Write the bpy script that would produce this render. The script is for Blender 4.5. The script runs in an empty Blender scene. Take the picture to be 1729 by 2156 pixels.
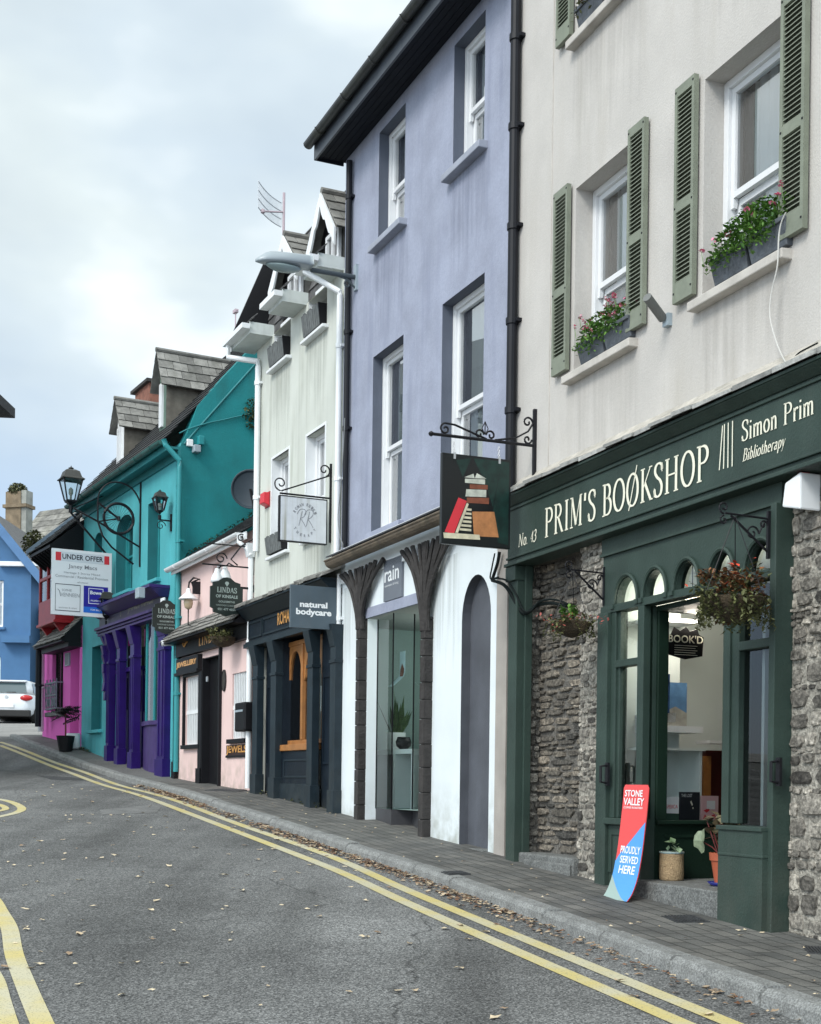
import bpy, math, random
from mathutils import Vector, noise
random.seed(7)
R=random.random
def U(a,b): return a+(b-a)*random.random()
sc=bpy.context.scene
# ---------------------------------------------------------------- camera, sky, sun, exposure
FL=2800.;CX=864.5;CY=1650.;RO=.013;EZ=1.5
cam=bpy.data.cameras.new('camera');co=bpy.data.objects.new('camera',cam);sc.collection.objects.link(co);sc.camera=co
cam.sensor_fit='HORIZONTAL';cam.sensor_width=36;cam.lens=FL/1729*36
cam.shift_y=(CY-1078)/1729;cam.clip_start=.1;cam.clip_end=2000
co.location=(0,0,EZ);co.rotation_euler=(math.radians(90),RO*-1,0)
SUN_EL=math.radians(42);SUN_AZ=math.radians(218)   # sun azimuth measured clockwise from +Y
wd=bpy.data.worlds.new("World");sc.world=wd;wd.use_nodes=True
def build_world():
    nt=wd.node_tree;N=nt.nodes;L=nt.links
    bg=N['Background'];bg.inputs[1].default_value=.11
    sky=N.new('ShaderNodeTexSky');sky.sky_type='NISHITA';sky.sun_disc=False;sky.sun_elevation=SUN_EL;sky.sun_rotation=SUN_AZ
    tc=N.new('ShaderNodeTexCoord')
    mp=N.new('ShaderNodeMapping');mp.inputs['Scale'].default_value=(1.0,1.0,1.9);mp.inputs['Location'].default_value=(.9,.35,.1);L.new(tc.outputs['Generated'],mp.inputs[0])
    n1=N.new('ShaderNodeTexNoise');n1.inputs['Scale'].default_value=2.6;n1.inputs['Detail'].default_value=5;n1.inputs['Roughness'].default_value=.5;L.new(mp.outputs[0],n1.inputs[0])
    n2=N.new('ShaderNodeTexNoise');n2.inputs['Scale'].default_value=4.5;n2.inputs['Detail'].default_value=4;n2.inputs['Roughness'].default_value=.45;L.new(mp.outputs[0],n2.inputs[0])
    cr=N.new('ShaderNodeValToRGB');L.new(n2.outputs[0],cr.inputs[0])   # cloud brightness
    e=cr.color_ramp.elements;e[0].position=.33;e[0].color=(4.1,4.7,5.0,1);e[1].position=.6;e[1].color=(6.9,7.3,7.2,1)
    x=cr.color_ramp.elements.new(.47);x.color=(4.9,5.5,5.65,1)
    # cover: full cloud high up, thinner veil low over the hill
    sp=N.new('ShaderNodeSeparateXYZ');L.new(tc.outputs['Generated'],sp.inputs[0])
    mr=N.new('ShaderNodeMapRange');mr.inputs[1].default_value=.16;mr.inputs[2].default_value=.44;mr.inputs[3].default_value=.12;mr.inputs[4].default_value=1.0;L.new(sp.outputs[2],mr.inputs[0])
    ad=N.new('ShaderNodeMath');ad.operation='ADD';L.new(mr.outputs[0],ad.inputs[0])
    m2=N.new('ShaderNodeMapRange');m2.inputs[1].default_value=.35;m2.inputs[2].default_value=.65;m2.inputs[3].default_value=-.22;m2.inputs[4].default_value=.3;L.new(n1.outputs[0],m2.inputs[0])
    L.new(m2.outputs[0],ad.inputs[1]);ad.use_clamp=True
    blue=N.new('ShaderNodeMixRGB');blue.inputs[0].default_value=.6;L.new(sky.outputs[0],blue.inputs[1]);blue.inputs[2].default_value=(3.0,4.15,5.9,1)
    mx=N.new('ShaderNodeMixRGB');L.new(ad.outputs[0],mx.inputs[0]);L.new(blue.outputs[0],mx.inputs[1]);L.new(cr.outputs[0],mx.inputs[2])
    # the overcast is brighter on the sunward side, behind the photographer
    mb=N.new('ShaderNodeMapRange');mb.inputs[1].default_value=-.7;mb.inputs[2].default_value=.35;mb.inputs[3].default_value=2.1;mb.inputs[4].default_value=1.0;L.new(sp.outputs[1],mb.inputs[0])
    mu=N.new('ShaderNodeMixRGB');mu.blend_type='MULTIPLY';mu.inputs[0].default_value=1;L.new(mx.outputs[0],mu.inputs[1]);L.new(mb.outputs[0],mu.inputs[2])
    L.new(mu.outputs[0],bg.inputs[0])
build_world()
sl=bpy.data.lights.new('sun','SUN');so=bpy.data.objects.new('sun',sl);sc.collection.objects.link(so)
sl.energy=1.5;sl.angle=math.radians(20);sl.color=(1,.97,.92)
sd=Vector((math.sin(SUN_AZ)*math.cos(SUN_EL),math.cos(SUN_AZ)*math.cos(SUN_EL),math.sin(SUN_EL)))
so.rotation_euler=sd.to_track_quat('Z','Y').to_euler()
sc.view_settings.view_transform='Standard';sc.view_settings.look='None';sc.view_settings.exposure=.64;sc.view_settings.gamma=1
# ---------------------------------------------------------------- terrain height and pixel -> place
GK=[(-60,-3.6),(0,0),(8.5,.585),(10.6,.735),(12.15,.83),(16.25,1.13),(19.35,1.36),(22.9,1.52),(26.6,1.90),(28.3,2.16),(31,2.5),(49,3.76),(120,6),(600,6)]
def gi(Y):
    for (a,b),(c,d) in zip(GK,GK[1:]):
        if a<=Y<=c: return b+(d-b)*(Y-a)/(c-a)
    return GK[0][1] if Y<GK[0][0] else GK[-1][1]
def g(Y): return sum(gi(Y+t*.3) for t in range(-4,5))/9
def ray(px,py):
    a=(px-CX)/FL;b=(CY-py)/FL
    return Vector((a*math.cos(RO)-b*math.sin(RO),1.0,a*math.sin(RO)+b*math.cos(RO)))
def ground(px,py,off=0.):
    r=ray(px,py);Y=2.0
    while Y<150:
        if EZ+Y*r.z<=g(Y)+off: break
        Y+=.01
    return Vector((r.x*Y,Y,EZ+Y*r.z))
class Frame:
    """x runs along the facade towards the right of the picture, y into the building, z is world height"""
    def __init__(s,P,Q):
        s.P=Vector((P[0],P[1],0));d=Vector((Q[0]-P[0],Q[1]-P[1],0));s.W=d.length;s.dx=d.normalized();s.dy=Vector((-s.dx.y,s.dx.x,0));s.phi=math.atan2(s.dx.y,s.dx.x)
    def p(s,px,py,y=0.):
        r=ray(px,py);O=s.P+s.dy*y;t=(O.x*s.dy.x+O.y*s.dy.y)/(r.x*s.dy.x+r.y*s.dy.y)
        w=Vector((0,0,EZ))+r*t;return ((w-O).dot(s.dx),w.z)
    def q(s,px,py,x):
        r=ray(px,py);O=s.P+s.dx*x;t=(O.x*s.dx.x+O.y*s.dx.y)/(r.x*s.dx.x+r.y*s.dx.y)
        w=Vector((0,0,EZ))+r*t;return ((w-O).dot(s.dy),w.z)
    def w(s,x,y,z): v=s.P+s.dx*x+s.dy*y;return Vector((v.x,v.y,z))
    def loc(s,v): d=Vector((v.x,v.y,0))-s.P;return (d.dot(s.dx),d.dot(s.dy),v.z)
    def g(s,x,y=0): return g(s.w(x,y,0).y)
WF=Frame((0,0),(1,0))
def plan(s,px): return ((px-CX)/s,FL/s)
_s=.174*(1068+250);_b=[(1068,_s)]
for x,vp in [(712,-365),(530,-425),(372,-500),(170,-670),(88,-760)]:
    _s=_s*(x-vp)/(_b[-1][0]-vp);_b.append((x,_s))
PT={x:plan(s,x) for x,s in _b}
P0=PT[1068];dv=Vector((1114.5/2800,-1)).normalized();PR=(P0[0]+dv.x*9,P0[1]+dv.y*9)
A=Frame(P0,PR);B=Frame(PT[712],PT[1068]);C=Frame(PT[530],PT[712]);D=Frame(PT[372],PT[530]);E=Frame(PT[170],PT[372]);G=Frame(PT[88],PT[170])
# ---------------------------------------------------------------- materials
MC={}
def mat(name,col,rough=.7,var=.12,scale=2.5,bump=.0,bscale=40,streak=0,scol=(.12,.11,.09),metal=0,rnd=0,spec=.5,col2=None,fine=0,stretch=6,base=0,finea=.35,dcol=(.2,.2,.13)):
    if name in MC: return MC[name]
    m=bpy.data.materials.new(name);m.use_nodes=True;nt=m.node_tree;N=nt.nodes;L=nt.links;b=N['Principled BSDF']
    b.inputs['Roughness'].default_value=rough;b.inputs['Metallic'].default_value=metal;b.inputs['Specular IOR Level'].default_value=spec
    tc=N.new('ShaderNodeTexCoord');out=None
    rgb=N.new('ShaderNodeRGB');rgb.outputs[0].default_value=(*col,1);cur=rgb.outputs[0]
    def mixn(f,c1,c2,mode='MIX'):
        x=N.new('ShaderNodeMixRGB');x.blend_type=mode
        for k,v in ((0,f),(1,c1),(2,c2)):
            if hasattr(v,'is_output'): L.new(v,x.inputs[k])
            elif isinstance(v,(int,float)): x.inputs[k].default_value=v
            else: x.inputs[k].default_value=(*v,1)
        return x.outputs[0]
    def nz(sc_,det=4,vec=None,ro=.55):
        n=N.new('ShaderNodeTexNoise');n.inputs['Scale'].default_value=sc_;n.inputs['Detail'].default_value=det;n.inputs['Roughness'].default_value=ro
        L.new(vec or tc.outputs['Object'],n.inputs[0]);return n.outputs[0]
    def ramp(v,a,b_,lo=0,hi=1):
        r=N.new('ShaderNodeMapRange');L.new(v,r.inputs[0]);r.inputs[1].default_value=a;r.inputs[2].default_value=b_;r.inputs[3].default_value=lo;r.inputs[4].default_value=hi;return r.outputs[0]
    if rnd:
        at=N.new('ShaderNodeAttribute');at.attribute_name='rnd'
        if col2: cur=mixn(ramp(at.outputs['Fac'],.0,1),col,col2)
        else:
            v=ramp(at.outputs['Fac'],0,1,1-rnd,1+rnd);cur=mixn(1.0,cur,v,'MULTIPLY')
    if var:
        v=ramp(nz(scale),.3,.7,1-var,1+var*.6);cur=mixn(1.0,cur,v,'MULTIPLY')
    if fine:
        v=ramp(nz(fine,2),.35,.65,1-finea,1+finea);cur=mixn(1.0,cur,v,'MULTIPLY')
    if streak:
        mp=N.new('ShaderNodeMapping');mp.inputs['Scale'].default_value=(stretch,stretch,.45);L.new(tc.outputs['Object'],mp.inputs[0])
        f1=ramp(nz(1.0,5,mp.outputs[0],.6),.5,.72);f2=ramp(nz(.8,3),.35,.65)
        mm=N.new('ShaderNodeMath');mm.operation='MULTIPLY';L.new(f1,mm.inputs[0]);L.new(f2,mm.inputs[1])
        m3=N.new('ShaderNodeMath');m3.operation='MULTIPLY';L.new(mm.outputs[0],m3.inputs[0]);m3.inputs[1].default_value=streak
        cur=mixn(m3.outputs[0],cur,scol)
    if base:   # splash-back dirt in the lowest half metre above the pavement
        sp=N.new('ShaderNodeSeparateXYZ');L.new(tc.outputs['Object'],sp.inputs[0])
        f=ramp(sp.outputs[2],.0,.55,1,0);n_=ramp(nz(5,4),.35,.65);mm=N.new('ShaderNodeMath');mm.operation='MULTIPLY';L.new(f,mm.inputs[0]);L.new(n_,mm.inputs[1])
        m3=N.new('ShaderNodeMath');m3.operation='MULTIPLY';L.new(mm.outputs[0],m3.inputs[0]);m3.inputs[1].default_value=base
        cur=mixn(m3.outputs[0],cur,dcol)
    L.new(cur,b.inputs['Base Color'])
    if bump:
        bp=N.new('ShaderNodeBump');bp.inputs['Strength'].default_value=bump;bp.inputs['Distance'].default_value=.02
        L.new(nz(bscale,6),bp.inputs['Height']);L.new(bp.outputs[0],b.inputs['Normal'])
    MC[name]=m;return m
def glass(name,tint=(.8,.9,.88),boost=1.0,rough=.0):
    if name in MC: return MC[name]
    m=bpy.data.materials.new(name);m.use_nodes=True;nt=m.node_tree;N=nt.nodes;L=nt.links;N.remove(N['Principled BSDF'])
    t=N.new('ShaderNodeBsdfTransparent');t.inputs[0].default_value=(*tint,1)
    gl=N.new('ShaderNodeBsdfGlossy');gl.inputs['Roughness'].default_value=rough
    fr=N.new('ShaderNodeFresnel');fr.inputs[0].default_value=1.5
    mu=N.new('ShaderNodeMath');mu.operation='MULTIPLY';mu.inputs[1].default_value=boost;mu.use_clamp=True;L.new(fr.outputs[0],mu.inputs[0])
    x=N.new('ShaderNodeMixShader');L.new(mu.outputs[0],x.inputs[0]);L.new(t.outputs[0],x.inputs[1]);L.new(gl.outputs[0],x.inputs[2])
    L.new(x.outputs[0],N['Material Output'].inputs[0]);MC[name]=m;return m
def asphalt():
    m=bpy.data.materials.new('asphalt');m.use_nodes=True;nt=m.node_tree;N=nt.nodes;L=nt.links;b=N['Principled BSDF'];b.inputs['Roughness'].default_value=.85;b.inputs['Specular IOR Level'].default_value=.3
    tc=N.new('ShaderNodeTexCoord');o=tc.outputs['Object']
    v=N.new('ShaderNodeTexVoronoi');v.inputs['Scale'].default_value=105;L.new(o,v.inputs[0])
    cr=N.new('ShaderNodeValToRGB');L.new(v.outputs['Color'],cr.inputs[0]);e=cr.color_ramp.elements
    e[0].position=.12;e[0].color=(.045,.047,.047,1);e[1].position=.98;e[1].color=(.27,.272,.268,1);x=e.new(.55);x.color=(.118,.12,.119,1)
    n=N.new('ShaderNodeTexNoise');n.inputs['Scale'].default_value=.55;n.inputs['Detail'].default_value=6;n.inputs['Roughness'].default_value=.65;L.new(o,n.inputs[0])
    mr=N.new('ShaderNodeMapRange');mr.inputs[1].default_value=.35;mr.inputs[2].default_value=.65;mr.inputs[3].default_value=.72;mr.inputs[4].default_value=1.25;L.new(n.outputs[0],mr.inputs[0])
    # tyre-worn paths along the street
    mp=N.new('ShaderNodeMapping');mp.inputs['Rotation'].default_value=(0,0,math.radians(-24));mp.inputs['Scale'].default_value=(1.3,.08,1);L.new(o,mp.inputs[0])
    n3=N.new('ShaderNodeTexNoise');n3.inputs['Scale'].default_value=1;n3.inputs['Detail'].default_value=3;L.new(mp.outputs[0],n3.inputs[0])
    mr3=N.new('ShaderNodeMapRange');mr3.inputs[1].default_value=.35;mr3.inputs[2].default_value=.65;mr3.inputs[3].default_value=.74;mr3.inputs[4].default_value=1.25;L.new(n3.outputs[0],mr3.inputs[0])
    m1=N.new('ShaderNodeMixRGB');m1.blend_type='MULTIPLY';m1.inputs[0].default_value=1;L.new(cr.outputs[0],m1.inputs[1]);L.new(mr.outputs[0],m1.inputs[2])
    m2=N.new('ShaderNodeMixRGB');m2.blend_type='MULTIPLY';m2.inputs[0].default_value=1;L.new(m1.outputs[0],m2.inputs[1]);L.new(mr3.outputs[0],m2.inputs[2])
    dn=N.new('ShaderNodeTexNoise');dn.inputs['Scale'].default_value=2.5;dn.inputs['Detail'].default_value=4;L.new(o,dn.inputs[0])
    dm=N.new('ShaderNodeMixRGB');dm.blend_type='ADD';dm.inputs[0].default_value=.35;L.new(o,dm.inputs[1]);L.new(dn.outputs['Color'],dm.inputs[2])
    cv=N.new('ShaderNodeTexVoronoi');cv.feature='DISTANCE_TO_EDGE';cv.inputs['Scale'].default_value=.3;L.new(dm.outputs[0],cv.inputs[0])
    cm=N.new('ShaderNodeMapRange');cm.inputs[1].default_value=0;cm.inputs[2].default_value=.004;cm.inputs[3].default_value=.45;cm.inputs[4].default_value=1;L.new(cv.outputs['Distance'],cm.inputs[0])
    m4=N.new('ShaderNodeMixRGB');m4.blend_type='MULTIPLY';m4.inputs[0].default_value=1;L.new(m2.outputs[0],m4.inputs[1]);L.new(cm.outputs[0],m4.inputs[2])
    L.new(m4.outputs[0],b.inputs['Base Color'])
    bp=N.new('ShaderNodeBump');bp.inputs['Strength'].default_value=.6;bp.inputs['Distance'].default_value=.006;L.new(v.outputs['Distance'],bp.inputs['Height']);L.new(bp.outputs[0],b.inputs['Normal'])
    return m
def yellow():
    m=bpy.data.materials.new('worn_yellow_paint');m.use_nodes=True;nt=m.node_tree;N=nt.nodes;L=nt.links;b=N['Principled BSDF'];b.inputs['Roughness'].default_value=.75
    tc=N.new('ShaderNodeTexCoord');o=tc.outputs['Object']
    n=N.new('ShaderNodeTexNoise');n.inputs['Scale'].default_value=2.2;n.inputs['Detail'].default_value=5;L.new(o,n.inputs[0])
    cr=N.new('ShaderNodeValToRGB');L.new(n.outputs[0],cr.inputs[0]);e=cr.color_ramp.elements;e[0].position=.38;e[0].color=(.5,.42,.17,1);e[1].position=.6;e[1].color=(.47,.44,.31,1)
    v=N.new('ShaderNodeTexNoise');v.inputs['Scale'].default_value=90;v.inputs['Detail'].default_value=3;L.new(o,v.inputs[0])
    mr=N.new('ShaderNodeMapRange');mr.inputs[1].default_value=.58;mr.inputs[2].default_value=.68;L.new(v.outputs[0],mr.inputs[0])
    mx=N.new('ShaderNodeMixRGB');L.new(mr.outputs[0],mx.inputs[0]);L.new(cr.outputs[0],mx.inputs[1]);mx.inputs[2].default_value=(.2,.19,.14,1)
    L.new(mx.outputs[0],b.inputs['Base Color']);return m
def paving():
    m=bpy.data.materials.new('block_paving');m.use_nodes=True;nt=m.node_tree;N=nt.nodes;L=nt.links;b=N['Principled BSDF'];b.inputs['Roughness'].default_value=.8
    uv=N.new('ShaderNodeUVMap');uv.uv_map='UVMap'
    br=N.new('ShaderNodeTexBrick');br.inputs['Scale'].default_value=1;br.inputs['Brick Width'].default_value=.21;br.inputs['Row Height'].default_value=.105;br.inputs['Mortar Size'].default_value=.006;br.inputs['Mortar Smooth'].default_value=.3
    br.inputs['Color1'].default_value=(.085,.086,.082,1);br.inputs['Color2'].default_value=(.125,.122,.112,1);br.inputs['Mortar'].default_value=(.03,.03,.028,1);L.new(uv.outputs[0],br.inputs[0])
    n=N.new('ShaderNodeTexNoise');n.inputs['Scale'].default_value=3;n.inputs['Detail'].default_value=6;L.new(uv.outputs[0],n.inputs[0])
    mr=N.new('ShaderNodeMapRange');mr.inputs[1].default_value=.3;mr.inputs[2].default_value=.7;mr.inputs[3].default_value=.65;mr.inputs[4].default_value=1.35;L.new(n.outputs[0],mr.inputs[0])
    n2=N.new('ShaderNodeTexNoise');n2.inputs['Scale'].default_value=110;n2.inputs['Detail'].default_value=2;L.new(uv.outputs[0],n2.inputs[0])
    mr2=N.new('ShaderNodeMapRange');mr2.inputs[1].default_value=.3;mr2.inputs[2].default_value=.7;mr2.inputs[3].default_value=.7;mr2.inputs[4].default_value=1.3;L.new(n2.outputs[0],mr2.inputs[0])
    a=N.new('ShaderNodeMixRGB');a.blend_type='MULTIPLY';a.inputs[0].default_value=1;L.new(br.outputs[0],a.inputs[1]);L.new(mr.outputs[0],a.inputs[2])
    c=N.new('ShaderNodeMixRGB');c.blend_type='MULTIPLY';c.inputs[0].default_value=1;L.new(a.outputs[0],c.inputs[1]);L.new(mr2.outputs[0],c.inputs[2])
    L.new(c.outputs[0],b.inputs['Base Color'])
    bp=N.new('ShaderNodeBump');bp.inputs['Strength'].default_value=.7;bp.inputs['Distance'].default_value=.006;bp.invert=True;L.new(br.outputs['Fac'],bp.inputs['Height']);L.new(bp.outputs[0],b.inputs['Normal'])
    return m
M_cream=mat('cream_render',(.5,.475,.445),.85,.1,1.6,.2,70,.6,(.36,.33,.28),stretch=3,fine=45,finea=.03)
M_creamsill=mat('cream_sill',(.5,.47,.43),.8,.15,6,.2,60,.3)
M_violet=mat('violet_render',(.295,.318,.405),.8,.16,2.2,.2,60,.9,(.19,.21,.29),stretch=4,fine=30,finea=.04)
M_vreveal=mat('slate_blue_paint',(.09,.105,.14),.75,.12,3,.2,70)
M_white=mat('white_render',(.68,.73,.75),.8,.06,1.5,.2,70,.18,(.4,.42,.36),base=.55)
M_whitep=mat('white_paint',(.74,.76,.77),.4,.05,5,0)
M_upvc=mat('white_window_paint',(.7,.71,.72),.3,.03,5,0)
M_sage=mat('sage_render',(.55,.57,.52),.85,.08,1.5,.2,80,.8,(.24,.25,.2),stretch=5)
M_pink=mat('pink_render',(.72,.53,.5),.85,.07,1.5,.2,80,.3,(.4,.3,.27),base=.5)
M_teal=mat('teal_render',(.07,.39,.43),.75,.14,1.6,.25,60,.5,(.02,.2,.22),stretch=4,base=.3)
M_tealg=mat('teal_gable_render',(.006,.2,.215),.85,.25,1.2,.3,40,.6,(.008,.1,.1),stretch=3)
M_teald=mat('dark_teal_paint',(.012,.17,.185),.55,.15,4,.1)
M_navy=mat('navy_paint',(.006,.012,.02),.5,.25,4,.15,30,spec=.25,base=.35,dcol=(.06,.062,.055))
M_navyl=mat('navy_gloss_trim',(.013,.023,.031),.45,.25,6,.1,30,spec=.3,base=.35,dcol=(.06,.062,.055))
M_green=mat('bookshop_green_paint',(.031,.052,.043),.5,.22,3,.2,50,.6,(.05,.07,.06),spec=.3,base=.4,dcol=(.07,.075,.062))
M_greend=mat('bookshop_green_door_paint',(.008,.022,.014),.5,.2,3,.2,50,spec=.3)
M_purple=mat('purple_gloss_paint',(.018,.005,.1),.4,.25,4,.1,40,spec=.3)
M_lav=mat('faded_purple_paint',(.055,.035,.13),.5,.2,6,.1,spec=.3)
M_mag=mat('magenta_render',(.78,.14,.52),.8,.06,2,.15,60,.2,(.5,.1,.35))
M_black=mat('black_paint',(.007,.007,.009),.5,.2,5,.05,spec=.25)
M_iron=mat('black_wrought_iron',(.008,.008,.011),.5,.2,20,.1,spec=.3)
M_pipe=mat('black_downpipe_plastic',(.008,.009,.013),.5,.2,6,spec=.25)
M_lead=mat('lead_planter',(.075,.085,.1),.55,.35,9,.5,30,.6,(.2,.22,.24),stretch=3)
M_slate=mat('slate_roofing',(.1,.098,.098),.7,.3,7,.3,40,rnd=.35)
M_slatel=mat('pale_weathered_slate',(.2,.195,.18),.75,.3,9,.4,40,rnd=.35,streak=.4,scol=(.09,.1,.07))
M_slated=mat('dark_roof_slate',(.04,.042,.045),.75,.3,9,.4,40,rnd=.3)
M_stone=mat('rubble_stone',(.1,.093,.08),.9,.55,22,1.0,35,rnd=1,col2=(.36,.335,.29),fine=60)
M_stoned=mat('dark_rubble_stone',(.055,.052,.046),.9,.6,22,1.0,35,rnd=1,col2=(.28,.24,.19),fine=50)
M_stonel=mat('limewashed_rubble_stone',(.06,.055,.048),.9,.6,26,1.0,30,rnd=1,col2=(.42,.385,.33),fine=45)
M_mort=mat('lime_mortar',(.31,.29,.25),.95,.5,16,1,50,fine=45)
M_mortd=mat('dark_mortar',(.14,.13,.115),.95,.35,10,.9,60,fine=50)
M_conc=mat('concrete_kerb',(.2,.205,.2),.9,.25,8,.5,60,fine=90)
M_step=mat('granite_step',(.15,.155,.15),.8,.3,8,.5,60,fine=70)
M_leaf=mat('green_leaves',(.03,.1,.012),.6,.2,9,rnd=1,col2=(.15,.3,.05))
M_leafr=mat('autumn_leaves',(.05,.028,.014),.7,.2,9,rnd=1,col2=(.24,.1,.035))
M_leafo=mat('olive_trailing_leaves',(.035,.04,.012),.7,.2,9,rnd=1,col2=(.14,.15,.05))
M_fall=mat('fallen_leaf_litter',(.13,.055,.025),.8,.2,9,rnd=1,col2=(.62,.52,.36))
M_fallr=mat('brown_leaf_litter',(.1,.04,.02),.8,.2,9,rnd=1,col2=(.3,.17,.09))
M_petal=mat('pink_petals',(.7,.2,.32),.6,.1,9,rnd=.3)
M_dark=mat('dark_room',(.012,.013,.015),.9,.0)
M_room=mat('pale_room_walls',(.62,.68,.66),.8,.05,2)
M_curt=mat('white_curtain',(.72,.74,.76),.9,.05,3)
M_curtd=mat('grey_curtain',(.06,.075,.07),.9,.3,12)
M_wood=mat('oiled_oak',(.35,.15,.045),.45,.3,5,.2,30,.4,(.16,.06,.02),stretch=14)
M_timber=mat('weathered_dark_timber',(.032,.029,.028),.85,.4,8,.7,30,.4,(.1,.09,.08),stretch=8)
M_gold=mat('gold_leaf_lettering',(.55,.27,.07),.35,.1,5)
M_cletter=mat('cream_lettering',(.78,.76,.62),.5,.04,5)
M_wletter=mat('white_lettering',(.8,.82,.83),.5,.03,5)
M_gletter=mat('grey_lettering',(.22,.23,.25),.6,.03,5)
M_grey=mat('galvanised_grey',(.3,.36,.4),.4,.1,5)
M_silver=mat('silver_metal',(.5,.52,.54),.35,.1,5,metal=.6)
M_rust=mat('mossy_brown_gutter',(.13,.1,.07),.6,.5,6,.5,30,.7,(.17,.17,.09),stretch=2)
M_redp=mat('red_window_paint',(.36,.012,.02),.45,.15,4)
M_bred=mat('bright_red_plastic',(.62,.035,.05),.4,.08,4)
M_blue=mat('blue_render',(.05,.135,.27),.8,.1,2,.15,60,.2,(.05,.12,.28))
M_chim=mat('lichened_chimney_render',(.19,.145,.095),.9,.4,3,.6,30,.8,(.13,.08,.04),stretch=2)
M_brick=mat('red_brick',(.22,.09,.06),.85,.3,8,.5,40)
M_terra=mat('terracotta',(.42,.1,.045),.6,.15,6,.2)
M_straw=mat('woven_straw',(.42,.3,.17),.8,.25,30,.8,90)
M_coir=mat('coir_liner',(.05,.035,.018),.95,.5,25,1,70)
M_cable=mat('black_cable',(.006,.01,.01),.7,.1,spec=.15)
M_cablew=mat('white_cable',(.5,.49,.46),.5,.1)
M_carp=mat('silver_car_paint',(.66,.69,.72),.2,.02,2,spec=.8)
M_rubber=mat('tyre_rubber',(.012,.012,.012),.7,.1)
M_tail=mat('red_tail_lens',(.4,.01,.012),.12,.1)
M_moss=mat('moss',(.04,.06,.012),.95,.4,12,1,50)
MG=glass('window_glass',(.78,.86,.85),1.9);MGu=glass('upper_window_glass',(.85,.9,.9),4.2);MGd=glass('clear_display_glass',(.97,.98,.98),.8);MGs=glass('shop_glass',(.86,.95,.92),1.0);MGt=glass('teal_tinted_glass',(.15,.5,.48),1.2)
# ---------------------------------------------------------------- mesh builder
class MB:
    def __init__(s): s.v=[];s.f=[];s.r=[];s.sm=False;s.uv=None
    def add(s,vs,fs,r=None):
        n=len(s.v);s.v+= [tuple(v) for v in vs];r=R() if r is None else r
        for f in fs: s.f.append(tuple(i+n for i in f));s.r.append(r)
        return s
    def box(s,x0,x1,y0,y1,z0,z1,r=None):
        if x0>x1:x0,x1=x1,x0
        if y0>y1:y0,y1=y1,y0
        if z0>z1:z0,z1=z1,z0
        return s.add([(x0,y0,z0),(x1,y0,z0),(x1,y1,z0),(x0,y1,z0),(x0,y0,z1),(x1,y0,z1),(x1,y1,z1),(x0,y1,z1)],
            [(0,3,2,1),(4,5,6,7),(0,1,5,4),(1,2,6,5),(2,3,7,6),(3,0,4,7)],r)
    def hexa(s,b,t,r=None): # 4 bottom pts ccw, 4 top pts
        return s.add(list(b)+list(t),[(0,3,2,1),(4,5,6,7),(0,1,5,4),(1,2,6,5),(2,3,7,6),(3,0,4,7)],r)
    def quad(s,a,b,c,d,r=None): return s.add([a,b,c,d],[(0,1,2,3)],r)
    def prism(s,pts,fn,d0,d1,r=None): # pts 2-D outline, fn(u,v,d)->xyz
        n=len(pts);vs=[fn(u,v,d0) for u,v in pts]+[fn(u,v,d1) for u,v in pts]
        fs=[tuple(range(n))[::-1],tuple(range(n,2*n))]+[(i,(i+1)%n,n+(i+1)%n,n+i) for i in range(n)]
        return s.add(vs,fs,r)
    def tube(s,pts,r,n=8,rr=None,cap=True):
        pts=[Vector(p) for p in pts];rs=r if isinstance(r,(list,tuple)) else [r]*len(pts);vs=[];up=None
        for i,p in enumerate(pts):
            t=(pts[min(i+1,len(pts)-1)]-pts[max(i-1,0)]);t=t.normalized() if t.length>1e-9 else Vector((0,0,1))
            a=t.cross(Vector((0,0,1)) if abs(t.z)<.95 else Vector((1,0,0))).normalized()
            if up is not None and a.dot(up)<0: a=-a
            up=a;b=t.cross(a).normalized()
            for k in range(n):
                w=2*math.pi*k/n;vs.append(p+a*(rs[i]*math.cos(w))+b*(rs[i]*math.sin(w)))
        fs=[]
        for i in range(len(pts)-1):
            for k in range(n): fs.append((i*n+k,i*n+(k+1)%n,(i+1)*n+(k+1)%n,(i+1)*n+k))
        if cap: fs+= [tuple(range(n))[::-1],tuple(range((len(pts)-1)*n,len(pts)*n))]
        return s.add(vs,fs,rr)
    def lathe(s,c,prof,n=16,rot=0,sx=1,sy=1,rr=None):
        vs=[];m=len(prof)
        for r,z in prof:
            for k in range(n):
                w=2*math.pi*k/n+rot;vs.append((c[0]+r*sx*math.cos(w),c[1]+r*sy*math.sin(w),c[2]+z))
        fs=[(i*n+k,i*n+(k+1)%n,(i+1)*n+(k+1)%n,(i+1)*n+k) for i in range(m-1) for k in range(n)]
        fs+= [tuple(range(n))[::-1],tuple(range((m-1)*n,m*n))]
        return s.add(vs,fs,rr)
    def torus(s,c,r,t,fn,n=36,m=6):
        pts=[fn(r*math.cos(2*math.pi*k/n),r*math.sin(2*math.pi*k/n)) for k in range(n+1)]
        return s.tube([(c[0]+p[0],c[1]+p[1],c[2]+p[2]) for p in pts],t,m)
def tv(mb,other,fn): mb.add([fn(*v) for v in other.v],other.f);return mb
class Node:
    def __init__(s,e,o,F): s.e=e;s.o=o;s.F=F
def tagp(o,label,cat,group=None):
    o['label']=label;o['category']=cat
    if group:o['group']=group
def thing(name,label,cat,F,x,y,z,group=None):
    e=bpy.data.objects.new(name,None);sc.collection.objects.link(e);e.empty_display_size=.1
    e.location=F.w(x,y,z);e.rotation_euler=(0,0,F.phi);tagp(e,label,cat,group);return Node(e,(x,y,z),F)
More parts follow.
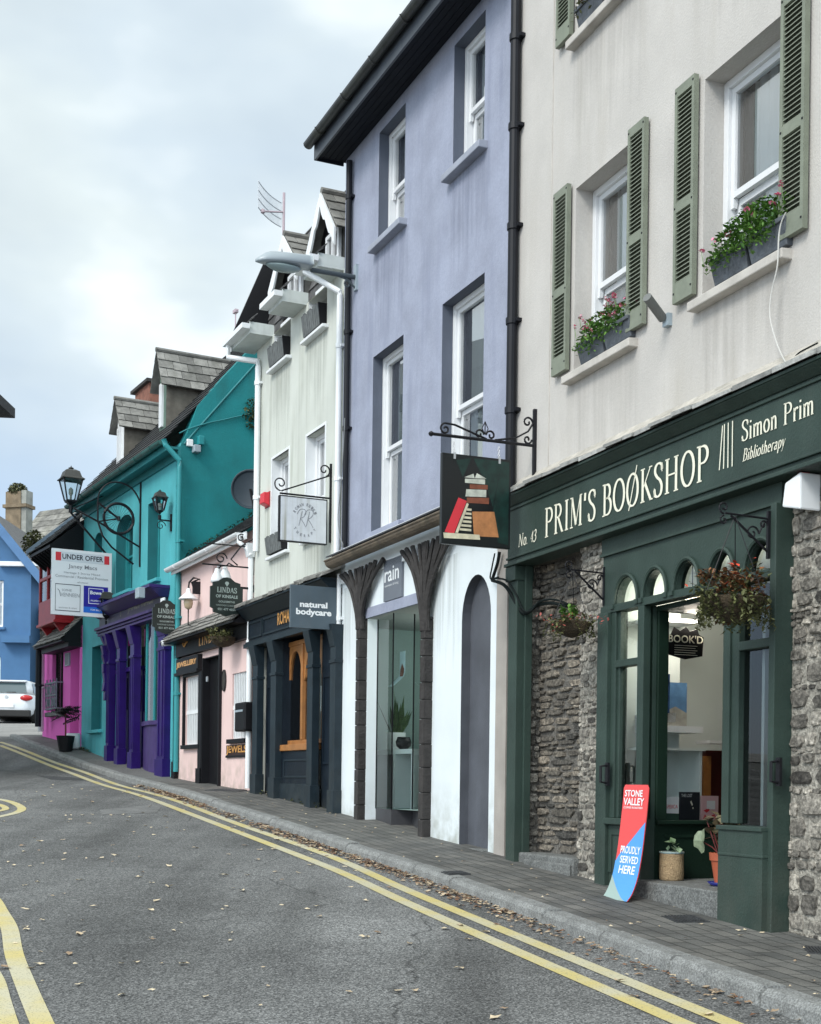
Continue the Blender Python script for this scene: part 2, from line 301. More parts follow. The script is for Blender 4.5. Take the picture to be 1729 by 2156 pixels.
def mesh(name,mb,m,o=(0,0,0)):
    me=bpy.data.meshes.new(name);me.from_pydata([(v[0]-o[0],v[1]-o[1],v[2]-o[2]) for v in mb.v],[],mb.f)
    a=me.attributes.new('rnd','FLOAT','FACE');a.data.foreach_set('value',mb.r)
    if mb.sm: me.polygons.foreach_set('use_smooth',[True]*len(me.polygons))
    if mb.uv:
        u=me.uv_layers.new(name='UVMap')
        for l in me.loops: u.data[l.index].uv=mb.uv[l.vertex_index]
    me.materials.append(m);me.update();return me
def part(par,name,mb,m,label=None,bevel=0):
    if not mb.f: return None
    o=bpy.data.objects.new(name,mesh(name,mb,m,par.o));sc.collection.objects.link(o);o.parent=par.e
    if label:o['label']=label
    if bevel:
        b=o.modifiers.new('bevel','BEVEL');b.width=bevel;b.segments=2;b.limit_method='ANGLE'
    return Node(o,par.o,par.F)
def solo(name,label,cat,F,x,y,z,mb,m,group=None,bevel=0):
    o=bpy.data.objects.new(name,mesh(name,mb,m,(x,y,z)));sc.collection.objects.link(o)
    o.location=F.w(x,y,z);o.rotation_euler=(0,0,F.phi);tagp(o,label,cat,group)
    if bevel:
        b=o.modifiers.new('bevel','BEVEL');b.width=bevel;b.segments=2;b.limit_method='ANGLE'
    return Node(o,(x,y,z),F)
def copything(nd,F,x,y,z,label,group=None):
    def rec(o,par):
        c=o.copy();sc.collection.objects.link(c);c.parent=par
        for ch in list(o.children): rec(ch,c)
        return c
    c=rec(nd.e,None);c.location=F.w(x,y,z);c.rotation_euler=(0,0,F.phi);c['label']=label
    if group:c['group']=group
    return Node(c,(x,y,z),F)
def struct(name,mb,m):
    o=bpy.data.objects.new(name,mesh(name,mb,m));sc.collection.objects.link(o);o['kind']='structure';return o
# lettering ------------------------------------------------------
TC={}
def textmesh(s,bold=0):
    k=(s,bold)
    if k in TC: return TC[k]
    cu=bpy.data.curves.new('t','FONT');cu.body=s;cu.size=1;cu.extrude=.0;cu.offset=bold;cu.resolution_u=3
    o=bpy.data.objects.new('t',cu);sc.collection.objects.link(o);bpy.context.view_layer.update()
    me=bpy.data.meshes.new_from_object(o.evaluated_get(bpy.context.evaluated_depsgraph_get()))
    vs=[(v.co.x,v.co.y) for v in me.vertices];fs=[tuple(p.vertices) for p in me.polygons]
    bpy.data.objects.remove(o);bpy.data.curves.remove(cu);bpy.data.meshes.remove(me)
    xs=[v[0] for v in vs];ys=[v[1] for v in vs];x0,x1,y0,y1=min(xs),max(xs),min(ys),max(ys)
    TC[k]=([((x-x0)/(x1-x0),(y-y0)/(y1-y0)) for x,y in vs],fs);return TC[k]
def text(mb,s,u0,u1,v0,v1,fn,bold=0,shear=0):
    vs,fs=textmesh(s,bold);mb.add([fn(u0+(u1-u0)*a+shear*(v1-v0)*b,v0+(v1-v0)*b) for a,b in vs],fs);return mb
def arc(cx,cy,rx,ry,a0,a1,n=12): return [(cx+rx*math.cos(math.radians(a0+(a1-a0)*i/n)),cy+ry*math.sin(math.radians(a0+(a1-a0)*i/n))) for i in range(n+1)]
def crv(p,n=5):
    o=[];q=[p[0]]+list(p)+[p[-1]]
    for i in range(1,len(q)-2):
        for k in range(n):
            t=k/n;a,b,c,d=q[i-1],q[i],q[i+1],q[i+2]
            o.append(tuple(.5*((2*b[j])+(-a[j]+c[j])*t+(2*a[j]-5*b[j]+4*c[j]-d[j])*t*t+(-a[j]+3*b[j]-3*c[j]+d[j])*t**3) for j in (0,1)))
    return o+[p[-1]]
def sf(x,y,w=.13): return ('s',[(x-w,y),(x+w,y)])
GL={ # serif glyphs: advance, strokes; kinds: n nib (thick when vertical), t thin, s serif
'P':(.72,[('n',[(.2,0),(.2,1)]),('n',[(.2,.98),(.38,.98)]+arc(.38,.74,.25,.24,90,-90)+[(.2,.5)]),sf(.2,0),sf(.15,1,.1)]),
'R':(.82,[('n',[(.2,0),(.2,1)]),('n',[(.2,.98),(.36,.98)]+arc(.36,.76,.23,.22,90,-90)+[(.2,.54)]),('n',[(.38,.54),(.7,0)]),sf(.2,0),sf(.15,1,.1),sf(.72,0,.07)]),
'I':(.4,[('n',[(.2,0),(.2,1)]),sf(.2,0),sf(.2,1)]),
'M':(1.0,[('t',[(.16,0),(.19,1)]),('n',[(.2,1),(.49,.05)]),('t',[(.49,.05),(.8,1)]),('n',[(.82,0),(.82,1)]),sf(.16,0,.11),sf(.82,0,.12),sf(.13,1,.07),sf(.86,1,.08)]),
'S':(.62,[('n',crv([(.53,.78),(.5,.93),(.33,1),(.16,.93),(.12,.76),(.24,.6),(.42,.47),(.52,.29),(.47,.08),(.3,0),(.14,.06),(.09,.24)])),('t',[(.53,.72),(.54,.98)]),('t',[(.08,.02),(.085,.28)])]),
'B':(.72,[('n',[(.2,0),(.2,1)]),('n',[(.2,.98),(.36,.98)]+arc(.36,.76,.2,.22,90,-90)+[(.2,.54)]),('n',[(.2,.54),(.38,.54)]+arc(.38,.28,.25,.27,90,-90)+[(.2,.01)]),sf(.15,0,.1),sf(.15,1,.1)]),
'O':(.86,[('n',arc(.43,.5,.34,.5,90,450,24))]),
'K':(.82,[('n',[(.2,0),(.2,1)]),('t',[(.66,1),(.24,.42)]),('n',[(.34,.56),(.7,0)]),sf(.2,0),sf(.2,1),sf(.68,1,.1),sf(.73,0,.1)]),
'H':(.92,[('n',[(.2,0),(.2,1)]),('n',[(.72,0),(.72,1)]),('t',[(.2,.52),(.72,.52)]),sf(.2,0),sf(.2,1),sf(.72,0),sf(.72,1)]),
'N':(.92,[('t',[(.18,0),(.18,1)]),('n',[(.18,1),(.74,0)]),('t',[(.74,0),(.74,1)]),sf(.18,0,.1),sf(.14,1,.08),sf(.74,1,.1)]),
"'":(.3,[('n',[(.15,1),(.13,.74)])]),
'L':(.66,[('n',[(.2,0),(.2,1)]),('t',[(.1,.01),(.58,.01)]),('t',[(.58,0),(.6,.22)]),sf(.2,1)]),
'D':(.84,[('n',[(.2,0),(.2,1)]),('n',[(.2,.98),(.34,.98)]+arc(.34,.5,.36,.48,90,-90)+[(.2,.02)]),sf(.15,0,.1),sf(.15,1,.1)]),
'A':(.82,[('t',[(.1,0),(.4,1)]),('n',[(.4,1),(.7,0)]),('t',[(.2,.35),(.6,.35)]),sf(.1,0,.1),sf(.72,0,.1)]),
'E':(.66,[('n',[(.2,0),(.2,1)]),('t',[(.1,.99),(.54,.99)]),('t',[(.2,.52),(.46,.52)]),('t',[(.1,.01),(.58,.01)]),('t',[(.54,.8),(.54,1)]),('t',[(.59,0),(.59,.2)])]),
'o':(.52,[('n',arc(.26,.3,.2,.3,90,450,18))]),
'i':(.28,[('n',[(.14,0),(.14,.6)]),sf(.14,0,.1),sf(.1,.6,.05),('n',[(.14,.78),(.14,.88)])]),
'm':(.86,[('n',[(.14,0),(.14,.6)]),('n',crv([(.14,.45),(.26,.6),(.38,.58),(.42,.4),(.42,0)])),('n',crv([(.42,.45),(.54,.6),(.66,.58),(.7,.4),(.7,0)])),sf(.14,0,.09),sf(.42,0,.09),sf(.71,0,.09),sf(.1,.6,.04)]),
'n':(.58,[('n',[(.14,0),(.14,.6)]),('n',crv([(.14,.45),(.26,.6),(.38,.58),(.43,.4),(.43,0)])),sf(.14,0,.09),sf(.43,0,.09),sf(.1,.6,.04)]),
'r':(.42,[('n',[(.14,0),(.14,.6)]),('n',crv([(.14,.42),(.22,.56),(.33,.6),(.38,.52)])),sf(.16,0,.1),sf(.1,.6,.04)]),
'b':(.54,[('n',[(.13,0),(.13,1.02)]),('n',arc(.28,.3,.18,.3,140,-140,14))]),
'l':(.28,[('n',[(.14,0),(.14,1.02)]),sf(.14,0,.09)]),
't':(.34,[('n',[(.15,.8),(.15,.12),(.22,.02),(.32,.08)]),('t',[(.03,.6),(.3,.6)])]),
'h':(.56,[('n',[(.13,0),(.13,1.02)]),('n',crv([(.13,.42),(.25,.6),(.37,.58),(.42,.4),(.42,0)])),sf(.42,0,.07)]),
'e':(.48,[('n',[(.08,.32),(.4,.34)]+arc(.25,.34,.16,.26,0,180,10)+arc(.27,.28,.19,.28,180,310,8))]),
'a':(.5,[('n',crv([(.1,.48),(.22,.6),(.35,.52),(.36,.3),(.36,.06),(.44,.02)])),('n',crv([(.36,.36),(.18,.3),(.08,.16),(.16,.01),(.28,.04),(.36,.14)]))]),
'p':(.54,[('n',[(.13,-.34),(.13,.6)]),('n',arc(.28,.3,.18,.3,140,-140,14)),sf(.13,-.34,.09)]),
'y':(.5,[('n',[(.07,.6),(.25,.04)]),('t',[(.43,.6),(.25,.04),(.16,-.28),(.05,-.3)])]),
'4':(.52,[('n',[(.36,0),(.36,.9)]),('t',[(.36,.9),(.06,.3),(.48,.3)])]),
'3':(.48,[('n',crv([(.1,.8),(.24,.92),(.38,.8),(.34,.58),(.2,.5),(.36,.44),(.42,.22),(.3,.02),(.12,-.02),(.06,.1)]))]),
'.':(.24,[('n',[(.1,.0),(.1,.1)])]),' ':(.36,[])}
def ribbon(mb,pts,wf,fn):
    n=len(pts);l=[];r=[]
    for i in range(n):
        a=pts[max(i-1,0)];b=pts[min(i+1,n-1)];dx,dy=b[0]-a[0],b[1]-a[1];L=math.hypot(dx,dy) or 1
        w=wf(abs(dy)/L)/2;nx,ny=-dy/L*w,dx/L*w;l.append((pts[i][0]+nx,pts[i][1]+ny));r.append((pts[i][0]-nx,pts[i][1]-ny))
    mb.add([fn(*p) for p in l+r],[(i,i+1,n+i+1,n+i) for i in range(n-1)])
def serif(mb,s,u0,u1,v0,h,fn,thick=.13,thin=.05,shear=0,gap=.0):
    W=sum(GL[c][0]+gap for c in s);k=(u1-u0)/W;x=0
    for c in s:
        adv,st=GL[c]
        for kd,pts in st:
            wf={'n':lambda d:thin+(thick-thin)*d,'t':lambda d:thin,'s':lambda d:thin*.8}[kd]
            ribbon(mb,[(x+a,b) for a,b in pts],wf,lambda a,b:fn(u0+k*a+shear*h*b,v0+h*b))
        x+=adv+gap
    return mb
def FX(y): return lambda u,v:(u,y,v)          # lettering lying on the facade
def SX(x): return lambda u,v:(x,u,v)          # lettering on a sign that stands square to the facade
# ---------------------------------------------------------------- generic pieces
def wall(mb,x0,x1,z0,z1,holes,dep=.15,top=None):
    """front sheet at y=0 with openings (xa,xb,za,zb,arch) and their reveals"""
    xs=sorted({x0,x1,*[h[0] for h in holes],*[h[1] for h in holes]});zs=sorted({z0,z1,*[h[2] for h in holes],*[h[3] for h in holes]})
    xs=[x for x in xs if x0<=x<=x1];zs=[z for z in zs if z0<=z<=z1]
    for a,b in zip(xs,xs[1:]):
        for c,d in zip(zs,zs[1:]):
            mx,mz=(a+b)/2,(c+d)/2
            if any(h[0]<mx<h[1] and h[2]<mz<h[3] for h in holes): continue
            mb.quad((a,0,c),(b,0,c),(b,0,d),(a,0,d))
    for h in holes:
        xa,xb,za,zb=h[:4];ar=len(h)>4 and h[4];dp=h[5] if len(h)>5 else dep
        if ar:
            cx=(xa+xb)/2;rx=(xb-xa)/2;rz=ar if ar is not True else rx;zc=zb-rz
            ap=[(cx+rx*math.cos(math.radians(t)),zc+rz*math.sin(math.radians(t))) for t in range(0,181,12)]
            for (p,q) in zip(ap,ap[1:]):
                mb.quad((q[0],0,q[1]),(p[0],0,p[1]),(p[0],0,zb),(q[0],0,zb));mb.quad((p[0],0,p[1]),(q[0],0,q[1]),(q[0],dp,q[1]),(p[0],dp,p[1]))
            zt=zc
        else:
            zt=zb;mb.quad((xa,0,zb),(xb,0,zb),(xb,dp,zb),(xa,dp,zb))
        mb.quad((xa,0,za),(xa,0,zt),(xa,dp,zt),(xa,dp,za));mb.quad((xb,0,zt),(xb,0,za),(xb,dp,za),(xb,dp,zt));mb.quad((xa,0,za),(xa,dp,za),(xb,dp,za),(xb,0,za))
    return mb
def shell(mb,x0,x1,y0,y1,z0,z1,left=1,right=1):
    if left: mb.quad((x0,y0,z0),(x0,y1,z0),(x0,y1,z1),(x0,y0,z1))
    if right: mb.quad((x1,y0,z0),(x1,y0,z1),(x1,y1,z1),(x1,y1,z0))
    mb.quad((x0,y1,z0),(x1,y1,z0),(x1,y1,z1),(x0,y1,z1));mb.quad((x0,y0,z1),(x1,y0,z1),(x1,y1,z1),(x0,y1,z1));return mb
def ring(mb,x0,x1,z0,z1,w,y0,y1,wb=None):
    wb=wb or w
    mb.box(x0,x0+w,y0,y1,z0,z1);mb.box(x1-w,x1,y0,y1,z0,z1);mb.box(x0+w,x1-w,y0,y1,z1-w,z1);mb.box(x0+w,x1-w,y0,y1,z0,z0+wb);return mb
def sash(bld,x0,x1,z0,z1,dep,fm=None,bars=(.62,),mid=.5,sill=None,sillm=None,curt='side',gl=None,horn=True,split=True,arch=0):
    fm=fm or M_upvc;f=.055
    w=part(bld,'window',ring(MB(),x0,x1,z0,z1,f,dep-.01,dep+.12),fm,bevel=.004)
    zm=z0+(z1-z0)*mid
    if split:
        a=ring(MB(),x0+f,x1-f,zm-.02,z1-f,.045,dep+.02,dep+.06)
        for b in bars: xb=x0+(x1-x0)*b;a.box(xb-.012,xb+.012,dep+.022,dep+.05,zm+.03,z1-f-.045)
        if horn:
            for xx in (x0+f,x1-f-.035): a.hexa([(xx,dep+.02,zm-.09),(xx+.035,dep+.02,zm-.09),(xx+.035,dep+.05,zm-.09),(xx,dep+.05,zm-.09)],[(xx,dep+.02,zm-.02),(xx+.035,dep+.02,zm-.02),(xx+.035,dep+.06,zm-.02),(xx,dep+.06,zm-.02)])
        part(w,'upper_sash',a,fm)
        a=ring(MB(),x0+f+.005,x1-f-.005,z0+f,zm-.022,.05,dep+.065,dep+.1)
        for b in bars: xb=x0+(x1-x0)*b;a.box(xb-.012,xb+.012,dep+.067,dep+.095,z0+f+.05,zm-.072)
        part(w,'lower_sash',a,fm)
        part(w,'pane',MB().quad((x0+f+.04,dep+.04,zm),(x1-f-.04,dep+.04,zm),(x1-f-.04,dep+.04,z1-f-.04),(x0+f+.04,dep+.04,z1-f-.04)),gl or MGu)
        part(w,'pane',MB().quad((x0+f+.04,dep+.082,z0+f+.04),(x1-f-.04,dep+.082,z0+f+.04),(x1-f-.04,dep+.082,zm-.06),(x0+f+.04,dep+.082,zm-.06)),gl or MGu)
    else:
        a=ring(MB(),x0+f,x1-f,z0+f,z1-f,.045,dep+.02,dep+.07)
        for b in bars: xb=x0+(x1-x0)*b;a.box(xb-.014,xb+.014,dep+.022,dep+.06,z0+f+.045,z1-f-.045)
        part(w,'casement',a,fm);part(w,'pane',MB().quad((x0+f+.04,dep+.04,z0+f+.04),(x1-f-.04,dep+.04,z0+f+.04),(x1-f-.04,dep+.04,z1-f-.04),(x0+f+.04,dep+.04,z1-f-.04)),gl or MGu)
    W=x1-x0
    if curt=='side':
        c=MB();n=26
        def cur(xa,xb,yy):
            for i in range(n):
                a0=xa+(xb-xa)*i/n;a1=xa+(xb-xa)*(i+1)/n
                y0=yy+.015*math.sin(i*1.5);y1=yy+.015*math.sin((i+1)*1.5);c.quad((a0,y0,z0+.05),(a1,y1,z0+.05),(a1,y1,z1-.05),(a0,y0,z1-.05))
        cur(x0+W*.2,x1-.02,dep+.12);part(w,'curtain',c,M_curt)
        c=MB()
        for i in range(n):
            xa=x0+.03;xb=x0+W*.17;a0=xa+(xb-xa)*i/n;a1=xa+(xb-xa)*(i+1)/n;y0=dep+.14+.015*math.sin(i*1.7);y1=dep+.14+.015*math.sin((i+1)*1.7)
            c.quad((a0,y0,z0+.05),(a1,y1,z0+.05),(a1,y1,z1-.05),(a0,y0,z1-.05))
        part(w,'curtain',c,M_curtd)
    elif curt=='dark':
        c=MB()
        for i in range(n:=20):
            xa=x0+.03;xb=x1-.03;a0=xa+(xb-xa)*i/n;a1=xa+(xb-xa)*(i+1)/n;y0=dep+.14+.015*math.sin(i*1.7);y1=dep+.14+.015*math.sin((i+1)*1.7)
            c.quad((a0,y0,z0+.05),(a1,y1,z0+.05),(a1,y1,z1-.05),(a0,y0,z1-.05))
        part(w,'curtain',c,M_curtd)
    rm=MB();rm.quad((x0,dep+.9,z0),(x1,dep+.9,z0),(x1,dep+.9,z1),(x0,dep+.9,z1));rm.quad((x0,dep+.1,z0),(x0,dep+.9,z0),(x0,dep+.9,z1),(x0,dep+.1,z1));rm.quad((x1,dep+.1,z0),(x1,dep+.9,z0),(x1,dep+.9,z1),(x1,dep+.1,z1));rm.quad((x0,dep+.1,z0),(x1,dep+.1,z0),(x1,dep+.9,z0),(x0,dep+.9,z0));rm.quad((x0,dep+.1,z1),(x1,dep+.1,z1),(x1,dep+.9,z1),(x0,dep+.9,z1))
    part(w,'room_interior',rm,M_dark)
    if sill:
        e,pr,th=sill;s=MB();s.hexa([(x0-e,-pr,z0-th),(x1+e,-pr,z0-th),(x1+e,dep,z0-th),(x0-e,dep,z0-th)],[(x0-e,-pr,z0-.02),(x1+e,-pr,z0-.02),(x1+e,dep,z0+.003),(x0-e,dep,z0+.003)])
        # the part of the sill inside the opening only reaches the reveal
        part(w,'sill',s,sillm or fm,bevel=.008)
    return w
def slates(mb,O,u,v,W,H,tw=.25,th=.18,t=.012,jit=.01,clip=None):
    """courses of overlapping slates on the plane O + a*u + b*v (v points up the slope)"""
    O,u,v=Vector(O),Vector(u).normalized(),Vector(v).normalized();n=u.cross(v);n=n if n.z>0 or abs(n.z)<.05 and n.y<0 else -n
    rows=max(1,int(round(H/th)));th=H/rows;base=O-n*.01
    mb.add([base,base+u*W,base+u*W+v*H,base+v*H],[(0,1,2,3)],.1)
    for r in range(rows):
        x=-(tw/2 if r%2 else 0)
        while x<W:
            a=max(0,x+.004);b=min(W,x+tw-.004)
            if b-a>.02 and not(clip and not clip((a+b)/2,(r+.5)*th)):
                j=U(-jit,jit);z0=r*th-.012+j if r else j*.5;z1=(r+1)*th+.01
                p=[O+u*a+v*z0+n*(t+.012),O+u*b+v*(z0+U(-jit,jit)*.5)+n*(t+.012),O+u*b+v*z1+n*.004,O+u*a+v*z1+n*.004]
                q=[k-n*t for k in p];mb.hexa(q,p)
            x+=tw
    return mb
def rubble(mb,O,u,v,n,W,H,smin=.05,smax=.13,out=.03,inside=None,seed=3,asp=(.8,2.8)):
    rg=random.Random(seed);O,u,v,n=Vector(O),Vector(u),Vector(v),Vector(n);z=0
    while z<H:
        h=rg.uniform(smin,smax);x=rg.uniform(-.1,0)
        while x<W:
            w=rg.uniform(*asp)*h+.015;a=max(0,x);b=min(W,x+w)
            if b-a>.03:
                hh=h*rg.uniform(.75,1.12);zz=z+rg.uniform(-.01,.012);top=min(H,zz+hh)
                if (inside is None or inside((a+b)/2,(zz+top)/2)) and top-zz>.02:
                    k=rg.choice([6,7,8]);ring0=[];cx,cz=(a+b)/2,(zz+top)/2;rw,rh=(b-a)/2*.93,(top-zz)/2*.92
                    for i in range(k):
                        t=2*math.pi*(i+rg.uniform(-.25,.25))/k;ct,st=math.cos(t),math.sin(t);e=.6
                        ring0.append((cx+rw*math.copysign(abs(ct)**e,ct)*rg.uniform(.86,1.05),cz+rh*math.copysign(abs(st)**e,st)*rg.uniform(.86,1.05)))
                    o=out*rg.uniform(.35,1.2);tx,tz=rg.uniform(-.25,.25),rg.uniform(-.25,.25)
                    def P(q,d): return O+u*q[0]+v*q[1]+n*d
                    b0=[P(q,-.01) for q in ring0];b1=[P((cx+(q[0]-cx)*.9,cz+(q[1]-cz)*.9),o*.85) for q in ring0]
                    b2=[P((cx+(q[0]-cx)*.62,cz+(q[1]-cz)*.62),o*(1+tx*(q[0]-cx)/rw+tz*(q[1]-cz)/rh)) for q in ring0]
                    c=P((cx,cz),o*rg.uniform(.95,1.1));fs=[]
                    for i in range(k):
                        j=(i+1)%k;fs+=[(i,j,k+j,k+i),(k+i,k+j,2*k+j,2*k+i),(2*k+i,2*k+j,3*k)]
                    mb.add(b0+b1+b2+[c],fs,min(1,max(0,rg.gauss(.45,.28))))
            x+=w
        z+=h
    return mb
def leafcloud(mb,c,rx,ry,rz,n,size,droop=0,shell_=.35,flat=0,fn=None):
    for _ in range(n):
        while True:
            p=Vector((U(-1,1),U(-1,1),U(-1,1)))
            if shell_<p.length<1: break
        q=Vector((c[0]+p.x*rx,c[1]+p.y*ry,c[2]+p.z*rz-(droop*R()*abs(p.x) if droop else 0)))
        if fn and not fn(q): continue
        leaf(mb,q,size*U(.6,1.3))
def leaf(mb,q,s,d=None,asp=.55,r=None):
    d=d or Vector((U(-1,1),U(-1,1),U(-.7,.6))).normalized();a=d.cross(Vector((U(-.3,.3),U(-.3,.3),1))).normalized();b=a.cross(d)
    q=Vector(q);mb.add([q-d*s*.5,q+a*s*asp*.5+b*s*.08,q+d*s*.5,q-a*s*asp*.5+b*s*.08],[(0,1,2),(0,2,3)],r)
def spiral(mb,c,r0,turns,a0,fn,t,n=26,sgn=1):
    pts=[]
    for i in range(n+1):
        k=i/n;w=a0+sgn*turns*2*math.pi*k;r=r0*(1-.78*k);p=fn(r*math.cos(w),r*math.sin(w));pts.append((c[0]+p[0],c[1]+p[1],c[2]+p[2]))
    mb.tube(pts,t,6);return pts
SV=lambda a,b:(0,a,b)  # vertical plane square to facade
# ================================================================ TERRAIN
KP=[(1697,2156),(1527.7,2093),(1374,2041),(1245,1986),(1140,1946),(1031,1907),(853,1839),(740,1802),(592,1750),(494,1718),(395,1683.5),(296,1654),(197.5,1624),(123,1597),(49,1567.5),(5,1550)]
KW=[ground(a,b,-.1) for a,b in KP];KW=[Vector((k.x,k.y)) for k in KW]
KW=[Vector((KW[0].x+(KW[0].y+10)*.385,-10)),Vector((KW[0].x+(KW[0].y-3)*.383,3))]+KW
def lin(P,Y):
    for a,b in zip(P,P[1:]):
        if a.y<=Y<=b.y: return a.x+(b.x-a.x)*(Y-a.y)/(b.y-a.y)
    a,b=(P[0],P[1]) if Y<P[0].y else (P[-2],P[-1]);return a.x+(b.x-a.x)*(Y-a.y)/(b.y-a.y)
def kx(Y): return sum(lin(KW,Y+t*.15) for t in range(-4,5))/9
FP=[Vector(A.w(30,0,0).xy)]+[Vector(PT[x]) for x in (1068,712,530,372,170,88)]
def fx(Y): return lin(FP,Y)
def sheet(name,xs,ys,off,m):
    mb=MB();mb.sm=True;vs=[(x,y,g(y)+off) for y in ys for x in xs];n=len(xs)
    mb.add(vs,[(j*n+i,j*n+i+1,(j+1)*n+i+1,(j+1)*n+i) for j in range(len(ys)-1) for i in range(n-1)],.5);return struct(name,mb,m)
fr=lambda a,b,s:[a+s*i for i in range(int(round((b-a)/s))+1)]
M_road=asphalt()
sheet('ground',fr(-320,320,20),fr(-60,60,2)+fr(80,600,40),-.14,mat('far_ground',(.12,.12,.11),.9,.3,.3,fine=30))
sheet('road',fr(-30,10,1),fr(-10,33,.25),-.1,M_road)
M_farroad=mat('pale_worn_asphalt',(.25,.245,.235),.9,.25,.6,.2,60,fine=60)
sheet('side_road',fr(-60,12,1),fr(33,64,.5),-.1,M_farroad)
# pavement (block paving up to about 20 m, tarmac beyond) and kerb
def pave(name,Y0,Y1,m,nrow=6):
    mb=MB();mb.uv=[];Y=Y0;s=0;pp=None;rows=[]
    while Y<=Y1+1e-6:
        a=kx(Y)+.13;b=max(fx(Y)+1.4,a+.3)
        if pp is not None: s+=math.hypot(Y-pp[1],kx(Y)-pp[0])
        pp=(kx(Y),Y)
        for i in range(nrow): mb.v.append((a+(b-a)*i/(nrow-1),Y,g(Y)+(.006 if i else -.001)));mb.uv.append((s,(b-a)*.93*i/(nrow-1)))
        rows.append(Y);Y+=.2
    for j in range(len(rows)-1):
        for i in range(nrow-1): k=j*nrow+i;mb.f.append((k,k+1,k+nrow+1,k+nrow));mb.r.append(.5)
    return struct(name,mb,m)
pave('pavement',-8,22,paving());pave('pavement_far',22.0,31.6,mat('pavement_tarmac',(.12,.12,.115),.9,.25,1.5,.3,60,fine=60))
def kerb():
    mb=MB();Y=-8.;d=.85;rg=random.Random(5)
    while Y<31.8:
        dd=d*.92 if Y<22 else .5;Y2=min(Y+dd,32);dz=rg.uniform(-.006,.006);n=4
        for i in range(n):
            ya=Y+(Y2-Y)*i/n+(.012 if i==0 else 0);yb=Y+(Y2-Y)*(i+1)/n-(.012 if i==n-1 else 0)
            def sec(y):
                x=kx(y);z=g(y)+dz;h=.1 if y<24 else .12
                return [(x-.012,y,z-h-.05),(x,y,z-.03),(x+.03,y,z+.002),(x+.14,y,z+.004),(x+.15,y,z-.06)]
            a,b=sec(ya),sec(yb);fs=[(k,k+1,5+k+1,5+k) for k in range(4)]
            if i==0: fs.append((4,3,2,1,0))
            if i==n-1: fs.append((5,6,7,8,9))
            mb.add(a+b,[f if len(f)==5 else (f[0],f[3],f[2],f[1]) for f in fs],.5)
        Y=Y2
    struct('kerb',mb,M_conc);mb=MB()
    # joint filler
    ys=fr(-8,31.8,.2)
    for a,b in zip(ys,ys[1:]):
        mb.add([(kx(a)+.02,a,g(a)-.12),(kx(b)+.02,b,g(b)-.12),(kx(b)+.02,b,g(b)-.03),(kx(a)+.02,a,g(a)-.03),(kx(a)+.14,a,g(a)-.012),(kx(b)+.14,b,g(b)-.012)],[(0,1,2,3),(3,2,5,4)],.5)
    struct('kerb_joints',mb,mat('dark_joint_grit',(.05,.05,.045),.95,.3,10))
kerb()
M_yel=yellow()
def marking(name,pts,w,closed=False):
    P=[ground(a,b,-.1) for a,b in pts];q=crv([(p.x,p.y) for p in P],8);mb=MB();n=len(q);l=[];r=[]
    for i in range(n):
        a=Vector(q[max(i-1,0)]);b=Vector(q[min(i+1,n-1)]);t=(b-a).normalized();nx,ny=-t.y*w/2,t.x*w/2
        l.append((q[i][0]+nx,q[i][1]+ny,g(q[i][1]+ny)-.095));r.append((q[i][0]-nx,q[i][1]-ny,g(q[i][1]-ny)-.095))
    mb.add(l+r,[(i,n+i,n+i+1,i+1) for i in range(n-1)],.5);return struct(name,mb,M_yel)
marking('yellow_line_marking',[(1680,2216),(1535.8,2156),(1354,2081),(1192.7,2014.6),(1031,1948),(853,1873.6),(691,1802),(494,1733),(345.5,1678.6),(197.5,1634),(98.7,1599.6),(0,1562.6)],.11)
marking('yellow_line_marking',[(1560,2210),(1434.9,2156),(1313.8,2103),(1152,2032.8),(1031,1980),(853,1900.7),(691,1826.7),(494,1750),(345.5,1693.4),(197.5,1646.5),(98.7,1609.5),(0,1570)],.11)
marking('yellow_line_marking',[(-90,1850),(-25,1885),(3,1925),(20,1957),(30,2012),(54,2076),(88,2156),(115,2215)],.11)
marking('yellow_line_marking',[(-90,1990),(-50,2010),(-15,2060),(0,2110),(13,2156),(32,2215)],.11)
marking('yellow_line_marking',[(-120,1676),(-50,1678),(0,1684),(30,1692),(46,1703),(34,1712),(0,1720),(-60,1732)],.11)
marking('yellow_line_marking',[(-120,1686),(-50,1688),(-5,1694),(12,1703),(-5,1709),(-60,1718)],.09)
# tarmac patches in the road (old trench repairs)
def patch(name,px,m):
    P=[ground(a,b,-.1) for a,b in px];mb=MB();mb.add([(p.x,p.y,g(p.y)-.0965) for p in P],[tuple(range(len(P)))],.5);struct(name,mb,m)
patch('road_patch',[(210,1706),(330,1694),(338,1701),(330,1712),(216,1716)],mat('pale_patch',(.15,.152,.15),.9,.3,6,.3,80,fine=90))
patch('road_patch',[(78,1633),(150,1637),(205,1644),(110,1642)],mat('dark_patch',(.05,.052,.054),.9,.3,6,.3,80,fine=90))
0 and patch('road_patch',[(640,1745+120),(720,1900),(760,1960),(700,1905)],mat('mid_patch',(.085,.088,.09),.9,.3,6,.3,80,fine=90))
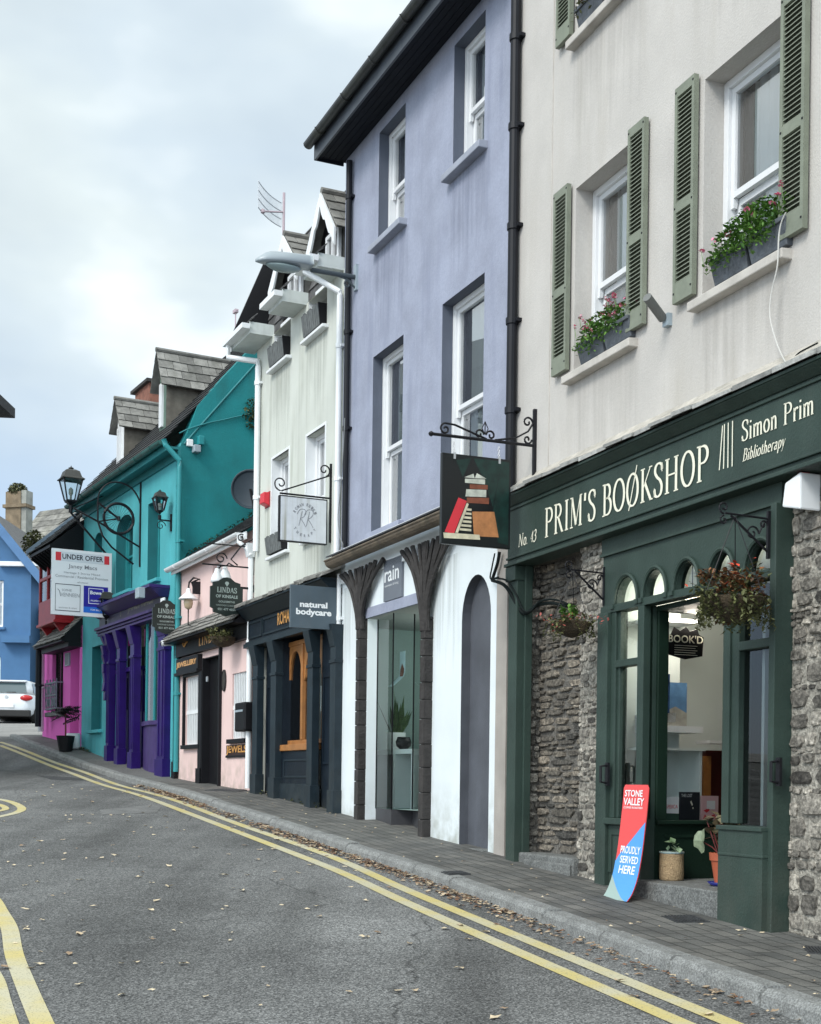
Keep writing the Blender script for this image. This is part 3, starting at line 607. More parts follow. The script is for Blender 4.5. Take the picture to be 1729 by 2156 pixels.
# pavement covers
def cover(px,lab):
    P=[ground(a,b) for a,b in px];c=sum(P,Vector())/4;e=Vector((P[1]-P[0])).normalized();f=MB();x,y,z=c.x,c.y,g(c.y)
    w=(P[1]-P[0]).length/2;h=(P[2]-P[1]).length/2;u=Vector((P[1].x-P[0].x,P[1].y-P[0].y)).normalized();v=Vector((-u.y,u.x))
    def pt(a,b,k): X=x+u.x*a+v.x*b;Yy=y+u.y*a+v.y*b;return (X,Yy,g(Yy)+k)
    f.hexa([pt(-w,-h,-.02),pt(w,-h,-.02),pt(w,h,-.02),pt(-w,h,-.02)],[pt(-w,-h,.011),pt(w,-h,.011),pt(w,h,.011),pt(-w,h,.011)])
    n=9
    for i in range(n):
        a=-w*.85+1.7*w*i/n;f.hexa([pt(a,-h*.85,.012),pt(a+w*.1,-h*.85,.012),pt(a+w*.1,h*.85,.012),pt(a,h*.85,.012)],[pt(a,-h*.85,.017),pt(a+w*.1,-h*.85,.017),pt(a+w*.1,h*.85,.017),pt(a,h*.85,.017)])
    solo('drain_cover',lab,'drain cover',WF,x,y,z,f,mat('cast_iron',(.035,.037,.04),.6,.3,20,.3))
cover([(1400,1932),(1468,1930),(1485,1944),(1420,1945)],'small dark cast iron cover in the paving below the entrance step of the green bookshop')
cover([(1690,1996),(1760,1998),(1760,2012),(1716,2012)],'dark iron cover at the right edge of the picture by the stone wall')
cover([(462,1664),(498,1661),(506,1666),(470,1669)],'dark utility cover in the pavement in front of the pink house')
cover([(930,1838),(975,1836),(990,1842),(945,1845)],'pale utility cover in the pavement by the arched grey niche')
# ================================================================ A: THE BOOKSHOP
gA=lambda x,y=0:A.g(x,y)
bk=thing('bookshop_building','tall cream rendered building with sage shutters above a dark green bookshop front','building',A,0,0,gA(2.5))
w1a=A.p(1213,397)[0];w1b=A.p(1339,300)[0];w2a=A.p(1485,165)[0];w2b=A.p(1661,25)[0];zt=A.p(1213,397.5)[1];zb=A.p(1212,784)[1]
zf_bot=A.p(1070,1189,-.12)[1];zf_top=A.p(1076,1068,-.12)[1]
zb3=A.p(1205,92)[1];H3=zt-zb
# third column of windows past the frame keeps the same rhythm
dxw=w2a-w1a;w3a,w3b=w2a+dxw,w2b+dxw
holes=[(w1a,w1b,zb,zt),(w2a,w2b,zb,zt),(w3a,w3b,zb,zt),(w1a,w1b,zb3,zb3+H3*.92),(w2a,w2b,zb3,zb3+H3*.92),(w3a,w3b,zb3,zb3+H3*.92)]
m=MB();wall(m,.02,8.8,zf_top-.1,11.2,holes,.19);shell(m,.02,8.8,0,7,zf_top-.1,11.2);part(bk,'wall',m,M_cream)
m=MB();slates(m,(-.05,-.35,11.2),(1,0,0),(0,.75,.66),8.9,5,.3,.25);part(bk,'roof',m,M_slate)
shm=mat('sage_shutter_paint',(.195,.215,.165),.6,.15,8,.1,40,.3,(.15,.19,.13))
def shutter(par,x0,x1,z0,z1,lean=0):
    y0,y1=-.058,-.018;f=.03;zm=z0+(z1-z0)*.44;s=MB()
    s.box(x0,x0+f,y0,y1,z0,z1);s.box(x1-f,x1,y0,y1,z0,z1)
    for a,b in ((z0,z0+.14),(zm-.035,zm+.035),(z1-.07,z1)): s.box(x0+f,x1-f,y0+.001,y1,a,b)
    for a,b in ((z0+.14,zm-.035),(zm+.035,z1-.07)):
        n=max(3,int((b-a)/.031))
        for i in range(n):
            z=a+(b-a)*(i+.5)/n;s.hexa([(x0+f,y0+.006,z-.012),(x1-f,y0+.006,z-.012),(x1-f,y1-.008,z+.008),(x0+f,y1-.008,z+.008)],[(x0+f,y0+.006,z-.005),(x1-f,y0+.006,z-.005),(x1-f,y1-.008,z+.014),(x0+f,y1-.008,z+.014)])
    s.box(x0+f,x1-f,y1-.004,y1-.001,z0+.1,z1-.05,.0)
    sh=part(par,'shutter',s,shm)
    h=MB()
    for z in (z0+.07,zm,z1-.035):
        for xx in (x0+.015,x1-.015): h.box(xx-.006,xx+.006,y0-.004,y0+.001,z-.006,z+.006)
    h.box(x0-.006,x0+.006,y1,0,z0+.2,z0+.23);h.box(x0-.006,x0+.006,y1,0,z1-.23,z1-.2);part(sh,'fixing',h,M_iron)
sw1=(A.p(1178,405)[0],A.p(1207.5,388)[0]);sw1b=(A.p(1336,274)[0],A.p(1371,247)[0]);szt=A.p(1207,388)[1];szb=A.p(1171,797)[1]
sw2=(A.p(1436,184)[0],A.p(1477,156)[0]);sw2b=(A.p(1660,20)[0],A.p(1712,0)[0])
for (xa,xb,zz0,zz1) in holes:
    up=zz0>zb+1
    sash(bk,xa,xb,zz0,zz1,.17,sill=(.07,.085,.085),sillm=M_creamsill,bars=(.68,),mid=.47)
for up in (0,1):
    dz=(zb3-zb) if up else 0
    for (a,b) in (sw1,sw1b,sw2,sw2b,(sw1[0]+2*dxw,sw1[1]+2*dxw)): shutter(bk,a,b,szb+dz,szt+dz-(.12 if up else 0))
m=MB();xr=A.p(1162,400)[0];m.box(xr,xr+.012,-.006,.002,zf_top+.1,11.1);part(bk,'plaster_joint',m,M_creamsill)
# fascia
xL=A.p(1069,1190,-.12)[0];XR=8.6
m=MB();m.box(xL,XR,-.12,.05,zf_bot,zf_top);fa=part(bk,'fascia_board',m,M_green)
m=MB()
m.hexa([(xL,-.13,zf_top),(XR,-.13,zf_top),(XR,.04,zf_top),(xL,.04,zf_top)],[(xL,-.2,zf_top+.06),(XR,-.2,zf_top+.06),(XR,.04,zf_top+.06),(xL,.04,zf_top+.06)])
m.box(xL,XR,-.205,.04,zf_top+.062,zf_top+.085);m.box(xL,XR,-.14,-.121,zf_bot+.035,zf_bot+.055);m.box(xL,XR,-.135,-.121,zf_top-.035,zf_top-.015);m.box(xL,XR,-.16,.04,zf_bot-.03,zf_bot-.002)
part(fa,'fascia_moulding',m,M_green,bevel=.005)
m=MB();x=xL-.04;rg=random.Random(2)
while x<XR:
    w=rg.uniform(.12,.45);a=zf_top+.088;o=rg.uniform(-.03,.02);k=rg.uniform(.0,.012)
    m.hexa([(x,-.235+o,a),(x+w-.006,-.235+o*.6,a),(x+w-.006,.0,a+.09),(x,.0,a+.09)],[(x,-.235+o,a+.026+k),(x+w-.006,-.235+o*.6,a+.022+k),(x+w-.006,.0,a+.12),(x,.0,a+.12)]);x+=w
part(fa,'slate_weathering',m,mat('pale_slate_drip',(.3,.3,.285),.75,.35,12,.5,40,rnd=.35))
m=MB();x=xL;pz=zf_top+.14
while x<XR:
    w=.06;a0=-.15+.05*noise.noise(Vector((x*4,0,0)));a1=-.15+.05*noise.noise(Vector(((x+w)*4,0,0)))
    h0=zf_top+.155;t0=zf_top+.25
    m.add([(x,a0,h0),(x+w,a1,h0),(x+w,-.02,t0),(x,-.02,t0),(x+w,.002,t0+.03),(x,.002,t0+.03),(x,a0,h0-.02),(x+w,a1,h0-.02)],[(0,1,2,3),(3,2,4,5),(6,7,1,0)]);x+=w
part(fa,'mortar_fillet',m,mat('pale_mortar_fillet',(.45,.42,.37),.9,.25,8,.6,40,.8,(.22,.21,.18)))
def px2(F,y,a,b,c,d): # facade box from 4 pixel points: left-bottom a, right b ...
    return F.p(*a,y),F.p(*b,y)
YF=-.125
def lett(s,a,b,thick=.13,thin=.045,italic=0,gap=0,ty=None):
    """a: pixel of the baseline start, b: pixel of the cap line at the end"""
    (u0,v0),(u1,v1)=A.p(*a,YF),A.p(*b,YF);return u0,u1,v0,v1
m=MB();u0,u1,v0,v1=lett('',(1146,1132),(1495,932));serif(m,"PRIM'S BOOKSHOP",u0,u1,v0,(v1-v0),FX(YF-.001),.135,.05,0,.02)
W=sum(GL[c][0]+.02 for c in "PRIM'S BOOKSHOP");k=(u1-u0)/W;xo=u0+k*(sum(GL[c][0]+.02 for c in "PRIM'S BO")+.43)
ribbon(m,[(xo-.05,v0-.12*(v1-v0)),(xo+.06,v0+1.22*(v1-v0))],lambda d:.012,FX(YF-.001))
(u0,v0),(u1,v1)=A.p(1561,930,YF),A.p(1716,848,YF);h=A.p(1561,888,YF)[1]-v0;serif(m,"Simon Prim",u0,u1,v0,h,FX(YF-.001),.13,.045,0,.02)
(u0,v0),(u1,v1)=A.p(1563,972,YF),A.p(1660,925,YF);h=A.p(1563,947,YF)[1]-v0;serif(m,"Bibliotherapy",u0,u1-.03,v0,h,FX(YF-.001),.13,.05,.22,.02)
(u0,v0),(u1,v1)=A.p(1091,1152,YF),A.p(1124,1120,YF);h=(A.p(1091,1127,YF)[1]-v0);serif(m,"No. 43",u0,u1+.05,v0,h,FX(YF-.001),.12,.075,.18,.05)
for (a,b,c,d) in ((1515,990,1522,896),(1524,987,1526,893),(1533,985,1534,890),(1542,982,1543,886)):
    p=A.p(a,b,YF);q=A.p(c,d,YF);ribbon(m,[p,q],lambda d:.011,FX(YF-.001))
part(fa,'lettering',m,M_cletter)
# ground floor: openings in the stone
x_pl0=A.p(1070,1500,-.1)[0];x_pl1=A.p(1088,1500,-.1)[0];xr0=A.p(1103,1500)[0];xr1=A.p(1222,1500)[0];xs0=A.p(1276,1500)[0];xs1=A.p(1654,1500)[0]
zg=lambda x:gA(x)-.25
m=MB();m.box(x_pl0,x_pl1,-.11,-.0,gA(0)-.2,zf_bot-.03);m.box(x_pl1+.002,x_pl1+.03,-.04,.03,gA(0)-.2,zf_bot-.03);m.box(x_pl0-.01,x_pl1+.01,-.14,.05,zf_bot-.16,zf_bot-.032);part(bk,'pilaster',m,M_green,bevel=.004)
# recessed blocked doorway
zs_=gA(xr0,.2)+.03
m=MB();m.quad((xr0-.1,.16,zs_-.5),(xr1+.05,.16,zs_-.5),(xr1+.05,.16,zf_bot),(xr0-.1,.16,zf_bot));m.quad((xr0,0,zs_-.5),(xr0,.16,zs_-.5),(xr0,.16,zf_bot),(xr0,0,zf_bot))
m.quad((xr1,0,zs_-.5),(xr1,0,zf_bot),(xr1,.42,zf_bot),(xr1,.42,zs_-.5));m.quad((xr0,0,zf_bot-.01),(xr1,0,zf_bot-.01),(xr1,.42,zf_bot-.01),(xr0,.42,zf_bot-.01))
rw=part(bk,'blocked_doorway',m,M_mortd)
m=rubble(MB(),(xr0,.16,zs_-.1),(1,0,0),(0,0,1),(0,-1,0),xr1-xr0,zf_bot-zs_+.1,.02,.085,.03,seed=4,asp=(1.6,6));part(rw,'stones',m,M_stoned)
m=rubble(MB(),(xr0,.0,zs_-.1),(0,1,0),(0,0,1),(1,0,0),.16,zf_bot-zs_+.1,.05,.11,.035,seed=9);part(rw,'stones',m,M_stone)
m=MB();m.box(xr0,xr1+.01,-.06,.2,gA(xr0)-.3,zs_+.05);m.box(xr0+.2,xr1+.0,-.09,-.06,gA(xr0)-.3,zs_-.0);part(rw,'stone_step',m,M_step,bevel=.015)
# pier and stone wall to the right
m=MB();m.quad((xr1,0,zg(xr1)),(xs0+.05,0,zg(xr1)),(xs0+.05,0,zf_bot),(xr1,0,zf_bot));pi=part(bk,'stone_pier',m,M_mort)
m=rubble(MB(),(xr1-.02,0,zg(xr1)),(1,0,0),(0,0,1),(0,-1,0),xs0-xr1+.03,zf_bot-zg(xr1),.025,.1,.016,seed=11);part(pi,'stones',m,M_stonel)
m=rubble(MB(),(xr1,.42,zg(xr1)),(0,-1,0),(0,0,1),(-1,0,0),.42,zf_bot-zg(xr1),.04,.1,.03,seed=12);part(pi,'stones',m,M_stonel)
m=MB();m.quad((xs1-.05,.04,zg(xs1)),(8.7,.04,gA(8.7)-.3),(8.7,.04,zf_bot),(xs1-.05,.04,zf_bot));rwal=part(bk,'stone_wall',m,M_mort)
m=rubble(MB(),(xs1-.0,.04,gA(8)-.1),(1,0,0),(0,0,1),(0,-1,0),2.4,zf_bot-gA(8)+.1,.025,.15,.022,seed=21,asp=(.7,2.2));part(rwal,'stones',m,M_stonel)
m=MB();m.box(8.7,8.8,0,7,gA(8.7)-.3,zf_top);m.box(0.02,.06,.45,7,gA(0)-.3,zf_top);m.box(.02,8.8,6.9,7,gA(8.7)-.5,zf_top);part(bk,'rear_walls',m,M_dark)
# ---- shopfront joinery
sfr=part(bk,'shopfront',MB().box(xs0-.01,xs1+.0,-.05,.06,A.p(1271,1178)[1],zf_bot-.032),M_green)
zfr=A.p(1271,1178)[1]
m=MB().box(xs0-.02,xs1+.01,-.065,-.051,zfr-.0,zfr+.02);part(sfr,'frieze_moulding',m,M_green)
XA=lambda px,py=1300:A.p(px,py,-.04)[0]
archs=[(XA(1298),XA(1342)),(XA(1358),XA(1402.5)),(XA(1423),XA(1471)),(XA(1495),XA(1545)),(XA(1572),XA(1632))]
zab=A.p(1298,1273,-.04)[1];zat=A.p(1320,1216,-.04)[1];ztr=A.p(1290,1290,-.04)[1]
# arched head board: wall() works at y=0 so build in local copy shifted to y=-.04
m=MB();wall(m,xs0,xs1,zab,zfr+.01,[(a,b,zab,zat,zat-zab-.0) for a,b in archs],.07);m.v=[(v[0],v[1]-.04,v[2]) for v in m.v];hd=part(sfr,'arched_head',m,M_green)
m=MB()
for a,b in archs:   # raised hood moulding
    cx=(a+b)/2;rx=(b-a)/2+.018;rz=zat-zab+.02
    m.tube([(cx+rx*math.cos(math.radians(t)),-.052,zab+rz*math.sin(math.radians(t))) for t in range(0,181,12)],.016,6)
    m.box(a-.045,a-.0,-.075,-.041,zab-.035,zab+.0);m.box(b+.0,b+.045,-.074,-.041,zab-.036,zab+.001)
part(hd,'hood_moulding',m,M_green)
m=MB().box(xs0,xs1,-.06,.05,ztr,zab-.001);part(sfr,'transom',m,M_green)
for a,b in archs:
    cx=(a+b)/2;rx=(b-a)/2;rz=zat-zab;m=MB();m.add([(cx+rx*math.cos(math.radians(t)),.0,zab+rz*math.sin(math.radians(t))) for t in range(0,181,12)],[tuple(range(16))]);part(sfr,'fanlight_pane',m,MG)
# posts and bays
xb1=XA(1297,1500);xb2=XA(1345,1500);xd0=XA(1358,1500);xd1=XA(1526,1500);xe0=XA(1556,1500);xe1=XA(1634,1500)
zsl=A.p(1295,1722,-.04)[1];zsr=A.p(1600,1737,-.04)[1]
def post(a,b,z0,z1,y0=-.06,y1=.06,nm='post'): return part(sfr,nm,MB().box(a,b,y0,y1,z0,z1),M_green,bevel=.005)
zgs=gA(xs0)-.2
post(xs0-.005,XA(1290),zgs,ztr,-.085);post(XA(1290)+.001,xb1,zsl,ztr,-.05)
post(xb2,xd0,zgs,ztr);post(xd1,XA(1543),zsr-.0,ztr,-.06);post(XA(1543)+.002,xe0,zsr,ztr,-.045);post(xe1,xs1,gA(xs1)-.2,ztr,-.085)
post(XA(1636),xs1+.012,gA(xs1)-.2,zfr,-.1)
ztl=A.p(1292,1392,-.04)[1];ztl2=ztl-.055
post(xb1,xb2,ztl2,ztl,-.05,.03,'glazing_bar');zr_=A.p(1556,1352,-.04)[1];post(xe0,xe1,zr_-.06,zr_,-.05,.03,'glazing_bar')
post(xb1-.001,xb1+.035,zsl,ztr,-.03,.02,'glazing_bar')
# stall risers with panel
def riser(a,b,z0,z1):
    r=part(sfr,'stall_riser',MB().box(a,b,-.045,.06,z0,z1-.05),M_green);part(r,'sill',MB().box(a-.01,b+.01,-.1,.06,z1-.05,z1),M_green,bevel=.006)
    m=MB();w=.05
    m.box(a+.0,a+w,-.055,-.044,z0+.3,z1-.06);m.box(b-w,b,-.055,-.044,z0+.3,z1-.06);m.box(a+w,b-w,-.055,-.044,z1-.13,z1-.06);part(r,'panel_moulding',m,M_green)
riser(XA(1290)+.002,xb2-.001,zgs,zsl)
zrr=A.p(1600,1750,-.04)[1]
r=part(sfr,'stall_riser',MB().box(XA(1545)+.0,xs1-.03,-.14,.06,gA(xs1)-.3,zrr),M_green);part(r,'sill',MB().box(XA(1545)-.01,xs1-.03,-.155,.06,zrr,zrr+.03).box(XA(1545),xs1-.025,-.147,.0,zrr-.17,zrr-.15),M_green,bevel=.005)
part(sfr,'pane',MB().quad((xb1,.0,zsl),(xb2,.0,zsl),(xb2,.0,ztr),(xb1,.0,ztr)),MG);part(sfr,'pane',MB().quad((xe0,.0,zrr),(xe1,.0,zrr),(xe1,.0,ztr),(xe0,.0,ztr)),MG)
m=MB();xw=XA(1568);m.box(xe0+.03,xe0+.06,.12,.16,zrr,ztr);part(sfr,'inner_frame',m,M_whitep)
m=MB();m.box(xd0-.06,xd0+.0,.0,.02,zsl+.0,ztr-.001);part(sfr,'inner_post',m,M_greend)
# entrance recess: floor slab / step, side display window (square to the street), back door, ceiling
zst=.805;DR=.95
m=MB();m.box(xd0-.02,xd1+.06,-.12,1.1,gA(xd1)-.4,zst);part(sfr,'entrance_step',m,M_step,bevel=.012)
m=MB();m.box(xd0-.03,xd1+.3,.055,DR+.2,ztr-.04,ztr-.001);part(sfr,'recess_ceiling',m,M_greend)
# back panel beyond; the side window sits across the recess
SW=1.12 # y of the far side of the recess
xk=xd0+.0
A_sw=[A.q(1374,1843,xk)[0],A.q(1520,1720,xk)[0]]
def sidepanel():
    y0,y1=.06,.86;zs=A.q(1382,1727,xk)[1];zh=A.q(1450,1281,xk)[1]
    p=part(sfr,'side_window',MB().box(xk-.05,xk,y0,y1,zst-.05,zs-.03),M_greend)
    part(p,'sill',MB().box(xk-.06,xk+.05,y0,y1+.03,zs-.03,zs),M_greend,bevel=.006)
    m=MB();m.box(xk+.001,xk+.012,y0+.08,y1-.06,zs-.13,zs-.11);part(p,'panel_moulding',m,M_greend)
    m=MB();m.box(xk-.04,xk+.02,y0,y0+.09,zs,ztr-.04);m.box(xk-.04,xk+.02,y0+.09,y1,zh,ztr-.04);part(p,'frame',m,M_greend,bevel=.004)
    m=MB();m.box(xk-.04,xk+.025,y1-.018,y1,zs,zh);part(p,'white_edge',m,M_whitep)
    part(p,'pane',MB().quad((xk-.01,y0+.09,zs),(xk-.01,y1,zs),(xk-.01,y1,zh),(xk-.01,y0+.09,zh)),MGd);return zs,zh
zsw,zhw=sidepanel()
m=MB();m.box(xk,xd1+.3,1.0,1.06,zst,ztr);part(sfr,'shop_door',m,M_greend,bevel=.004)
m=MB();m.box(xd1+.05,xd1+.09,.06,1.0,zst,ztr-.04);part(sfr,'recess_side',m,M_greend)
# interior of the left display: pale walls, shelf, desk
rm=MB();xi0=xr1+.06;rm.quad((xi0,.06,gA(0)),(xi0,2.2,gA(0)),(xi0,2.2,ztr+.5),(xi0,.06,ztr+.5));part(bk,'shop_wall',rm,M_room)
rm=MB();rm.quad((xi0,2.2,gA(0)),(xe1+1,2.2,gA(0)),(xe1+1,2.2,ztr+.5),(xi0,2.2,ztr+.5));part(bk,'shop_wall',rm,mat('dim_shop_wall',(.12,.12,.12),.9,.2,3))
rm=MB();rm.quad((xi0,.05,zst+.05),(xk-.06,.05,zst+.05),(xk-.06,2.2,zst+.05),(xi0,2.2,zst+.05));part(bk,'shop_floor',rm,mat('shop_floor_boards',(.12,.07,.04),.6,.3,6))
rm=MB();rm.quad((xi0,.07,ztr+.45),(xe1+1,.07,ztr+.45),(xe1+1,2.2,ztr+.45),(xi0,2.2,ztr+.45));part(bk,'shop_ceiling',rm,M_room)
xp=xk-.55
m=MB();m.box(xp-.04,xp,.1,.62,zst,zhw+.5);part(bk,'display_partition',m,M_room)
m=MB();zsh=A.q(1410,1537,xp)[1];m.box(xp,xp+.28,.2,.66,zsh-.03,zsh+.02);m.box(xp,xp+.26,.2,.62,zsh+.83,zsh+.86);part(bk,'display_shelf',m,M_whitep)
m=MB();m.box(xp+.0,xp+.3,.62,.64,zst,zst+.98);m.box(xp-.02,xp+.32,.1,.66,zst+.98,zst+1.0);part(bk,'display_counter',m,M_room)
m=MB();m.box(xp-.2,xp-.1,.95,1.5,zst,zst+1.0);part(bk,'desk_side',m,mat('dark_red_panel',(.12,.015,.01),.6,.1))
m=MB();m.box(xp-.05,xp+.0,.86,.93,zst,zst+.95);part(bk,'desk_leg',m,M_wood)
m=MB();m.box(xp-.1,xp+.1,.85,1.3,zst+1.05,zst+1.075);part(bk,'desk_top',m,M_whitep)
# hooks / door furniture on the shopfront
for px,py in ((1272,1630),(1632,1625)):
    x,z=A.p(px,py,-.12);m=MB();m.tube([(x,-.09,z-.07),(x,-.15,z-.06),(x,-.15,z+.06),(x,-.09,z+.07)],.011,6);m.box(x-.02,x+.02,-.1,-.08,z-.09,z+.09);part(sfr,'shutter_hook',m,M_iron)
# alarm box, floodlight, cable, conduit
x,z=A.p(1654,1082,-.12);x2,z2=A.p(1688,993,-.12)
t=thing('alarm_box','white plastic alarm box under the right end of the green fascia','alarm',A,(x+x2)/2,0,z)
part(t,'cover',MB().hexa([(x,-.15,z+.04),(x2,-.13,z+.0),(x2,.03,z),(x,.03,z+.04)],[(x-.0,-.13,z2-.04),(x2,-.13,z2+.0),(x2,.03,z2),(x,.03,z2-.04)]),M_whitep,bevel=.012)
part(t,'strobe',MB().box(x2-.07,x2-.015,-.1,-.04,z2-.03,z2+.004),M_bred,bevel=.006)
x,z=A.p(1408,678,0);x3,z3=A.p(1371,634,-.2)
t=thing('floodlight','grey tubular floodlight on the cream wall between the two shuttered windows','light',A,x,0,z)
part(t,'tube',MB().tube([(x,-.05,z+.02),(x3+.01,-.24,z3+.02)],.035,14),mat('dull_grey_tube',(.13,.135,.13),.5,.15));part(t,'bracket',MB().box(x-.02,x+.05,-.04,0,z-.04,z+.05).tube([(x,-.08,z+.04),(x+.02,-.02,z)],.012,6),M_grey)
def cable(nm,lab,F,pts,y,r,m,cat='cable'):
    q=crv([(a,b) for a,b in pts],8);P=[];ys=y if isinstance(y,(list,tuple)) else None
    for i,(a,b) in enumerate(q):
        yy=y if ys is None else ys[0]+(ys[1]-ys[0])*i/(len(q)-1);x,z=F.p(a,b,yy);P.append((x,yy,z))
    return solo(nm,lab,cat,F,P[0][0],P[0][1],P[0][2],MB().tube(P,r,6),m)
cable('loose_cable','thin white cable hanging from the window box at right down to the slate ledge',A,[(1655,447),(1645,470),(1640,500),(1637,560),(1624,620),(1622,670),(1635,720),(1650,755),(1660,769)],-.1,.005,M_cablew)
cable('loose_cable','dark frayed wires poking out above the right end of the fascia',A,[(1662,768),(1680,745),(1700,733),(1722,722)],-.06,.005,M_cable)
x,z=A.p(1270,1694,-.06);xb_,z_=A.p(1270,1857,-.06)
solo('conduit','short white conduit running up from the pavement beside the stone pier','conduit',A,x,-.06,gA(x),MB().tube([(x,-.06,gA(x)-.02),(x,-.06,z)],.014,8),M_whitep)
# ---- window boxes
def flowers(mb_l,mb_p,c,rx,ry,rz,n,nf,sz=.045,top=.25):
    leafcloud(mb_l,c,rx,ry,rz,n,sz,shell_=.2)
    for _ in range(nf):
        a=U(-1,1);q=Vector((c[0]+a*rx*1.1,c[1]-U(-.3,1)*ry,c[2]+rz*U(.1,1.25)*(1.1-abs(a)*.5)))
        mb_l.tube([(q.x,q.y+.02,q.z-.1),tuple(q)],.0022,4)
        for k in range(6): leaf(mb_p,q+Vector((U(-.016,.016),U(-.016,.016),U(-.012,.014))),.028,asp=.9)
def trough(lab,F,x0,x1,z0,z1,y0,y1,m,leafm,petals,n=900,nf=24,h=.14,group='planters standing on window sills',lm2=None):
    t=thing('window_box',lab,'planter',F,(x0+x1)/2,(y0+y1)/2,z0,group)
    b=MB();e=.03;xm=(x0+x1)/2
    for a,c in ((x0,xm-.004),(xm+.004,x1)) :
        b.hexa([(a+e,y0+e,z0),(c-e*.3,y0+e,z0),(c-e*.3,y1,z0),(a+e,y1,z0)],[(a,y0,z1),(c,y0,z1),(c,y1,z1),(a,y1,z1)])
        b.box(a,c,y0-.008,y0+.004,z1-.03,z1+.003)
    part(t,'box',b,m,bevel=.006)
    l=MB();pm=MB();cx=(x0+x1)/2;flowers(l,pm,(cx,(y0+y1)/2-.02,z1+h*.4),(x1-x0)*.56,(y1-y0)*.75,h,n,nf)
    for _ in range(int(n*.18)): # trailing over the front
        leaf(l,(U(x0,x1-.1*(x1-x0)),y0-U(.0,.05),z1-U(0,.16)*R()),U(.025,.05))
    part(t,'foliage',l,leafm);part(t,'flowers',pm,petals);return t
zbs=zb+.003
x0=A.p(1216,760,-.06)[0];x1=A.p(1326,690,-.06)[0]
trough('lead planter of pale pink geraniums on the sill of the smaller left shuttered window',A,x0,x1,zbs,zbs+.16,-.075,.11,M_lead,M_leaf,M_petal,900,34)
x0=A.p(1496,590,-.06)[0];x1=A.p(1655,500,-.06)[0]
trough('lead planter of bushy green geraniums on the sill of the large right shuttered window',A,x0,x1,zbs,zbs+.18,-.075,.11,M_lead,M_leaf,M_petal,1700,12,.17)
trough('lead planter half seen on the topmost cream sill at the upper edge',A,w1a+.07,w1b-.03,zb3+.003,zb3+.17,-.075,.11,M_lead,M_leafo,M_petal,500,6,.12)
# ---- hanging sign with wrought bracket
xs=A.p(1128,1000)[0]
def bracket_bk():
    t=thing('sign_bracket','black wrought iron scroll bracket on the cream wall holding the painted picture sign','bracket',A,xs,0,A.q(1128,925,xs)[1])
    zt_=A.q(1128,862,xs)[1];zb_=A.q(1126,1006,xs)[1];yo,za=A.q(908,918,xs);yi,zi=A.q(1126,934,xs);za=zi=(za+zi)/2+.0
    part(t,'wall_bar',MB().box(xs-.015,xs+.015,-.03,.0,zb_,zt_),M_iron)
    m=MB();m.tube([(xs,yo,za),(xs,0,zi)],.014,8);m.lathe((xs,yo,za-.025),[(.0,0),(.02,.012),(.026,.025),(.02,.038),(0,.05)],8);part(t,'arm',m,M_iron)
    m=MB();L=-yo
    spiral(m,(xs,yo+.13*L+.0,za+.055),.05,1.2,math.pi*.5,SV,.009,sgn=1)
    m.tube([(xs,yo+.13*L,za+.105),(xs,yo+.22*L,za+.1),(xs,yo+.4*L,za+.045),(xs,yo+.52*L,za+.01)],.009,6)
    spiral(m,(xs,yo+.5*L-.05,za+.045),.045,1.1,0,SV,.009,sgn=1);spiral(m,(xs,yo+.5*L+.06,za+.045),.045,1.1,math.pi,SV,.009,sgn=-1)
    for k in (-1,0,1): m.tube([(xs,yo+.5*L+.005,za+.05),(xs,yo+.5*L+.005+k*.03,za+.1),(xs,yo+.5*L+.005,za+.16)],.005,5)
    m.tube([(xs,yo+.6*L,za+.01),(xs,yo+.8*L,za+.05),(xs,-.08,za+.12),(xs,-.03,za+.2)],.009,6)
    spiral(m,(xs,-.085,za+.2),.05,1.1,0,SV,.009,sgn=1);spiral(m,(xs,-.085,za+.05),.042,1.1,0,SV,.009,sgn=-1)
    part(t,'scrollwork',m,M_iron);return za
za=bracket_bk()
ya,zt1=A.q(929,953,xs);yb,zb1=A.q(1072,1157,xs)
t=thing('hanging_sign','dark green painted picture sign showing a pile of coloured books, hung from a scroll bracket','sign',A,xs,(ya+yb)/2,zb1)
part(t,'board',MB().box(xs-.02,xs+.02,ya,yb,zb1,zt1),mat('sign_black_green',(.004,.006,.007),.35,.2,5),bevel=.005)
Wd,Hd=yb-ya,zt1-zb1
def sp(mb,pts,o=.001,mm=None): mb.add([(xs+.021+o,ya+Wd*a,zb1+Hd*b) for a,b in pts],[tuple(range(len(pts)))]);return mb
part(t,'painted_drape',sp(sp(sp(MB(),[(.2,.93),(.3,.75),(.42,.97)],.0005),[(.45,.97),(.62,.72),(.74,.45),(.86,.97)],.0006),[(.86,.97),(.74,.4),(.82,.06),(.97,.04),(.97,.97)],.0007),mat('painted_dark_green',(.004,.025,.02),.4,.5,12))
part(t,'painted_book',sp(MB(),[(.05,.13),(.24,.52),(.36,.49),(.18,.11)],.001),M_bred)
part(t,'painted_book',sp(MB(),[(.47,.11),(.44,.38),(.76,.40),(.83,.12)],.001),mat('painted_tan',(.45,.19,.07),.5,.3,14))
m=MB();sp(m,[(.04,.06),(.03,.12),(.55,.13),(.56,.075)],.0015);sp(m,[(.2,.13),(.36,.47),(.39,.46),(.24,.13)],.0015)
for i in range(6): sp(m,[(.26+.02*i,.16+.045*i),(.27+.02*i,.185+.045*i),(.43,.185+.045*i),(.43,.16+.045*i)],.0012)
part(t,'painted_pages',m,mat('painted_cream',(.6,.55,.4),.5,.3,14))
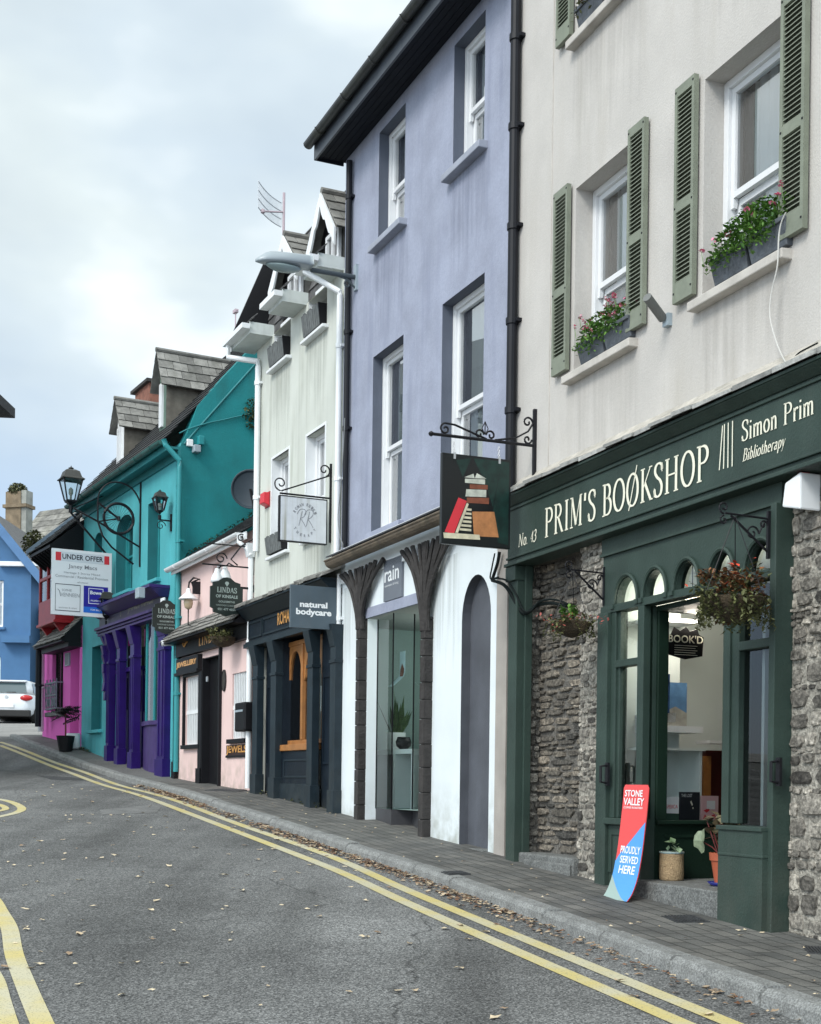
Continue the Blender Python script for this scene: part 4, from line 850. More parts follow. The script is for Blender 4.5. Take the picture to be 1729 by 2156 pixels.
# a neutral pile of closed books above (plain stand-in for the picture)
m=MB();sp(m,[(.36,.47),(.36,.53),(.68,.55),(.68,.48)],.0013);sp(m,[(.4,.63),(.4,.68),(.66,.69),(.66,.64)],.0013);part(t,'painted_book',m,mat('painted_brown',(.2,.06,.03),.5,.3,14))
m=MB();sp(m,[(.34,.54),(.35,.62),(.64,.635),(.64,.555)],.0013);sp(m,[(.33,.69),(.33,.735),(.62,.75),(.62,.695)],.0013);sp(m,[(.32,.75),(.45,.80),(.47,.75)],.0013);sp(m,[(.47,.75),(.5,.81),(.64,.76)],.0013);part(t,'painted_book',m,mat('painted_pale',(.5,.52,.45),.5,.3,14))
for yy in (ya+Wd*.18,ya+Wd*.83):
    m=MB()
    for i in range(5): m.torus((xs,yy,zt1+.012+i*.022),.009,.0028,(lambda a,b:(0,a,b)) if i%2 else (lambda a,b:(a,0,b)),8,4)
    m.box(xs-.024,xs+.024,yy-.01,yy+.01,zt1-.045,zt1+.01);part(t,'chain',m,M_silver)
# ---- hanging baskets
def basket(lab,brlab,F,px,py,rad,cols,xw,yarm,attach=None,n=1500,trail=500,sz=.045,low=.4,zarm=None):
    yo,zc=F.q(px,py,xw)
    t=thing('hanging_basket',lab,'hanging basket',F,xw,yo,zc)
    m=MB();m.sm=True;m.lathe((xw,yo,zc-rad*.75),[(.01,0),(rad*.45,.02),(rad*.8,rad*.3),(rad,rad*.75),(rad*.97,rad*.78),(.02,rad*.7)],18);part(t,'coir_bowl',m,M_coir)
    m=MB();za_=zarm
    for k in range(3):
        w=k*2.094+.4;m.tube([(xw+rad*math.cos(w),yo+rad*math.sin(w),zc+.02),(xw,yo,za_)],.003,4)
    part(t,'chain',m,M_iron)
    for (mm,c,rr,num,s) in cols:
        l=MB()
        for _k in range(13):
            a_,b_,d_=U(-.8,.8),U(-.8,.8),U(-.75,.75);k_=U(.25,.5)
            leafcloud(l,(xw+(c[0]+a_*rr[0])*rad,yo+(c[1]+b_*rr[1])*rad,zc+(c[2]+d_*rr[2])*rad),rr[0]*rad*k_,rr[1]*rad*k_,rr[2]*rad*k_*1.2,num//15,s,shell_=.0)
        part(t,'foliage',l,mm)
    l=MB()
    for _ in range(trail//12):
        w=U(0,6.28);q=Vector((xw+rad*1.0*math.cos(w),yo+rad*1.05*math.sin(w),zc+U(0,.05)));
        for k in range(12):
            q=q+Vector((U(-.012,.014)*1.0,U(-.016,.016),-rad*low*U(.05,.16)));leaf(l,q,sz*.7)
    part(t,'trailing_stems',l,M_leafo);return yo,zc
def bbracket(lab,F,xw,yo,za,zlow,ztop=None,yw=0):
    t=thing('basket_bracket',lab,'bracket',F,xw,yw,zlow);ztop=ztop or za+.05
    m=MB();m.box(xw-.01,xw+.01,yw-.02,yw+.0,zlow,ztop);part(t,'wall_bar',m,M_iron)
    m=MB();m.tube([(xw,yw,za),(xw,yo-.02,za+.01)],.007,6);m.tube([(xw,yw-.01,zlow+.04),(xw,yo+.02,za)],.008,6)
    spiral(m,(xw,yo-.03,za+.045),.04,1.2,-1.57,SV,.006,sgn=-1);spiral(m,(xw,yo-.03,za-.035),.03,1.1,1.57,SV,.006,sgn=1)
    L=yw-yo;spiral(m,(xw,yw-.42*L,za-.1),.05,1.2,0,SV,.006);m.tube([(xw,yw-.42*L+.05,za-.1),(xw,yw-.15*L,za-.03),(xw,yw-.02,za-.01)],.006,6)
    spiral(m,(xw,yw-.05,za-.04),.03,1.1,0,SV,.006)
    part(t,'arm',m,M_iron)
x6=XA(1633,1150)+.02
yo,za_=A.q(1533,1084,x6);zl=A.q(1633,1178,x6)[1]
bbracket('black scroll bracket over the right side of the bookshop entrance carrying the big basket',A,x6,yo,za_,zl,None,-.1)
basket('large straggly hanging basket of red and rust autumn leaves over the bookshop door','',A,1546,1262,.2,[(M_leafr,(0,0,.25),(1.05,1.05,.85),1100,.045),(M_leafo,(.0,0,.1),(1.2,1.2,.9),700,.04),(mat('orange_red_petals',(.55,.05,.02),.6,.1,9,rnd=.5),(0,-.2,.75),(1.2,1.2,.5),26,.05)],x6,yo,zarm=za_,trail=900,sz=.05,low=.75)
x7=XA(1277,1180)-.03
yo,za_=A.q(1206,1202,x7);zl=A.q(1277,1262,x7)[1]
bbracket('black scroll bracket on the stone pier carrying the smaller basket',A,x7,yo,za_,zl-.05,None,-.03)
basket('small hanging basket with sparse pale green and pink trailing plants before the stone pier','',A,1204,1312,.155,[(M_leaf,(0,-.1,.5),(.55,.5,.7),150,.045),(M_leafo,(.1,0,.1),(1.1,1.1,.3),150,.04),(mat('faded_pink_leaves',(.4,.09,.07),.6,.1,9,rnd=.5,col2=None),(.2,-.1,.0),(1.5,1.5,.5),120,.032)],x7,yo,zarm=za_,trail=300,sz=.045,low=.7)
# ---- leaning promotional board
def leanboard():
    y=-.36;x=A.p(1294,1882,y)[0];z=gA(x,y)+.003;x0,x1=x-.175,x+.175;xsh=A.p(1346,1655,-.1)[0]-x
    t=thing('leaning_sign','tall curled red, blue and grey promotional board leaning on the bookshop window post','sign',A,x,y,z)
    prof=[(-.0,0),(.05,.05),(.105,.16),(.15,.33),(.185,.52),(.215,.7),(.235,.84)]
    prof=[(y+a,z+b) for a,b in crv(prof,4)]
    def at(u,v): # u 0..1 across, v 0..1 up
        i=min(len(prof)-2,int(v*(len(prof)-1)));f=v*(len(prof)-1)-i;a,b=prof[i],prof[i+1]
        return (x0+(x1-x0)*u+xsh*v,a[0]+(b[0]-a[0])*f,a[1]+(b[1]-a[1])*f)
    m=MB();n=24
    def off(p,o): return (p[0],p[1]-o,p[2])
    vs=[];fs=[]
    for i in range(n+1):
        v=i/n;e=.02*(1-math.sqrt(max(0,1-((v-.96)/.04)**2))) if v>.96 else 0
        a=at(e*3,v);b=at(1-e*3,v);vs+= [a,b,(a[0],a[1]+.006,a[2]),(b[0],b[1]+.006,b[2])]
    for i in range(n):
        k=i*4;fs+= [(k,k+1,k+5,k+4),(k+3,k+2,k+6,k+7),(k+2,k,k+4,k+6),(k+1,k+3,k+7,k+5)]
    fs.append((n*4,n*4+1,n*4+3,n*4+2));m.add(vs,fs);part(t,'board',m,mat('board_red',(.72,.07,.07),.4,.03))
    def region(nm,poly,mm,o=.002):
        # tessellate polygon rows
        m=MB();vmin=min(q[1] for q in poly);vmax=max(q[1] for q in poly);K=16
        def span(v):
            xs_=[]
            for (a,b),(c,d) in zip(poly,poly[1:]+poly[:1]):
                if b!=d and min(b,d)<=v<=max(b,d): xs_.append(a+(c-a)*(v-b)/(d-b))
            return (min(xs_),max(xs_)) if xs_ else (0,0)
        for i in range(K):
            a=vmin+(vmax-vmin)*i/K+1e-5;b=vmin+(vmax-vmin)*(i+1)/K-1e-5;s0,s1=span(a),span(b)
            m.quad(off(at(s0[0],a),o),off(at(s0[1],a),o),off(at(s1[1],b),o),off(at(s1[0],b),o))
        part(t,nm,m,mm)
    region('printed_panel',[(0,.46),(1,.71),(1,0),(.0,.0)],mat('board_blue',(.08,.31,.72),.4,.03),.002)
    region('printed_panel',[(0,0),(.93,.0),(.0,.34)],mat('board_grey_green',(.3,.4,.37),.4,.03),.004)
    m=MB();ft=lambda u,v:off(at(u,v),.005)
    for s,u0,u1,v0,v1 in (('STONE',.08,.8,.885,.94),('VALLEY',.06,.88,.82,.875)): text(m,s,u0,u1,v0,v1,ft,.02)
    m2=MB()
    text(m,'COFFEE ROASTERS',.08,.84,.795,.81,ft,.01)
    for s,u0,u1,v0,v1 in (('PROUDLY',.16,.94,.5,.55),('SERVED',.2,.92,.435,.485),('HERE',.22,.86,.36,.42)): text(m,s,u0,u1,v0,v1,ft,.02)
    part(t,'lettering',m,M_wletter)
leanboard()
# ---- pots on the step
p=ground(1393,1846,-0.0)
def place_at(F,px,py,z):
    r=ray(px,py);k=(z-EZ)/r.z;return F.loc(Vector((0,0,EZ))+r*k)
y=.14;x=A.p(1396,1850,y)[0];x=max(x,xk+.11)
t=thing('straw_pot','woven straw plant pot holding a small sprig on the bookshop step','plant pot',A,x,y,zst)
m=MB();m.sm=True;m.lathe((x,y,zst),[(.083,0),(.09,.01),(.092,.06),(.09,.14),(.088,.2),(.092,.215),(.084,.215),(.08,.19),(.01,.185)],22);part(t,'basket',m,M_straw)
m=MB();m.lathe((x,y,zst+.2),[(.09,0),(.094,.006),(.094,.014),(.08,.016),(.005,.012)],20);part(t,'rim',m,mat('blue_grey_plastic',(.3,.4,.4),.5,.05))
m=MB()
for k in range(14): leaf(m,(x+U(-.02,.09),y+U(-.05,.05),zst+U(.2,.3)),U(.04,.08),asp=.8)
part(t,'plant',m,mat('variegated_leaves',(.06,.12,.04),.5,.2,12,rnd=1,col2=(.3,.4,.25)))
x,y,z=place_at(A,1524,1866,zst)
t=thing('terracotta_pot','terracotta pot in a blue saucer with a large leafed begonia on the bookshop step','plant pot',A,x,y,zst)
m=MB();m.sm=True;m.lathe((x,y,zst),[(.085,0),(.115,.03),(.105,.03),(.08,.008),(.01,.008)],20);part(t,'saucer',m,mat('blue_saucer',(.015,.02,.18),.3,.05))
m=MB();m.lathe((x,y,zst+.01),[(.062,0),(.09,.17),(.1,.172),(.104,.225),(.094,.225),(.088,.18),(.01,.18)],22);part(t,'pot',m,M_terra)
m=MB();l=MB();rg=random.Random(8)
mst=MB()
for k in range(15):
    w=rg.uniform(0,6.28);r=rg.uniform(.02,.11);h=rg.uniform(.1,.3);q=Vector((x+r*math.cos(w),y+r*math.sin(w)-.02,zst+.2+h));mst.tube([(x+r*.3*math.cos(w),y+r*.3*math.sin(w),zst+.19),tuple(q)],.004,5)
    for j in range(3): leaf(l,q+Vector((rg.uniform(-.03,.03),rg.uniform(-.03,.03),rg.uniform(-.03,.03))),.09,asp=.9)
part(t,'stems',mst,mat('red_stems',(.14,.02,.02),.5,.1))
part(t,'dark_leaves',l,mat('bronze_begonia_leaves',(.05,.03,.02),.5,.2,9,rnd=1,col2=(.16,.14,.07)))
l=MB();q=Vector((x-.2,y-.06,zst+.31));vs=[q];
for i in range(15):
    w=2*math.pi*i/14;rr=.085*(1+.13*math.sin(i*2.6));vs.append(q+Vector((rr*math.cos(w)*.8,-.02*math.cos(w*2),rr*math.sin(w))))
l.add(vs,[(0,i,i+1) for i in range(1,15)]);
q=Vector((x+.05,y-.05,zst+.42))
for j in range(5): leaf(l,q+Vector((U(-.05,.05),U(-.02,.02),U(-.05,.05))),.12,asp=1)
part(t,'pale_leaves',l,mat('silver_begonia_leaves',(.3,.37,.24),.5,.35,30,rnd=.3));part(t,'leaf_stalk',MB().tube([(x-.02,y,zst+.2),(x-.1,y-.03,zst+.27),(x-.2,y-.055,zst+.31)],.004,5),MC['red_stems'])
# ---- books in the display window
def book(lab,F,c,w,h,d,m,axis='y',extra=None,lean=.0,group=None):
    x,y,z=c;t=thing('book',lab,'book',F,x,y,z,group)
    part(t,'cover',MB().hexa([(x,y,z),(x+d,y,z),(x+d,y+w,z),(x,y+w,z)],[(x-lean,y,z+h),(x+d-lean,y,z+h),(x+d-lean,y+w,z+h),(x-lean,y+w,z+h)]),m)
    if extra:
        for (nm,poly,mm) in extra: part(t,nm,MB().add([(x+d-lean*b+.0015,y+w*a,z+h*b) for a,b in poly],[tuple(range(len(poly)))]),mm)
    return t
def bt(t,s,u0,u1,v0,v1,x,y,z,w,h,m,lean=0): part(t,'lettering',text(MB(),s,u0,u1,v0,v1,lambda a,b:(x-lean*b+.0025,y+w*a,z+h*b)),m)
def wbook(px0,px1,py0,py1,lab,m,extra=None,txt=()):
    xx=xk+.0;X=xk-.035
    y0,z0=A.q(px0,py1,X);y1,z1=A.q(px1,py0,X);t=book(lab,A,(X-.02,y0,zsw),y1-y0,z1-zsw,.02,m,extra=extra)
    for s,u0,u1,v0,v1,mm in txt: bt(t,s,u0,u1,v0,v1,X,y0,zsw,y1-y0,z1-zsw,mm)
wbook(1394,1430,1678,1724,'white book with red lettering standing left in the bookshop side window',M_whitep,[('picture',[(0,.0),(1,0),(1,.28),(0,.3)],mat('book_dark_green',(.03,.07,.05),.5,.1))],[('USPEIICA',.08,.92,.5,.66,M_bred)])
wbook(1432,1474,1668,1724,'black book with pale title in the middle of the bookshop side window',mat('book_black',(.02,.023,.03),.4,.1),[('picture',[(.5,.65),(.56,.7),(.64,.55),(.6,.5)],M_cletter),('picture',[(.62,.4),(.68,.4),(.68,.46),(.62,.46)],M_cletter)],[('THE LOST',.05,.6,.82,.93,M_wletter)])
wbook(1477,1513,1676,1724,'pink and white patterned book standing right in the bookshop side window',mat('book_pink',(.7,.45,.47),.4,.1),[('picture',[(.12,.4),(.3,.3),(.5,.42),(.4,.5)],M_bred),('picture',[(.55,.06),(.75,.1),(.8,.25),(.6,.2)],M_bred),('picture',[(.1,.05),(.35,.1),(.2,.25)],M_bred),('picture',[(.3,.45),(.8,.45),(.8,.8),(.3,.8)],M_whitep)])
X=xp+.25
y0,z0=A.q(1386,1510,X);y1,z1=A.q(1444,1442,X)
if y0<.2:y0=.2
book('blue picture book propped on the white shelf inside the bookshop',A,(X-.02,y0,zsh+.02),.26,.34,.02,mat('book_sky_blue',(.1,.22,.4),.4,.2,14),extra=[('picture',[(.0,0),(1,0),(1,.3),(.6,.45),(.3,.35),(0,.5)],mat('book_grey_town',(.35,.34,.3),.6,.3,20)),('picture',[(.35,.08),(.6,.08),(.62,.3),(.33,.3)],M_whitep)])
xq=xb1+.06;yq=.25;zz=A.p(1320,1508,yq)[1]
t=thing('book','deep blue patterned book face out behind the narrow left bookshop window','book',A,xq,yq,zz)
part(t,'cover',MB().box(xq-.02,xq+.2,yq,yq+.03,zz-.0,zz+.3),mat('book_deep_blue',(.03,.08,.22),.4,.6,18));part(bk,'display_shelf',MB().box(xq-.1,xp-.06,yq-.04,yq+.2,zz-.04,zz),M_whitep)
part(t,'picture',MB().add([(xq+.02,yq-.002,zz+.14),(xq+.08,yq-.002,zz+.1),(xq+.15,yq-.002,zz+.17),(xq+.08,yq-.002,zz+.15)],[(0,1,2,3)]),M_black)
rm=MB();rm.quad((xb1-.3,.5,zst),(xp-.03,.5,zst),(xp-.03,.5,ztr+.4),(xb1-.3,.5,ztr+.4));part(bk,'display_backing',rm,M_room)
LAMP_A=(xp+.42,.45,ztr+.12)
# BOOK'D sign hanging in the side window
X=xk+.045-.02;y0,z0=A.q(1405,1386,xk-.02);y1,z1=A.q(1486,1322,xk-.02)
t=thing('window_sign',"small black shaped board lettered BOOK'D hanging behind the bookshop side window",'sign',A,xk-.03,(y0+y1)/2,z0)
m=MB();m.prism([(y0+(y1-y0)*a,z0+(z1-z0)*b) for a,b in ((.06,.12),(.5,.0),(.94,.12),(.97,.7),(.85,.78),(.8,.95),(.6,.86),(.5,1),(.35,.86),(.2,.97),(.12,.75),(0,.7))],lambda u,v,d:(xk-.04+d,u,v),0,.012);part(t,'board',m,M_black)
m=MB();text(m,"BOOK'D",y0+.04*(y1-y0),y1-.05*(y1-y0),z0+.5*(z1-z0),z0+.74*(z1-z0),SX(xk-.026),.015)
for i in range(5): yy=y0+(y1-y0)*.2;m.box(xk-.027,xk-.026,yy,yy+(y1-y0)*(.6-.05*(i%2)),z0+(z1-z0)*(.13+.07*i),z0+(z1-z0)*(.145+.07*i))
part(t,'lettering',m,M_cletter)
# cables draped from the purple house corner to the recess
cable('cable_bundle','loop of thick black cables drooping across the green pilaster into the stone recess',A,[(1036,1222),(1062,1232),(1080,1258),(1098,1288),(1112,1290),(1130,1275),(1160,1270),(1195,1276)],[-.2,.1],.016,M_cable)
cable('cable_bundle','thinner black cable running beside the thick loop over the green pilaster',A,[(1038,1218),(1066,1222),(1086,1250),(1102,1284),(1118,1286),(1135,1268),(1165,1262),(1197,1272)],[-.21,.09],.009,M_cable)
# ================================================================ B: PURPLE HOUSE
WB=B.W
gB=lambda x,y=0:B.g(x,y)
pb=thing('violet_house','three storey violet blue rendered house with white ground floor and branching timber posts','building',B,WB/2,0,gB(WB/2))
b=lambda px,py,y=0.:B.p(px,py,y)
ztop=b(736,330)[1]
t1=(b(799,285)[0],b(854.5,220)[0]);t2=(b(957,100)[0],b(1023,20)[0]);zt1b=b(796,515)[1];zt1t=b(800,279)[1]
m1=(b(786,752)[0],b(850,699)[0]);m2=(b(932,631)[0],b(1021,561)[0]);zm1t=b(786,752.8)[1];zm1b=b(781,1122)[1]
zcan=b(716,1165)[1];VT=(t1,t2);VM=(m1,m2)
m=MB();wall(m,0,WB+.02,zcan-.05,ztop+.05,[(t1[0],t1[1],zt1b,zt1t),(t2[0],t2[1],zt1b,zt1t),(m1[0],m1[1],zm1b,zm1t),(m2[0],m2[1],zm1b,zm1t)],.26);part(pb,'upper_wall',m,M_violet)
for (a,c,z0,z1) in ((t1[0],t1[1],zt1b,zt1t),(t2[0],t2[1],zt1b,zt1t),(m1[0],m1[1],zm1b,zm1t),(m2[0],m2[1],zm1b,zm1t)):
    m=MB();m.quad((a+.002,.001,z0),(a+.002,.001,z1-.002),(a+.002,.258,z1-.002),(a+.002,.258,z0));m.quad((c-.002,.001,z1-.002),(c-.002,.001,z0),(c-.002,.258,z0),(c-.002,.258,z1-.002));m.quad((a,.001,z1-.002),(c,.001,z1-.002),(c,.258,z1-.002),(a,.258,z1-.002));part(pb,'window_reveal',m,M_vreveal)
m=MB();shell(m,0,WB+.02,0,7,gB(WB)-.3,ztop,1,0);part(pb,'side_walls',m,M_violet)
for (a,c,z0,z1) in ((t1[0],t1[1],zt1b,zt1t),(t2[0],t2[1],zt1b,zt1t),(m1[0],m1[1],zm1b,zm1t),(m2[0],m2[1],zm1b,zm1t)):
    sash(pb,a,c,z0,z1,.13,bars=(),sill=(.08,.1,.09) if z0>zm1b else (.07,.07,.1),sillm=M_violet if z0==zm1b else mat('grey_violet_sill',(.3,.32,.38),.7,.15,5,.1),mid=.47,curt='side')
# eaves: soffit, fascia board, gutter, roof
OV=.38
zg_=b(650,317,-OV)[1];soff=mat('dark_soffit_board',(.009,.011,.017),.7,.2,5,spec=.2)
m=MB();n=5
for i in range(n):
    y0=-OV+.03+i*(OV-.03)/n;m.box(-.1,WB+.02,y0+.003,y0+(OV-.03)/n-.003,ztop-.0,ztop+.018)
m.box(-.1,WB+.02,-OV+.03,0.05,ztop+.018,ztop+.05);m.box(-.1,-.08,-OV,.0,ztop-.03,ztop+.2);part(pb,'soffit',m,soff)
part(pb,'fascia_board',MB().box(-.1,WB+.02,-OV-.0,-OV+.025,ztop-.03,ztop+.16),mat('slate_grey_fascia',(.055,.065,.08),.45,.15,5))
def halfgutter(mb,x0,x1,y,z,r,w=.004,n=8):
    for i in range(n):
        a=math.pi+math.pi*i/n;c=math.pi+math.pi*(i+1)/n;P=[(x,y+r*math.cos(k),z+r*math.sin(k)) for x in (x0,x1) for k in (a,c)]
        Q=[(x,y+(r-w)*math.cos(k),z+(r-w)*math.sin(k)) for x in (x0,x1) for k in (a,c)]
        mb.add(P,[(0,1,3,2)]);mb.add(Q,[(0,2,3,1)])
    for x in (x0,x1): mb.add([(x,y+r*math.cos(math.pi+math.pi*i/n),z+r*math.sin(math.pi+math.pi*i/n)) for i in range(n+1)],[tuple(range(n+1))])
    return mb
m=MB();zgt=ztop+.17;halfgutter(m,-.14,WB+.02,-OV-.065,zgt,.062)
x=.3
while x<WB: m.tube([(x,-OV-.065+.066*math.cos(math.pi+math.pi*i/8),zgt+.066*math.sin(math.pi+math.pi*i/8)) for i in range(9)],.009,5);x+=.85
part(pb,'gutter',m,mat('dark_gutter',(.03,.032,.032),.4,.4,5,.1,20,.6,(.1,.1,.06)))
m=MB();slates(m,(-.12,-OV-.04,ztop+.2),(1,0,0),(0,.8,.6),WB+.3,4.2,.3,.22);part(pb,'roof',m,M_slated)
m=MB();m.hexa([(-.12,-OV-.04,ztop+.16),(-.08,-OV-.04,ztop+.16),(-.08,3.3,ztop+2.66),(-.12,3.3,ztop+2.66)],[(-.12,-OV-.04,ztop+.24),(-.08,-OV-.04,ztop+.24),(-.08,3.3,ztop+2.78),(-.12,3.3,ztop+2.78)]);part(pb,'verge_board',m,soff)
# canopy gutter and board at first floor
zc1=b(697,1192,-.2)[1];xc0=b(697,1192,-.2)[0]
m=MB();m.box(0,WB+.02,-.12,.02,zcan-.1,zcan-.02).box(0.01,WB-.04,-.03,-.001,zc1-.19,zc1-.1);part(pb,'canopy_board',m,M_whitep)
m=MB();m.hexa([(0,-.2,zcan-.08),(WB,-.2,zcan-.08),(WB,.0,zcan-.02),(0,.0,zcan-.02)],[(0,-.2,zcan-.065),(WB,-.2,zcan-.065),(WB,.0,zcan+.03),(0,.0,zcan+.03)]);part(pb,'lead_flashing',m,mat('dark_lead',(.04,.042,.05),.6,.3,8))
m=MB();halfgutter(m,xc0,WB-.02,-.2,zc1+.05,.085);m.tube([(xc0,-.2-.085,zc1+.05),(WB-.02,-.285,zc1+.05)],.012,6);part(pb,'canopy_gutter',m,M_rust)
# ground floor
zgb=gB(WB)-.3
h0=b(772,1500)[0];h1=b(886,1500)[0];hz=b(774,1302)[1]
ar0,ar1=b(969,1600)[0],b(1030,1600)[0];arz=b(1006,1209)[1];zab_=gB((ar0+ar1)/2)-.05
m=MB();wall(m,0,b(1047,1500)[0],zgb,zcan-.05,[(h0,h1,gB(h0)+.0-.3,hz,False,.13),(ar0,ar1,zab_,arz,.42,.1)],.42);part(pb,'ground_floor_wall',m,M_white)
part(pb,'corner_strip',MB().box(b(1047,1500)[0]+.001,WB-.005,-.02,.05,zgb,zcan-.05),mat('beige_strip',(.36,.33,.3),.8,.15,3,.2,60,.3))
# painted niche back
m=MB();m.quad((ar0-.02,.095,zab_),(ar1+.02,.095,zab_),(ar1+.02,.095,arz+.02),(ar0-.02,.095,arz+.02));nw=part(pb,'arched_niche',m,mat('slate_grey_niche',(.078,.084,.1),.75,.25,2.5,.15,60,.5,(.15,.16,.19)))
m=MB()
cx=(ar0+ar1)/2;rx=(ar1-ar0)/2
P=[(ar0+.002,zab_),*[(cx-(rx-.002)*math.cos(math.radians(t)),arz-.42+.418*math.sin(math.radians(t))) for t in range(0,181,12)],(ar1-.002,zab_)]
for p,q in zip(P,P[1:]): m.quad((p[0],-.001,p[1]),(q[0],-.001,q[1]),(q[0],.094,q[1]),(p[0],.094,p[1]))
part(nw,'reveal',m,MC['slate_grey_niche']);part(nw,'threshold',MB().box(ar0+.003,ar1-.003,-.06,.09,zab_-.1,zab_+.055),M_step,bevel=.01)
# violet lintel + soffit of the display
m=MB();zl0=b(774,1302,-.01)[1];zl1=b(774,1281,-.01)[1];m.box(h0-.02,h1+.02,-.025,.05,zl0,zl1);part(pb,'lintel',m,M_violet)
rs=mat('grey_display_soffit',(.3,.31,.3),.8,.1)
# display bay: plan points
Pp=[B.loc(ground(783,1719)),B.loc(ground(820,1732)),B.loc(ground(866,1733))]
print('Pp',[tuple(round(c,2) for c in p) for p in Pp],h0,h1,zdp if 0 else '');pa=[(h0+.0,.13),(b(824,1715,.06)[0],.06),(b(868,1715,.3)[0],.3),(b(890,1715,.1)[0],.1)]
zdp=b(820,1704,.1)[1];zdt=b(820,1298,.1)[1]
bay=part(pb,'display_bay',MB().prism([pa[0],pa[1],pa[2],pa[3],(pa[3][0],.6),(pa[0][0],.6)],lambda u,v,d:(u,v,d),zgb,zdp),mat('charcoal_plinth',(.045,.045,.05),.5,.15,5))
for a,c in zip(pa,pa[1:]):
    part(bay,'pane',MB().quad((a[0],a[1],zdp),(c[0],c[1],zdp),(c[0],c[1],zl0-.002),(a[0],a[1],zl0-.002)),MGs)
for a in pa: part(bay,'glazing_edge',MB().box(a[0]-.006,a[0]+.006,a[1]-.008,a[1]+.004,zdp,zl0-.002),M_black)
m=MB();zlt=zl0-.003;m.quad((h0,0.001,zlt),(h1+.3,0.001,zlt),(h1+.3,.13,zlt),(h0,.13,zlt));m.quad((.06,.131,zlt),(h1+.8,.131,zlt),(h1+.8,1.6,zlt),(.06,1.6,zlt));part(bay,'soffit',m,rs)
tealw=mat('pale_mint_wall',(.27,.36,.34),.8,.04)
m=MB();m.quad((.06,.131,zdp),(.06,1.6,zdp),(.06,1.6,zlt),(.06,.131,zlt));m.quad((.06,.132,zdp),(h0,.132,zdp),(h0,.132,zlt),(.06,.132,zlt));m.quad((.06,1.6,zdp),(h1+.8,1.6,zdp),(h1+.8,1.6,zlt),(.06,1.6,zlt));m.quad((.06,.12,zdp+.002),(h1+.4,.12,zdp+.002),(h1+.4,1.6,zdp+.002),(.06,1.6,zdp+.002));part(bay,'display_room',m,tealw)
part(bay,'door_jamb',MB().box(h1-.04,h1+.02,.12,.45,gB(h1),zlt),mat('grey_jamb',(.2,.2,.21),.7,.1))
